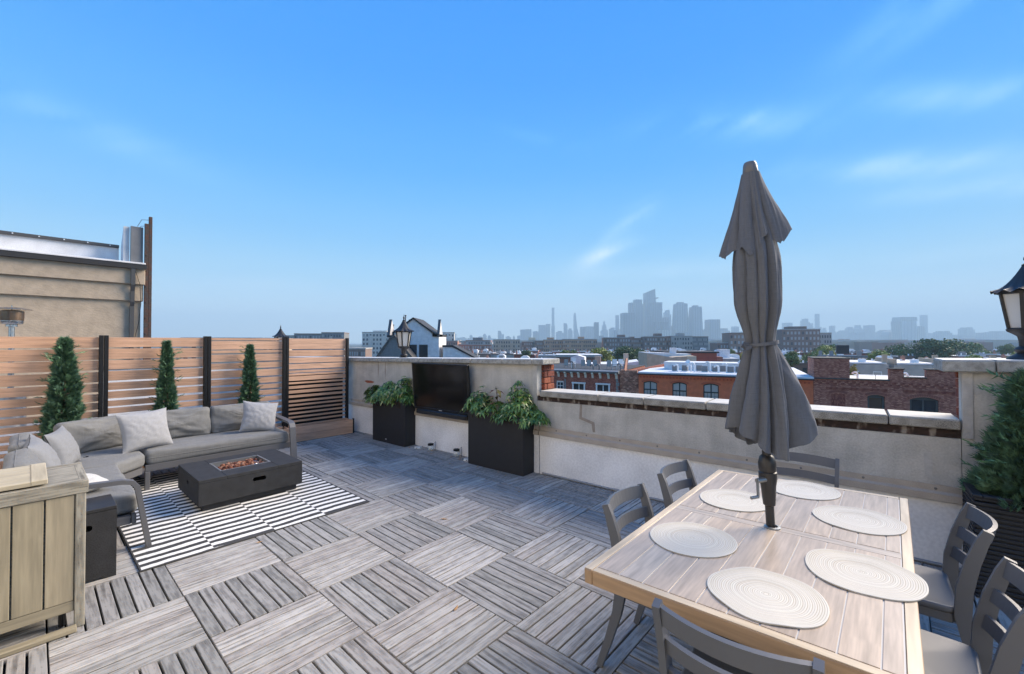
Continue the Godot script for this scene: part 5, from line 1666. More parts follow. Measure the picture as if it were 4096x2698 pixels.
	for k in 7: part("coping_tile", tm, M.clay, o, Vector3(-1.3 + k * 0.22, -0.93, -0.5), Vector3(0, 0, 0.0))
	# --- red painted brick building
	o = thing("red_building", "red painted brick building with arched green windows and white roof", "building", at, STREET_TURN)
	holes = []
	for s in [0.71, 3.1, 5.52, 7.93, 10.33]: holes.append(arched(s, s + 1.15, -3.9, -1.68, 0.14))
	part("wall", wall_with_holes(PackedVector2Array([Vector2(0.3, -12), Vector2(13.0, -12), Vector2(13.0, -1.12), Vector2(0.3, -1.12)]), holes, -0.35, 0), M.red_paint, o)
	bpart("inner_wall", Vector3(6.65, -6.3, -7.0), Vector3(12.6, 10.3, 12.8), M.red_paint, o)
	bpart("roof", Vector3(6.65, -0.955, -6.8), Vector3(12.75, 0.15, 14.0), M.roof_white, o, 0.02)
	bpart("roof_edge", Vector3(6.65, -1.075, -6.7), Vector3(12.73, 0.085, 14.1), M.roof_black, o)
	for s in holes.size():
		var x0: float = holes[s][0].x
		var w := Node3D.new()
		w.name = "window"
		o.add_child(w, true)
		w.position = Vector3(x0 + 0.575, 0, -0.12)
		b = MB.new()
		var ring := arched(-0.575, 0.575, -3.9, -1.68, 0.14)
		var inn := arched(-0.50, 0.50, -3.85, -1.78, 0.11)
		for e in [[-0.6, 0.0], [0.0, 0.6]]:
			var strip := PackedVector2Array([Vector2(e[0], -5), Vector2(e[1], -5), Vector2(e[1], 0), Vector2(e[0], 0)])
			for q in Geometry2D.intersect_polygons(ring, strip):
				for r in Geometry2D.clip_polygons(q, inn): b.prism(r, -0.05, 0.04)
		part("frame", b, M.green_frame, w)
		bpart("mullion", Vector3(0, -2.8, 0.0), Vector3(0.09, 2.1, 0.07), M.green_frame, w)
		bpart("transom", Vector3(0, -2.42, 0.0), Vector3(1.0, 0.1, 0.075), M.green_frame, w)
		for e in [-1, 1]:
			bpart("pane", Vector3(e * 0.27, -2.08, -0.03), Vector3(0.46, 0.62, 0.01), M.pane_blind, w)
			var lp := bpart("pane", Vector3(e * 0.27, -3.15, -0.03), Vector3(0.46, 1.4, 0.01), M.pane_blind, w)
			bpart("glazing_bar", Vector3(0, 0, 0.015), Vector3(0.025, 1.4, 0.02), M.green_frame, lp)
			for j in 3: bpart("glazing_bar", Vector3(0, 0.4 - j * 0.42, 0.014), Vector3(0.46, 0.02, 0.018), M.green_frame, lp)
		b = MB.new()                                        # brick hood over the arch
		var pts := []
		for k in 13:
			var t := k / 12.0
			pts.append(Vector3(lerpf(-0.72, 0.72, t), -1.60 - 0.16 * pow(2 * t - 1, 2), 0.13))
		b.bar(pts, [0.04], 0.14, Vector3.BACK)
		part("arch_hood", b, M.red_trim, w)
	var db := MB.new()
	db.box(Vector3.ZERO, Vector3(0.11, 0.14, 0.07), 0.0)
	var dm := db.mesh()
	for k in 46: part("dentil", dm, M.red_trim, o, Vector3(0.5 + k * 0.272, -1.33, 0.034))
	bpart("corbel_band", Vector3(6.65, -1.19, 0.03), Vector3(12.68, 0.14, 0.08), M.red_paint, o)
	roof_units()
	# --- plain brick building with stepped parapet
	o = thing("brick_building", "brown brick building with stepped parapet and arched grey windows", "building", at, STREET_TURN)
	holes = [arched(16.15, 17.1, -3.6, -2.0, 0.13), arched(18.42, 19.88, -3.6, -2.02, 0.2)]
	part("wall", wall_with_holes(gable([[13.02, -12], [24, -12], [24, -0.18], [19.3, -0.18], [19.3, -0.76], [18.12, -0.76], [18.12, -0.18], [17.37, -0.18], [17.37, -1.0], [13.02, -1.0]]), holes, -0.4, 0), M.brick_wall, o)
	bpart("inner_wall", Vector3(18.4, -6.5, -6.5), Vector3(10.6, 10.0, 11.4), M.brick_wall, o)
	bpart("roof", Vector3(18.5, -1.48, -6.5), Vector3(10.9, 0.05, 12.2), M.cream, o)
	var tw := bpart("stair_tower", Vector3(14.1, -0.24, -1.6), Vector3(2.14, 1.46, 3.15), M.brick_wall, o)
	bpart("tower_coping", Vector3(0, 0.76, 0), Vector3(2.22, 0.06, 3.22), M.dark_stone, tw, 0.01)
	for q in [[13.02, 17.37, -1.0, 0.08], [17.37, 18.12, -0.18, 0.07], [18.12, 19.3, -0.76, 0.07], [19.3, 24.0, -0.18, 0.07]]:
		bpart("coping", Vector3((q[0] + q[1]) / 2, q[2] + q[3] / 2, -0.18), Vector3(q[1] - q[0] - 0.004 + (0.1 if q[2] > -0.5 else 0.0), q[3], 0.56), M.dark_stone, o, 0.015)
	# checker band, raised panels and arch rings
	var cb := MB.new()
	cb.box(Vector3.ZERO, Vector3(0.22, 0.13, 0.03), 0.0)
	var cm := cb.mesh()
	for k in 24:
		for r in 2: part("checker_brick", cm, M.brick_dark, o, Vector3(13.2 + k * 0.44 + r * 0.22, -1.18 - r * 0.14, 0.012))
	for q in [[14.95, 3.5], [19.5, 3.2]]:
		bpart("string_course", Vector3(q[0] + (0.55 if q[0] < 16 else 0.2), -1.56, 0.02), Vector3(q[1], 0.05, 0.08), M.brick_wall, o)
		bpart("frieze", Vector3(q[0] + (0.55 if q[0] < 16 else 0.2), -1.67, 0.008), Vector3(q[1], 0.16, 0.04), M.brick_dark, o)
	for q in [[14.03, 14.89, -1.98, 0.13], [16.15, 17.1, -2.0, 0.13], [18.42, 19.88, -2.02, 0.2]]:
		b = MB.new()
		var pts := []
		for k in 15:
			var t := k / 14.0
			pts.append(Vector3(lerpf(q[0] - 0.1, q[1] + 0.1, t), q[2] + 0.1 - q[3] * pow(2 * t - 1, 2), 0.02))
		b.bar(pts, [0.07], 0.19, Vector3.BACK)
		part("brick_arch", b, M.brick_wall, o)
	bpart("blind_window", Vector3(14.46, -2.9, 0.003), Vector3(0.86, 1.7, 0.03), M.brick_dark, o)
	for q in [[16.15, 17.1, 0], [18.42, 19.88, 1]]:
		var w := Node3D.new()
		w.name = "window"
		o.add_child(w, true)
		w.position = Vector3((q[0] + q[1]) / 2, 0, -0.16)
		var ww: float = q[1] - q[0]
		bpart("frame", Vector3(0, -2.06, 0), Vector3(ww, 0.2 + 0.06 * q[2], 0.08), M.grey_frame, w)
		for e in [-1, 1]: bpart("frame_post", Vector3(e * (ww / 2 - 0.06), -2.85, 0), Vector3(0.12, 1.5, 0.08), M.grey_frame, w)
		bpart("sash_rail", Vector3(0, -2.2, -0.01), Vector3(ww - 0.2, 0.06, 0.05), M.grey_frame, w)
		if q[2] == 1:
			bpart("mullion", Vector3(-0.02, -2.85, 0.0), Vector3(0.09, 1.5, 0.07), M.grey_frame, w)
			for e in [-1, 1]: bpart("pane", Vector3(e * ww / 4, -2.85, -0.03), Vector3(ww / 2 - 0.1, 1.5, 0.01), M.pane, w)
		else:
			bpart("pane", Vector3(0, -2.85, -0.03), Vector3(ww - 0.2, 1.5, 0.01), M.pane_brown, w)
	for q in [[16.1, -2.6, 0.7], [18.9, -2.2, 0.75]]: vent_pipe("white gooseneck vent pipe on the stepped parapet building", at_street(q[0], q[1], -1.45), q[2], M.white_metal, "white gooseneck vents")
	var rl := thing("roof_railing", "thin dark wire railing behind the brick parapet", "railing", at_street(15.25, -0.9, -1.45), STREET_TURN)
	for k in 2: bpart("rail", Vector3(2.4, 0.42 + k * 0.33, 0), Vector3(4.8, 0.014, 0.014), M.wire, rl)
	for k in 4: bpart("post", Vector3(k * 1.55, 0.4, 0), Vector3(0.025, 0.8, 0.025), M.wire, rl)
	var st := struct("street", at_street(5, 9, -12.0), STREET_TURN)
	bpart("carriageway", Vector3(0, 0.03, 0), Vector3(120, 0.04, 9), M.asphalt, st)
	for e in [-1, 1]: bpart("pavement", Vector3(0, 0.09, e * 6.8), Vector3(120, 0.15, 4.2), M.stone, st)

func vent_pipe(label: String, at: Vector3, h: float, m, group: String):
	var o := thing("vent_pipe", label, "vent", at, STREET_TURN, group)
	var b := MB.new()
	b.tube([Vector3(0, 0, 0), Vector3(0, h, 0), Vector3(-0.05, h + 0.12, 0), Vector3(-0.18, h + 0.16, 0), Vector3(-0.29, h + 0.1, 0), Vector3(-0.31, h, 0)], [0.07], 9)
	part("pipe", b, m, o)
func roof_units():
	rng.seed = 502
	# white bulkhead, condensers and pipes on the red building
	var o := thing("roof_bulkhead", "low white rooftop bulkhead on the red building", "bulkhead", at_street(5.6, -5.5, -0.88), STREET_TURN)
	bpart("walls", Vector3(0, 0.33, 0), Vector3(7.5, 0.66, 3.0), M.white_wall, o, 0.02)
	bpart("roof", Vector3(0, 0.69, 0), Vector3(7.6, 0.06, 3.1), M.roof_white, o, 0.01)
	for k in 9:
		var s: float = [3.1, 3.85, 5.0, 5.5, 6.3, 6.9, 7.5, 8.1, 8.8][k]
		var u := thing("condenser_unit", "grey air conditioning condenser on the red building's white roof", "condenser", at_street(s, -1.9 - (k % 3) * 0.5, -0.88), STREET_TURN, "condensers on the red building")
		bpart("case", Vector3(0, 0.3, 0), Vector3(0.48, 0.5, 0.4), M.unit, u, 0.015)
		bpart("base", Vector3(0, 0.025, 0), Vector3(0.5, 0.05, 0.42), M.white_metal, u)
		for j in 5: bpart("louvre", Vector3(0, 0.12 + j * 0.08, 0.205), Vector3(0.42, 0.02, 0.012), M.grey_frame, u)
	for k in 7: vent_pipe("white vent pipe among the condensers on the red building", at_street([3.4, 4.4, 4.75, 5.9, 6.6, 7.2, 8.4][k], -1.2 - (k % 2) * 0.8, -0.9), rng.randf_range(0.4, 0.9), M.white_metal, "vent pipes among the condensers")
	var dsh := thing("satellite_dish", "small white satellite dish on the red building's roof", "satellite dish", at_street(4.15, -2.2, -0.88), STREET_TURN)
	var b := MB.new()
	b.tube([Vector3.ZERO, Vector3(0, 0.75, 0)], [0.025], 6)
	part("mast", b, M.white_metal, dsh)
	b = MB.new()
	b.x = Transform3D(Basis(Vector3.RIGHT, 1.1) * Basis(Vector3.BACK, 0.3), Vector3(0, 0.85, 0.05))
	b.lathe([Vector2(0, 0), Vector2(0.12, 0.02), Vector2(0.2, 0.06), Vector2(0.2, 0.065), Vector2(0.1, 0.02), Vector2(0, 0.005)], 18)
	part("dish", b, M.white_metal, dsh)

# ---------------------------------------------------------------- city
func block(a: Array):
	var o := thing("apartment_block", a[0], "building", Vector3(a[2], 0, -a[3]), -atan2(a[2], a[3]) * 0.5)
	var w: float = a[4]
	var top: float = a[6]
	bpart("wall", Vector3(0, (top - 12) / 2, -a[5] / 2), Vector3(w, top + 12, a[5]), M.walls[a[1]], o)
	bpart("parapet", Vector3(0, top + 0.25, -a[5] / 2), Vector3(w + 0.3, 0.5, a[5] + 0.3), M.walls["dark" if a[1] in ["brown", "slate"] else "grey"], o)
	if a[9].size():
		bpart("penthouse", Vector3(a[9][0], top + 0.5 + a[9][2] / 2, -a[5] * 0.4), Vector3(a[9][1], a[9][2] + 0.4, a[5] * 0.5), M.walls[a[1]], o)
	var sx: float = w / a[7]
	var wb := MB.new()
	wb.box(Vector3.ZERO, Vector3(sx * 0.5, 1.55, 0.12), 0.0)
	var wm := wb.mesh()
	var pb := MB.new()
	pb.box(Vector3.ZERO, Vector3(sx * 0.5 + 0.25, 1.8, 0.08), 0.0)
	for r in a[8]:
		for c in int(a[7]):
			part("window", wm, M.pane_pale if a[10] == 1 and (c * 7 + r * 3) % 5 != 0 or (a[10] == 0 and (c * 5 + r * 11) % 7 == 0) else M.pane_far, o, Vector3((c + 0.5) * sx - w / 2, top - 1.8 - r * 3.0, 0.02))
	# balconies or bays on some columns
	if a[10] == 0 and w > 12:
		for c in int(w / 9.0): bpart("bay", Vector3((c + 0.6) * 9.0 - w / 2, top - 7, 0.3), Vector3(1.6, 10, 0.9), M.walls["grey" if a[1] == "slate" else a[1]], o)

func ordinal(n: int) -> String:
	return "%d%s" % [n, "th" if n % 100 in [11, 12, 13] else ["th", "st", "nd", "rd", "th", "th", "th", "th", "th", "th"][n % 10]]
func make_towers():
	# count each bank of towers outwards from the tallest one, so that every label singles one out
	var tall := 22
	var banks := {}
	for k in TOWERS.size():
		var a: Array = TOWERS[k]
		var bank := "front bank" if a[1] < 640 else "middle bank" if a[1] < 1000 else "rear bank" if a[1] < 1600 else "skyline" if a[1] < 3600 else "farthest bank"
		if not banks.has(bank): banks[bank] = []
		banks[bank].append([a[0] / a[1] - TOWERS[tall][0] / TOWERS[tall][1], k])
	for b in banks:
		var list: Array = banks[b]
		list.sort_custom(func(p, q): return absf(p[0]) < absf(q[0]))
		var n := [0, 0]
		for e in list:
			var side := 0 if e[0] < 0 else 1
			n[side] += 1
			tower(TOWERS[e[1]], e[1], "%s of the %s from the tallest tower towards the %s" % [ordinal(n[side]), b, "gabled house" if side == 0 else "large lantern"])
func tower(a: Array, k: int, place: String):
	var w: float = a[2]
	var t: float = a[3]
	var y0 := -14.0
	var dep := clampf(w, 25, 60)
	var label := "hazy flat topped tower"
	var h := t - y0
	var p: Array
	match int(a[4]):
		0: p = [[-w / 2, y0], [w / 2, y0], [w / 2, t], [-w / 2, t]]
		1:
			p = [[-w / 2, y0], [w / 2, y0], [w / 2, t - h * 0.13], [w * 0.26, t - h * 0.13], [w * 0.26, t], [-w * 0.24, t], [-w * 0.24, t - h * 0.07], [-w / 2, t - h * 0.07]]
			label = "hazy stepped tower"
		2:
			p = [[-w / 2, y0], [w / 2, y0], [w / 2, t - h * 0.42], [w * 0.27, t - h * 0.36], [w * 0.22, t - h * 0.2], [w * 0.05, t - h * 0.13], [0.8, t], [-0.8, t], [-w * 0.05, t - h * 0.13], [-w * 0.22, t - h * 0.2], [-w * 0.27, t - h * 0.36], [-w / 2, t - h * 0.42]]
			label = "hazy needle spired tower"
		3:
			p = [[-w / 2, y0], [w / 2, y0], [w * 0.36, t], [-w * 0.3, t], [-w * 0.34, t - h * 0.15]]
			label = "hazy tapering glass tower"
		4:
			p = [[-w / 2, y0], [w / 2, y0], [w / 2, t - h * 0.09], [w * 0.2, t - h * 0.02], [-w * 0.3, t], [-w / 2, t]]
			label = "hazy slant topped tower"
		5:
			p = [[-w / 2, y0], [w / 2, y0], [w / 2, t - h * 0.5], [w * 0.36, t - h * 0.5], [w * 0.36, t], [-w * 0.36, t], [-w * 0.36, t - h * 0.5], [-w / 2, t - h * 0.5]]
			label = "pencil thin hazy tower"
		6:
			p = [[-w * 0.42, y0], [w / 2, y0], [w * 0.46, t - h * 0.72], [w * 0.1, t - h * 0.5], [-w * 0.12, t - h * 0.1], [-w * 0.22, t], [-w * 0.3, t], [-w * 0.42, t - h * 0.1]]
			label = "feather thin hazy tower"
		7:
			p = [[-w / 2, y0], [w * 0.5, y0], [w * 0.43, t - h * 0.25], [w * 0.34, t], [w * 0.3, t], [-w / 2, t - h * 0.06]]
			label = "tallest hazy glass skyscraper with a slanted top and projecting deck"
		8:
			p = [[-w / 2, y0], [w / 2, y0], [w / 2, t - h * 0.3], [w * 0.42, t - h * 0.12], [w * 0.2, t - h * 0.02], [0.0, t], [-w * 0.2, t - h * 0.02], [-w * 0.42, t - h * 0.12], [-w / 2, t - h * 0.3]]
			label = "hazy round topped tower"
		9:
			p = [[-w * 0.36, y0], [w * 0.40, y0], [w * 0.44, t - h * 0.14], [w * 0.5, t - h * 0.14], [w * 0.46, t], [-w * 0.42, t], [-w * 0.44, t - h * 0.14], [-w * 0.5, t - h * 0.14]]
			label = "wide finned hazy tower"
	if a[1] < 1600: label = "low hazy building"
	if a[1] >= 3600: label = "low hazy block"
	if a[4] != 7: label += ", " + place
	var o := thing("high_rise", label, "high rise", Vector3(a[0], 0, -a[1]), 0.0, "distant skyline towers")
	var b := MB.new()
	b.prism(gable(p), -dep, 0)
	part("shaft", b, M.towers[a[5]] if a[1] > 1600 else M.walls[["grey", "tan", "brown", "brick"][k % 4]], o)
	if a[4] == 7:
		var d := MB.new()
		d.prism(gable([[w * 0.2, t - h * 0.155], [w * 0.72, t - h * 0.15], [w * 0.5, t - h * 0.175], [w * 0.3, t - h * 0.18]]), -dep * 0.7, 6)
		part("observation_deck", d, M.towers[2], o)
	if a[4] == 9:
		for q in 11: bpart("fin", Vector3(lerpf(-w * 0.38, w * 0.40, q / 10.0), y0 + h * 0.43, 1.5), Vector3(w * 0.022, h * 0.84, 3.0), M.white_wall, o)
	if a[4] == 3:
		bpart("mast", Vector3(0, t + 4, -dep / 2), Vector3(w * 0.4, 8, dep * 0.4), M.towers[1], o)

func leafy_tree(a: Array, seed: int):
	rng.seed = 700 + seed
	var d: float = a[2]
	var w: float = a[3]
	var top: float = a[4]
	var o := thing("tree", a[0], "tree", Vector3(a[1], -12, -d))
	var H := top + 12.0
	var ch := minf(H * 0.72, maxf(w * 0.95, 4.0))
	var b := MB.new()
	b.tube([Vector3.ZERO, Vector3(0.1, H * 0.4, 0), Vector3(0, H - ch * 0.5, 0)], [0.3, 0.22, 0.14], 8)
	for k in 7:
		var an := TAU * k / 7.0
		b.tube([Vector3(0, H - ch * 0.8 + k * 0.1, 0), Vector3(cos(an) * w * 0.18, H - ch * 0.55, sin(an) * w * 0.18), Vector3(cos(an) * w * 0.36, H - ch * 0.3, sin(an) * w * 0.36)], [0.12, 0.08, 0.03], 5, false)
	part("trunk", b, M.bark, o)
	var cols: Array = [[Color(0.045, 0.08, 0.028), Color(0.13, 0.18, 0.055)], [Color(0.17, 0.19, 0.035), Color(0.34, 0.36, 0.07)], [Color(0.25, 0.19, 0.035), Color(0.46, 0.36, 0.075)], [Color(0.09, 0.125, 0.035), Color(0.21, 0.25, 0.065)]][int(a[5])]
	b = MB.new()
	b.colored = true
	var c0 := Vector3(0, H - ch / 2, 0)
	var n := 84
	for k in n:
		var dir := Vector3(rng.randfn(), rng.randfn() * 0.9 + 0.15, rng.randfn()).normalized()
		var rad := pow(rng.randf(), 0.34)
		var cc := c0 + Vector3(dir.x * w / 2, dir.y * ch / 2, dir.z * w / 2) * rad * 0.9
		var cr := w * rng.randf_range(0.11, 0.19)
		var tone := rng.randf()
		for j in 52:
			var q := Vector3(rng.randfn(), rng.randfn(), rng.randfn()).normalized()
			var p := cc + q * cr * (0.55 + 0.45 * rng.randf()) * Vector3(1.15, 0.8, 1.15)
			var s := w * 0.024 * rng.randf_range(0.6, 1.4) + 0.05
			var nn := (q + Vector3(rng.randfn(), rng.randfn(), rng.randfn()) * 0.5).normalized()
			var u := nn.cross(Vector3(rng.randfn(), rng.randfn(), rng.randfn())).normalized() * s
			var v := nn.cross(u).normalized() * s * 0.8
			b.col = cols[0].lerp(cols[1], clampf(tone * 0.7 + rng.randf() * 0.4, 0, 1))
			b.tri(p - u, p + v, p + u)
			b.tri(p - u, p + u * 0.9, p - v)
	tag(part("crown", b, M.needle, o), "", "", "", "stuff")

func row_house(label: String, group: String, x: float, d: float, w: float, top: float, wall, roof, kind: int, turn := 0.0):
	var o := thing("row_house", label, "house", Vector3(x, 0, -d), turn, group)
	var dep := 12.0
	bpart("wall", Vector3(0, (top - 12.0) / 2, -dep / 2), Vector3(w - 0.05, top + 12.0, dep), wall, o)
	bpart("roof", Vector3(0, top + 0.04, -dep / 2), Vector3(w - 0.25, 0.08, dep - 0.2), roof, o)
	bpart("cornice", Vector3(0, top + 0.1, 0.02), Vector3(w - 0.06, 0.35, 0.35), M.walls["dark"] if kind % 2 else M.white_metal, o)
	if kind % 3 == 0:
		var b := MB.new()
		b.prism(gable([[-1.2, 0], [1.2, 0], [1.2, 1.1], [0.6, 1.5], [-0.6, 1.5], [-1.2, 1.1]]), -2.4, 0)
		part("bulkhead", b, M.white_wall, o, Vector3(w * 0.15, top + 0.08, -3.5 - kind % 4))
	if kind % 4 != 1:
		var ch := bpart("chimney", Vector3(-w * 0.4, top + 0.6, -2.5 - kind % 5), Vector3(0.55, 1.2, 0.7), M.walls["brick"], o)
		bpart("chimney_pot", Vector3(0, 0.7, 0), Vector3(0.25, 0.3, 0.25), M.clay, ch)
	if kind % 5 == 2: bpart("skylight", Vector3(w * 0.1, top + 0.25, -2.2), Vector3(1.1, 0.35, 1.1), M.pane_pale, o)
	if kind % 5 == 3: bpart("hatch", Vector3(-w * 0.1, top + 0.4, -1.8), Vector3(0.8, 0.7, 0.8), M.unit, o)
	if kind % 7 == 4: bpart("tank", Vector3(w * 0.2, top + 0.7, -5), Vector3(1.4, 1.3, 1.2), M.walls["slate"], o)
	for q in 3:
		var vc := bpart("vent_cap", Vector3(w * (0.32 - q * 0.27), top + 0.35, -1.2 - ((kind + q * 5) % 6) * 0.9), Vector3(0.28, 0.55 + 0.2 * ((kind + q) % 3), 0.28), M.white_metal if (kind + q) % 3 else M.unit, o, 0.02)
		if q == 0: bpart("cowl", Vector3(0, 0.4, 0), Vector3(0.45, 0.16, 0.45), M.white_metal, vc, 0.03)
	if d < 130:
		for c in 3: bpart("window", Vector3((c - 1) * w * 0.3, top - 1.6, 0.02), Vector3(w * 0.14, 1.5, 0.1), M.pane_far if (kind + c) % 3 else M.pane_pale, o)

func make_rows():
	rng.seed = 900
	var walls := [M.walls["brick"], M.walls["brown"], M.walls["dark"], M.walls["grey"], M.walls["tan"], M.walls["red"]]
	var said := ["red brown brick", "brown", "dark brown", "grey", "tan", "dark red"]
	for row in [[235.0, -3.2, -42.0, 300.0], [190.0, -3.3, -36.0, 245.0], [150.0, -3.1, -30.0, 195.0], [112.0, -2.9, -24.0, 148.0]]:
		var x: float = row[2]
		var k := 0
		while x < row[3]:
			var w := rng.randf_range(6.0, 8.5)
			var c := rng.randi() % 6
			var white := rng.randf() < 0.72
			if row[0] < 120 and x > 10 and x < 50:
				x += w
				continue
			var dist: float = row[0] + 3.0 * sin(k * 0.7) - maxf(0.0, x) * 0.12
			row_house("%s row house, %s roof, %s from gabled house, %s row" % [said[c], "white" if white else "grey", ordinal(k + 1), "farthest" if row[0] > 220 else "second farthest" if row[0] > 170 else "middle" if row[0] > 130 else "nearest"], "row houses beyond the street", x + w / 2, dist, w, row[1] + rng.randf_range(-0.8, 0.7), walls[c], M.roof_white if white else M.roof_grey, rng.randi() % 60, -0.1)
			x += w
			k += 1

func window_on(o: Node3D, at: Vector3, w: float, h: float, pane = null):
	var q := bpart("window", at, Vector3(w + 0.16, h + 0.16, 0.08), M.trim_white, o, 0.01)
	bpart("pane", Vector3(0, h * 0.25, 0.036), Vector3(w, h * 0.46, 0.02), pane if pane else M.pane, q)
	bpart("pane", Vector3(0, -h * 0.25, 0.036), Vector3(w, h * 0.46, 0.02), pane if pane else M.pane, q)

func make_near_houses():
	# tan rendered building with a broken parapet, and what stands round it
	var o := thing("tan_building", "tan rendered building with three small white windows and a broken parapet", "building", Vector3(27.1, 0, -75), -0.12)
	var b := MB.new()
	b.prism(gable([[-3.4, -12], [3.4, -12], [3.4, -0.75], [1.6, -0.8], [0.9, -0.95], [-0.6, -0.65], [-3.4, -0.2]]), -9, 0)
	part("wall", b, M.walls["tan"], o)
	bpart("side_wing", Vector3(4.3, -6.5, -5.5), Vector3(1.8, 11.6, 9), M.walls["cream"], o)
	b = MB.new()
	b.prism(gable([[-3.3, -0.35], [-0.6, -0.78], [0.9, -1.08], [3.3, -0.9], [5.2, -0.5], [5.2, -0.4], [-3.3, -0.1]]), -8.8, -4)
	part("roof", b, M.roof_white, o)
	for q in [[-0.75, -2.45], [0.85, -2.2], [2.0, -2.25]]: window_on(o, Vector3(q[0], q[1], 0.02), 0.42, 0.95)
	bpart("chimney", Vector3(2.2, 0.1, -5), Vector3(1.0, 1.3, 0.8), M.white_wall, o)
	b = MB.new()
	for k in 5: b.box(Vector3(4.3, -3.4 + k * 0.25, -0.6), Vector3(1.5, 0.03, 0.9), 0.0)
	part("fire_escape", b, M.wire, o)
	o = thing("red_house", "dark red rendered house with a white window behind the tan building", "house", Vector3(36.4, 0, -82), -0.15)
	bpart("wall", Vector3(0, -6.2, -5), Vector3(5.2, 11.8, 10), M.walls["red"], o)
	bpart("roof", Vector3(-2, -0.2, -5), Vector3(10, 0.3, 10.2), M.roof_black, o)
	bpart("side_wall", Vector3(3.4, -6.6, -6), Vector3(1.8, 11, 8), M.walls["brick"], o)
	window_on(o, Vector3(0.8, -3.3, 0.02), 0.8, 2.0, M.pane_pale)
	o = thing("grey_house", "flat grey house with four small pale windows left of the umbrella", "house", Vector3(42.0, 0, -85), -0.2)
	bpart("wall", Vector3(0, -6.8, -5), Vector3(4.3 * 1.3, 10.5, 10), M.walls["grey"], o)
	bpart("roof", Vector3(0, -1.5, -5), Vector3(5.4, 0.1, 9.8), M.roof_white, o)
	bpart("roof_room", Vector3(0.9, -0.6, -4), Vector3(2.0, 1.8, 2.2), M.white_wall, o)
	for k in 4: window_on(o, Vector3(-1.9 + k * 1.25, -3.2, 0.02), 0.5, 1.0, M.pane_pale)
	o = thing("green_cornice_house", "brown house with a long green bracketed cornice behind the tall parapet end", "house", Vector3(15.1, 0, -97), -0.1)
	bpart("wall", Vector3(0, -6.8, -5), Vector3(10.2, 10.4, 10), M.walls["brick"], o)
	bpart("cornice", Vector3(0, -1.35, 0.3), Vector3(10.4, 0.55, 0.7), M.walls["grey"], o, 0.04)
	for k in 20: bpart("bracket", Vector3(-4.9 + k * 0.515, -1.8, 0.25), Vector3(0.18, 0.5, 0.45), M.walls["slate"], o)
	for k in 7: bpart("window", Vector3(-4.4 + k * 1.45, -3.4, 0.02), Vector3(0.7, 1.6, 0.1), M.pane_far, o)
	bpart("roof", Vector3(0, -1.1, -5), Vector3(10.2, 0.08, 9.8), M.roof_white, o)
	o = thing("white_roof_house", "house with a bright white roof and white bulkhead behind the cornice building", "house", Vector3(11.5, 0, -62), -0.25)
	bpart("wall", Vector3(0, -7, -5), Vector3(13, 9.2, 10), M.walls["tan"], o)
	b = MB.new()
	b.prism(gable([[-6.5, -2.4], [6.5, -2.4], [6.5, -0.95], [4.2, -1.3], [-6.5, -1.8]]), -8, 0.1)
	part("parapet", b, M.white_wall, o)
	b = MB.new()
	b.prism(gable([[-3.0, -2.4], [-1.0, -2.4], [-1.0, -0.45], [-2.0, -0.15], [-3.0, -0.45]]), -2.5, 0.25)
	part("bulkhead", b, M.white_wall, o)
	bpart("door", Vector3(-2.6, -1.5, 0.27), Vector3(0.5, 1.5, 0.05), M.walls["slate"], o)
	bpart("chimney", Vector3(4.8, -0.7, -1), Vector3(0.7, 1.6, 0.7), M.walls["cream"], o)
	bpart("chimney", Vector3(0.9, -1.0, 0.4), Vector3(0.8, 1.4, 0.6), M.walls["tan"], o)
	# right hand: bracketed dark green roofed house, grey rendered houses with white roofs
	o = thing("green_roof_house", "tan house with a dark green cornice and black roof tank", "house", Vector3(73.0, 0, -95), -0.5)
	bpart("wall", Vector3(0, -6.8, -5), Vector3(8.6, 10.2, 10), M.walls["tan"], o)
	bpart("cornice", Vector3(0, -0.9 - 0.5, 0.2), Vector3(8.9, 0.5, 0.6), M.walls["slate"], o, 0.04)
	for k in 15: bpart("bracket", Vector3(-4.1 + k * 0.58, -1.85, 0.15), Vector3(0.16, 0.4, 0.35), M.walls["slate"], o)
	bpart("roof_tank", Vector3(0.6, 0.1, -3), Vector3(2.2, 2.0, 1.8), M.roof_black, o, 0.05)
	for q in [[-1.6, 0.7], [3.4, 0.8], [-3.6, 0.6]]: bpart("roof_box", Vector3(q[0], -0.7, -2), Vector3(q[1], 1.0, 0.7), M.unit, o)
	for q in [[49.0, -60.0, 5.6, -1.0, "grey rendered row house with two white framed windows behind the brick parapet", 2], [54.2, -57.5, 4.6, -1.0, "grey rendered row house with a chimney and white roof next to the two window house", 0], [58.8, -55.0, 5.0, -1.0, "grey rendered row house with a white roof box above the pier", 0], [63.5, -52.0, 5.0, -1.1, "grey rendered row house hidden partly by the pier coping", 0]]:
		o = thing("rendered_house", q[4], "house", Vector3(q[0], 0, q[1]), -0.5, "grey rendered houses behind the brick building")
		bpart("wall", Vector3(0, -6.7, -5), Vector3(q[2], 10.7, 10), M.walls["grey"], o)
		bpart("roof", Vector3(0, -1.2, -5), Vector3(q[2] - 0.3, 0.2, 9.8), M.roof_white, o)
		bpart("party_parapet", Vector3(-q[2] / 2 + 0.15, -0.95, -5), Vector3(0.3, 0.7, 9.8), M.walls["tan"], o)
		bpart("chimney", Vector3(q[2] / 2 - 0.3, -0.6, -0.6), Vector3(0.5, 1.2, 0.5), M.walls["tan"], o)
		bpart("roof_unit", Vector3(0.3, -0.9, -2.0), Vector3(0.8, 0.5, 0.7), M.white_metal, o, 0.03)
		for k in q[5]: window_on(o, Vector3(-0.9 + k * 2.5, -2.9, 0.02), 0.8, 1.0, M.pane_pale)
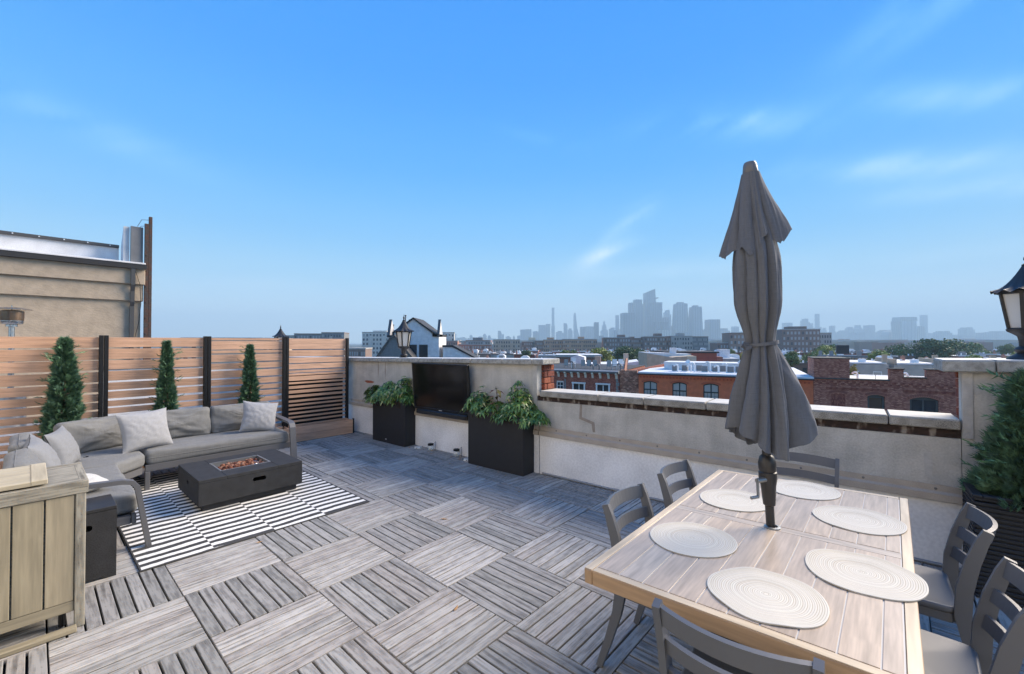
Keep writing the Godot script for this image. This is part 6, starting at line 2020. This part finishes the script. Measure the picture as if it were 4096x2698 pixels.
	o = thing("flat_roof_shed", "long low grey roof building in front of the grey rendered houses", "building", Vector3(45.0, 0, -43), -0.5)
	bpart("wall", Vector3(0, -7.2, -4), Vector3(14, 9.6, 8), M.walls["cream"], o)
	bpart("roof", Vector3(0, -2.36, -4), Vector3(14.3, 0.14, 8.3), M.roof_white, o)
	bpart("roof_edge", Vector3(0, -2.2, -0.1), Vector3(14.3, 0.2, 0.2), M.white_metal, o)

func make_ground():
	var g := struct("ground")
	bpart("ground_sheet", Vector3(0, -12.6, -1500), Vector3(9000, 1.0, 6000), M.ground, g)
	var own := thing("terrace_building", "brick building that carries the roof terrace", "building", Vector3.ZERO, TURN)
	bpart("walls", Vector3(-0.9, -6.1, -1.0), Vector3(7.2, 11.8, 12.5), M.brick_wall, own)

func make_bounce_house():
	# added unseen house storey: its pale wall bounces sunlight into the shaded terrace
	var o := thing("added_bounce_house", "unseen pale rendered house storey added to bounce sunlight onto the terrace", "building", at_deck(-1.25, 0), TURN)
	bpart("wall", Vector3(-1.6, 2.7, -0.6), Vector3(3.2, 5.5, 13.0), M.render, o)
	bpart("roof_edge", Vector3(-1.6, 5.5, -0.6), Vector3(3.4, 0.12, 13.2), M.cap_metal, o, 0.01)
	var d := Node3D.new()
	d.name = "added_door"
	o.add_child(d)
	d.position = Vector3(0.02, 0, 2.6)
	bpart("frame", Vector3(0, 1.08, 0), Vector3(0.08, 2.16, 1.0), M.trim_white, d, 0.01)
	bpart("pane", Vector3(0.035, 1.1, 0), Vector3(0.02, 1.9, 0.8), M.pane, d)
	bpart("handle", Vector3(0.06, 1.0, 0.44), Vector3(0.03, 0.14, 0.02), M.steel, d, 0.004)
	for v in [-1.6, 0.6]:
		var w := bpart("window", Vector3(0.01, 1.5, v), Vector3(0.08, 1.3, 1.1), M.trim_white, o, 0.01)
		for e in [-1, 1]: bpart("pane", Vector3(0.035, 0, e * 0.25), Vector3(0.02, 1.14, 0.44), M.pane, w)
# ---------------------------------------------------------------- sky
func make_sky() -> ImageTexture:
	var w := 2048
	var h := 1024
	var d := PackedByteArray()
	d.resize(w * h * 3)
	var n1 := noise(1024, 512, 0.012, 201, 1, 1, 5)
	var n2 := noise(1024, 512, 0.03, 202, 4, 1, 4)
	var n3 := noise(1024, 512, 0.09, 203, 6, 1, 4)
	# sRGB colours by elevation in degrees
	var stops := [[-90.0, Color(0.55, 0.60, 0.63)], [-1.0, Color(0.87, 0.93, 0.95)], [0.0, Color(0.87, 0.93, 0.95)], [3.0, Color(0.80, 0.89, 0.94)], [8.0, Color(0.60, 0.785, 0.905)], [14.0, Color(0.43, 0.70, 0.905)], [22.0, Color(0.28, 0.62, 0.905)], [32.0, Color(0.19, 0.555, 0.905)], [40.0, Color(0.165, 0.53, 0.90)], [90.0, Color(0.165, 0.53, 0.90)]]
	# thin cirrus wisps: azimuth, elevation, half length, half width (degrees), slope, strength
	var wisps := [[14.5, 14.2, 7.0, 2.3, 0.85, 0.42], [13.0, 12.0, 5.0, 1.0, 0.3, 0.3], [22.0, 25.0, 11.0, 1.6, -0.05, 0.22], [29.0, 24.0, 9.0, 2.2, -0.2, 0.2], [42.0, 17.0, 13.0, 1.5, -0.16, 0.26], [46.0, 22.0, 9.0, 1.8, -0.3, 0.2], [50.0, 13.5, 12.0, 1.3, -0.1, 0.2], [47.0, 31.0, 10.0, 3.0, 0.4, 0.2], [-46.0, 20.0, 12.0, 2.0, -0.18, 0.16], [4.0, 25.5, 7.0, 0.8, -0.2, 0.1], [20.0, 9.0, 16.0, 1.2, 0.0, 0.12], [-25.0, 7.0, 18.0, 1.0, 0.04, 0.08], [44.0, 8.0, 16.0, 1.0, 0.02, 0.1], [100.0, 18.0, 14.0, 2.0, 0.2, 0.25], [140.0, 26.0, 12.0, 2.0, -0.3, 0.25], [-120.0, 22.0, 16.0, 2.0, 0.2, 0.25], [180.0, 16.0, 18.0, 2.0, 0.1, 0.25], [-80.0, 15.0, 12.0, 1.6, 0.1, 0.2]]
	for y in h:
		var el := 90.0 - 180.0 * (y + 0.5) / h
		var base := Color.BLACK
		for k in stops.size() - 1:
			if el >= stops[k][0] and el <= stops[k + 1][0]: base = stops[k][1].lerp(stops[k + 1][1], smoothstep(0.0, 1.0, (el - stops[k][0]) / (stops[k + 1][0] - stops[k][0])) * 0.35 + 0.65 * (el - stops[k][0]) / (stops[k + 1][0] - stops[k][0]))
		for x in w:
			var c := base
			if el > -1.0 and el < 60.0:
				var az := 360.0 * (x + 0.5) / w
				if az > 180.0: az -= 360.0
				var j := (y / 2) * 1024 + x / 2
				var cloud := 0.0
				for q in wisps:
					var du: float = az - q[0]
					if absf(du) > q[2] * 1.8: continue
					var dv: float = el - q[1] - du * q[4]
					if absf(dv) > q[3] * 2.2: continue
					cloud += q[5] * exp(-(du * du) / (q[2] * q[2]) * 1.6 - (dv * dv) / (q[3] * q[3]) * 1.6)
				if cloud > 0.0: cloud *= clampf((n1[j] / 255.0) * 2.2 + (n2[j] / 255.0 - 0.5) * 2.2 + (n3[(j + (x / 5) * 1024) % 524288] / 255.0 - 0.5) * 1.9 - 0.4, 0.0, 2.2)
				c = c.lerp(Color(0.93, 0.96, 1.0), clampf(cloud, 0, 0.85))
			var i := (y * w + x) * 3
			d[i] = int(c.r * 255.0 + 0.5); d[i + 1] = int(c.g * 255.0 + 0.5); d[i + 2] = int(c.b * 255.0 + 0.5)
	return ImageTexture.create_from_image(Image.create_from_data(w, h, false, Image.FORMAT_RGB8, d))
# centre x, distance, width, top height, shape, tint of each skyline tower (metres)
const TOWERS := [[124.2, 3300, 48.4, 103.6, 0, 0], [189.1, 3400, 47.4, 90.0, 0, 0], [221.7, 3100, 55.4, 129.3, 0, 1], [270.0, 3200, 32.9, 141.2, 0, 0], [336.4, 3500, 27.4, 288.1, 5, 1], [413.6, 3300, 26.6, 152.1, 4, 0], [392.9, 3500, 59.9, 96.9, 1, 0], [477.3, 3500, 36.8, 118.3, 1, 0], [498.4, 3300, 46.0, 232.9, 6, 1], [447.4, 2700, 31.1, 101.6, 0, 1], [528.8, 2900, 54.6, 111.1, 0, 1], [454.9, 2300, 23.1, 111.0, 0, 0], [458.5, 2200, 23.7, 37.3, 0, 0], [757.7, 3500, 53.1, 178.3, 2, 1], [755.4, 3200, 45.4, 113.8, 1, 0], [812.9, 3300, 24.2, 212.7, 0, 1], [655.6, 2700, 24.4, 78.4, 0, 0], [834.7, 3300, 40.4, 105.2, 0, 1], [585.9, 2150, 57.9, 151.3, 0, 0], [702.4, 2500, 33.6, 235.1, 0, 1], [724.1, 2450, 40.8, 248.4, 0, 1], [803.4, 2600, 26.7, 236.8, 0, 0], [782.1, 2400, 58.7, 302.3, 7, 0], [781.0, 2300, 51.8, 218.1, 0, 0], [725.2, 2250, 34.7, 142.8, 0, 2], [859.0, 2400, 45.8, 143.4, 0, 1], [1057.5, 2900, 40.4, 222.6, 1, 1], [749.5, 2200, 25.3, 107.3, 0, 2], [787.4, 2200, 31.2, 107.3, 0, 2], [774.0, 2150, 50.0, 65.4, 0, 4], [893.4, 2250, 78.2, 207.9, 3, 3], [983.2, 2350, 41.4, 142.1, 0, 1], [952.4, 2200, 61.9, 186.6, 3, 1], [1183.8, 2600, 31.8, 85.1, 1, 0], [1088.3, 2300, 58.5, 126.2, 0, 1], [1442.1, 2900, 66.0, 98.3, 1, 0], [1622.4, 3100, 37.9, 118.6, 0, 1], [955.1, 2500, 64.2, 98.4, 1, 3], [884.9, 2200, 43.1, 56.1, 0, 1], [1721.7, 3200, 54.8, 84.8, 1, 1], [2134.4, 3300, 50.1, 154.5, 0, 1], [2270.4, 3300, 44.4, 186.0, 1, 0], [2234.5, 3200, 25.8, 145.9, 0, 1], [2245.5, 3200, 44.6, 113.8, 0, 1], [2430.3, 3400, 28.3, 229.9, 5, 1], [2376.6, 3300, 14.5, 121.3, 0, 0], [2562.2, 3500, 38.5, 124.3, 2, 0], [2474.3, 3300, 27.5, 131.8, 0, 1], [2566.0, 3400, 83.2, 85.8, 1, 0], [2563.2, 3300, 51.7, 95.5, 1, 0], [2614.0, 3300, 40.4, 122.1, 1, 1], [2764.8, 3400, 84.9, 141.6, 2, 0], [2358.9, 2900, 63.9, 69.9, 0, 1], [2686.3, 3200, 49.3, 131.8, 0, 0], [2901.2, 3400, 41.6, 85.8, 1, 0], [2808.5, 3200, 66.6, 96.6, 1, 1], [2229.9, 2500, 64.8, 69.7, 8, 4], [2969.3, 3300, 40.4, 180.3, 2, 1], [2222.1, 2400, 99.2, 145.1, 9, 4], [2387.1, 2500, 48.9, 100.3, 8, 4], [3184.9, 3300, 32.3, 214.3, 0, 1], [3260.4, 3300, 62.2, 75.3, 1, 0], [2741.3, 2700, 62.1, 75.1, 1, 4], [3434.0, 3300, 75.1, 63.2, 0, 0], [2995.6, 2800, 54.8, 101.8, 1, 4], [2913.1, 2700, 198.2, 45.4, 0, 3], [2910.8, 2600, 75.1, 62.8, 0, 3], [2983.3, 2600, 108.2, 72.4, 1, 3], [3182.3, 2700, 62.8, 66.5, 0, 4], [-441.3, 3300, 19.8, 69.5, 0, 0], [-429.9, 3400, 29.1, 39.6, 0, 0], [-388.6, 3400, 53.6, 45.4, 1, 0], [-346.0, 3400, 15.1, 36.7, 0, 0], [-315.2, 3300, 23.2, 61.1, 1, 0], [-253.2, 3400, 27.4, 51.2, 0, 0], [-210.7, 3300, 28.8, 69.5, 1, 0], [-174.5, 3300, 24.3, 58.2, 1, 0], [-129.8, 2800, 16.8, 16.1, 0, 1], [-92.7, 3200, 26.3, 91.1, 4, 0], [-74.4, 3300, 24.3, 66.7, 0, 0], [-30.4, 3500, 45.0, 55.7, 1, 0], [15.2, 3500, 18.6, 58.7, 1, 0], [50.6, 3200, 22.5, 53.8, 0, 0], [70.9, 2800, 32.6, 87.1, 0, 1], [108.8, 2800, 36.4, 89.0, 0, 1], [162.3, 2900, 39.7, 78.7, 1, 0], [-421.8, 3700, 95.9, 29.6, 1, 1], [-307.3, 3600, 125.9, 40.9, 0, 1], [-204.2, 3800, 126.2, 39.7, 0, 3], [-74.1, 3800, 151.5, 32.2, 0, 0], [57.8, 3800, 133.7, 21.8, 0, 3], [146.6, 3600, 74.6, 23.0, 1, 0], [234.3, 3700, 101.4, 42.9, 0, 3], [356.0, 3800, 141.1, 21.5, 0, 1], [461.9, 3600, 134.4, 28.0, 0, 0], [573.4, 3700, 78.5, 30.9, 1, 1], [678.5, 3700, 142.6, 21.6, 1, 1], [802.2, 3700, 124.9, 29.9, 1, 0], [907.4, 3600, 149.2, 25.4, 0, 3], [1065.2, 3700, 133.3, 39.5, 1, 3], [1152.7, 3600, 121.1, 24.6, 1, 3], [1287.4, 3700, 98.4, 40.5, 1, 1], [1371.3, 3700, 83.0, 23.0, 0, 0], [1418.0, 3600, 98.0, 23.2, 0, 3], [1607.2, 3800, 131.9, 43.6, 1, 1], [1681.5, 3700, 122.9, 19.8, 1, 0], [1766.1, 3600, 157.1, 34.7, 0, 3], [1945.4, 3700, 121.6, 19.1, 0, 3], [2046.7, 3700, 98.1, 25.8, 0, 1], [2167.9, 3700, 158.0, 20.5, 0, 1], [2373.5, 3800, 154.5, 34.6, 1, 3], [2483.2, 3800, 86.5, 19.0, 0, 1], [2519.1, 3700, 130.1, 25.2, 0, 1], [2564.0, 3600, 117.1, 28.7, 0, 3], [2812.3, 3800, 105.3, 34.8, 1, 0], [2822.7, 3700, 80.6, 31.8, 0, 3], [2934.6, 3700, 154.5, 32.2, 1, 1], [3121.8, 3800, 79.4, 47.6, 0, 1], [3205.8, 3800, 99.7, 37.1, 1, 1], [3208.5, 3700, 90.7, 43.2, 1, 1], [3209.0, 3600, 98.6, 37.2, 1, 3], [3318.9, 3600, 135.0, 38.9, 1, 1], [3518.8, 3700, 96.0, 43.1, 1, 3], [3602.0, 3700, 83.8, 32.4, 1, 0], [3594.7, 3600, 110.1, 25.2, 0, 1], [3916.0, 3800, 143.1, 43.4, 0, 1], [4026.3, 3800, 97.4, 46.0, 0, 1], [3924.5, 3600, 141.0, 25.6, 0, 1], [4281.0, 3800, 148.9, 32.2, 0, 3], [4274.0, 3700, 86.6, 40.4, 0, 1], [4494.6, 3800, 133.6, 41.5, 0, 0], [4387.7, 3600, 150.6, 42.8, 0, 3], [4782.2, 3800, 164.8, 37.7, 0, 0], [4924.8, 3800, 143.4, 27.0, 1, 3], [-69.4, 488, 30.6, 1.7, 1, 4], [-53.1, 545, 16.8, 3.3, 0, 4], [-29.5, 501, 24.1, 2.0, 1, 4], [-9.1, 486, 17.1, 2.3, 1, 3], [9.4, 541, 21.2, 1.8, 0, 4], [26.3, 495, 17.1, 1.7, 0, 3], [85.2, 560, 31.8, 3.4, 1, 4], [105.5, 547, 15.4, 2.9, 1, 4], [107.2, 487, 13.7, 1.8, 0, 3], [122.2, 491, 15.2, 1.6, 1, 1], [151.2, 529, 23.7, 3.2, 1, 4], [172.8, 522, 25.3, 3.0, 0, 3], [181.0, 490, 15.2, 2.0, 1, 3], [218.4, 549, 15.3, 2.2, 0, 1], [231.4, 527, 29.8, 2.6, 1, 4], [262.9, 533, 29.3, 1.6, 0, 3], [262.5, 489, 17.4, 2.0, 0, 3], [320.8, 513, 31.6, 1.7, 0, 4], [386.5, 528, 28.5, 2.4, 1, 3], [435.3, 555, 30.0, 3.2, 1, 3], [455.0, 547, 24.1, 2.7, 0, 1], [444.6, 495, 16.3, 1.8, 0, 3], [520.5, 554, 28.6, 1.6, 0, 3], [498.6, 510, 14.1, 2.4, 0, 1], [517.2, 489, 13.9, 2.3, 0, 3], [581.1, 530, 26.8, 2.1, 0, 4], [616.9, 500, 20.2, 1.6, 0, 1], [690.6, 541, 25.8, 1.6, 0, 1], [-96.8, 826, 26.7, 5.3, 0, 1], [-59.1, 785, 41.9, 5.9, 0, 1], [19.0, 812, 47.5, 4.2, 1, 1], [57.2, 762, 36.8, 6.0, 0, 4], [99.6, 790, 44.7, 4.9, 0, 4], [148.1, 821, 45.6, 3.4, 1, 1], [185.8, 831, 28.3, 3.7, 0, 4], [207.6, 765, 48.8, 3.4, 0, 3], [254.5, 768, 46.0, 4.0, 0, 4], [295.3, 783, 27.7, 6.0, 1, 1], [327.8, 781, 40.4, 3.5, 0, 4], [357.0, 775, 25.7, 4.0, 0, 4], [421.2, 834, 48.2, 5.9, 1, 1], [445.8, 808, 31.5, 5.8, 0, 3], [475.5, 810, 27.7, 3.5, 0, 1], [541.5, 827, 24.1, 5.5, 0, 3], [558.1, 807, 37.3, 4.5, 0, 4], [586.0, 793, 40.7, 3.5, 0, 4], [649.3, 823, 42.5, 6.7, 1, 4], [647.9, 783, 22.3, 4.3, 1, 1], [709.8, 818, 44.0, 5.7, 0, 3], [772.3, 836, 51.4, 6.0, 0, 1], [759.7, 782, 29.4, 5.1, 1, 3], [836.5, 833, 25.2, 5.1, 1, 4], [806.8, 777, 30.9, 5.5, 0, 4], [869.2, 805, 36.5, 4.2, 0, 4], [923.9, 823, 35.5, 6.9, 0, 3], [898.7, 774, 28.2, 6.4, 0, 1], [927.3, 776, 25.9, 4.2, 1, 1], [1014.3, 827, 26.3, 6.5, 0, 1], [1055.5, 816, 32.8, 3.9, 0, 4], [-180.0, 1398, 42.4, 10.0, 1, 4], [-142.2, 1373, 30.0, 9.0, 1, 3], [-104.3, 1384, 49.6, 10.4, 1, 3], [-67.2, 1416, 31.3, 9.1, 0, 1], [-31.6, 1419, 41.9, 13.2, 0, 1], [22.9, 1424, 69.7, 9.4, 0, 4], [181.0, 1436, 60.3, 7.4, 0, 1], [268.8, 1385, 70.9, 13.7, 0, 1], [327.7, 1365, 59.9, 13.1, 0, 3], [403.2, 1420, 66.1, 11.2, 1, 3], [453.6, 1398, 52.1, 9.0, 0, 4], [509.6, 1418, 49.4, 10.8, 0, 1], [548.5, 1406, 40.4, 10.7, 1, 4], [587.4, 1407, 39.0, 12.6, 0, 4], [644.0, 1434, 53.2, 14.4, 0, 1], [662.3, 1381, 36.0, 13.2, 0, 4], [707.2, 1400, 37.2, 11.0, 0, 3], [759.6, 1410, 59.6, 11.1, 0, 3], [868.9, 1402, 39.6, 12.8, 1, 3], [906.4, 1397, 43.9, 13.8, 0, 4], [1017.2, 1403, 50.2, 14.1, 1, 4], [1038.0, 1371, 41.9, 10.6, 1, 1], [1079.9, 1381, 29.1, 13.4, 1, 3], [1135.2, 1402, 49.9, 10.2, 0, 4], [1148.5, 1364, 42.6, 11.2, 0, 4], [1227.4, 1397, 61.1, 11.1, 0, 4], [1285.9, 1411, 34.5, 11.7, 0, 1], [1329.7, 1405, 66.2, 6.7, 0, 4], [1408.5, 1421, 64.3, 10.8, 0, 4], [1458.8, 1409, 64.6, 8.2, 0, 3], [1517.9, 1419, 36.4, 14.3, 0, 1], [1507.1, 1367, 56.7, 12.1, 1, 3], [1611.5, 1369, 59.1, 11.1, 0, 4], [1741.4, 1386, 43.3, 10.5, 0, 1], [1838.9, 1434, 32.2, 9.2, 0, 3], [-1951.1, 3700, 53.9, 26.8, 0, 1], [-1714.1, 3700, 53.9, 14.1, 0, 1], [-1477.1, 3700, 53.9, 26.9, 0, 1], [-2489.8, 3700, 53.9, 21.0, 0, 1], [-2317.5, 3700, 53.9, 23.5, 0, 1]]
# label, wall, x, distance, width, depth, top, window columns, rows, penthouse [x, width, height], pale windows
const BLOCKS := [["tan apartment block with a regular grid of dark windows", "tan", -4.1, 330, 20.5, 18, 3.65, 11, 5, [], 0], ["dark brown brick block beside the tan grid windowed block", "dark", 12.1, 345, 8.6, 18, 2.26, 5, 4, [], 1], ["cream block with a square stair tower in the midrise row", "cream", 16.4, 350, 6.3, 18, 3.17, 4, 4, [0.0, 5.7, 2.0], 0], ["brown and pale striped apartment block left of the orange brick blocks", "brown", 21.9, 340, 7.0, 18, 2.54, 6, 4, [], 1], ["orange brick apartment block with a small peach penthouse", "orange", 32.4, 335, 15.2, 18, 3.56, 11, 5, [-2.2, 5.2, 1.5], 0], ["long orange brick apartment block with an orange roof box", "orange", 51.6, 325, 25.6, 18, 3.95, 17, 5, [1.2, 4.2, 1.5], 0], ["wide dark brown apartment block behind the dark green tree", "dark", 76.0, 310, 18.6, 18, 5.01, 10, 5, [3.7, 4.8, 1.7], 1], ["brown apartment block with cream bays behind the dark green tree", "brown", 90.9, 312, 10.7, 18, 4.5, 8, 5, [-2.9, 3.2, 0.9], 1], ["dark brown apartment block with a brick lift tower", "dark", 99.8, 300, 13.9, 18, 5.63, 8, 6, [3.1, 4.6, 1.8], 1], ["narrow grey brown block between the lift tower block and the grey modern block", "brown", 111.2, 305, 5.3, 18, 5.74, 4, 6, [], 1], ["grey modern block with glass corner bays", "grey", 118.8, 300, 14.0, 18, 5.93, 8, 6, [0.1, 4.4, 1.7], 0], ["slate block with a dense grid of white framed windows", "slate", 130.4, 298, 11.1, 18, 5.5, 16, 6, [], 1], ["brown brick tower block beside the closed umbrella", "brown", 121.7, 230, 9.0, 18, 6.55, 5, 6, [], 1], ["low dark brick block left of the umbrella", "dark", 116.4, 235, 7.3, 18, 1.32, 5, 2, [], 1], ["dark red brick apartment block with white window bays right of the umbrella", "dark", 161.8, 240, 18.3, 18, 8.86, 10, 6, [-0.8, 8.9, 1.3], 1], ["brown grey apartment wing with tall windows beside the white bay block", "grey", 181.8, 250, 7.7, 18, 6.98, 6, 5, [], 0], ["brick apartment block beside the white gabled house", "brick", -40.0, 280, 8.8, 18, 2.56, 6, 4, [], 0], ["dark glass office block with stepped roof rooms", "slate", -23.8, 300, 16.9, 18, 2.97, 10, 2, [-0.3, 7.0, 1.6], 0], ["long low red brick block in front of the dark glass office", "brick", -25.4, 290, 23.1, 18, 0.23, 14, 2, [], 1], ["pale concrete office block with square grid windows", "white", -72.2, 300, 63.1, 30, 8.57, 28, 6, [-20.4, 9.6, 0.9], 0], ["grey modern apartment block with dark glass bays above the fence", "grey", -136.7, 260, 10.4, 18, 5.68, 6, 3, [], 0], ["dark grey apartment block with pale lower storeys above the fence", "slate", -124.0, 262, 16.8, 18, 6.78, 10, 3, [], 1], ["dark glass apartment block at the right end above the fence", "slate", -110.3, 264, 13.1, 18, 7.58, 8, 3, [], 0], ["low brown brick block between the fence and the white house", "dark", -61.8, 170, 7.1, 18, -0.96, 8, 2, [], 1], ["cream stucco building with a roof railing above the fence", "cream", -74.2, 110, 17.9, 14, 2.47, 10, 2, [], 0], ["tan flat roofed building right of the roof railing building", "tan", -63.7, 112, 5.3, 14, 2.41, 4, 2, [], 0]]
# label, x, distance, crown width, top, colour kind
const TREES := [["broad yellow green tree beside the dark green tree", 23.5, 115, 7.1, 0.5, 1], ["large dark green tree in front of the brown apartment blocks", 31.8, 122, 7.1, 0.8, 0], ["dark green tree touching the tan building", 36.3, 124, 5.8, 0.2, 0], ["small yellow tree at the corner of the tan building", 25.9, 84, 1.6, -1.7, 2], ["olive green tree in front of the red brick apartment block", 121.8, 165, 10.1, 1.4, 3], ["rounded mid green tree above the dark bulkhead building", 102.5, 140, 5.7, 0.6, 1], ["wide green tree behind the brick stair tower", 74.4, 105, 7.3, -0.5, 3], ["green tree right behind the closed umbrella", 65.2, 100, 3.2, -0.2, 3], ["bright yellow green tree behind the white roofs", 106.6, 125, 6.3, -0.6, 1], ["dark green oak in front of the round glass tower", 130.4, 145, 10.1, 1.1, 0], ["largest dark green tree above the pier", 134.6, 138, 10.8, 3.1, 0], ["dark green tree next to the largest tree", 152.8, 150, 10.9, 2.9, 0], ["dull olive tree behind the flat grey roofs", 191.8, 180, 13.1, 1.7, 3], ["small green tree peeking above the pier coping", 99.2, 92, 4.3, -1.0, 1], ["light green tree beside the large lantern", 112.1, 95, 3.9, -0.4, 1], ["small orange tinged tree behind the brick parapet", 46.2, 58, 1.1, -1.1, 2], ["green shrub tree between the grey houses", 51.8, 60, 1.8, -0.9, 3], ["small green tree in the row house gardens", 19.9, 140, 2.9, -0.5, 3], ["round green tree behind the row house roofs", 18.5, 150, 3.5, -0.8, 3], ["yellow tree left of the umbrella strap", 59.2, 110, 4.8, -0.9, 2], ["green tree left of the umbrella", 66.0, 130, 3.8, -0.3, 3], ["dark conifer shaped tree between row houses", 5.0, 150, 3.5, -0.6, 0], ["low olive tree on the far right rooftops", 219.3, 190, 6.6, 1.3, 3]]
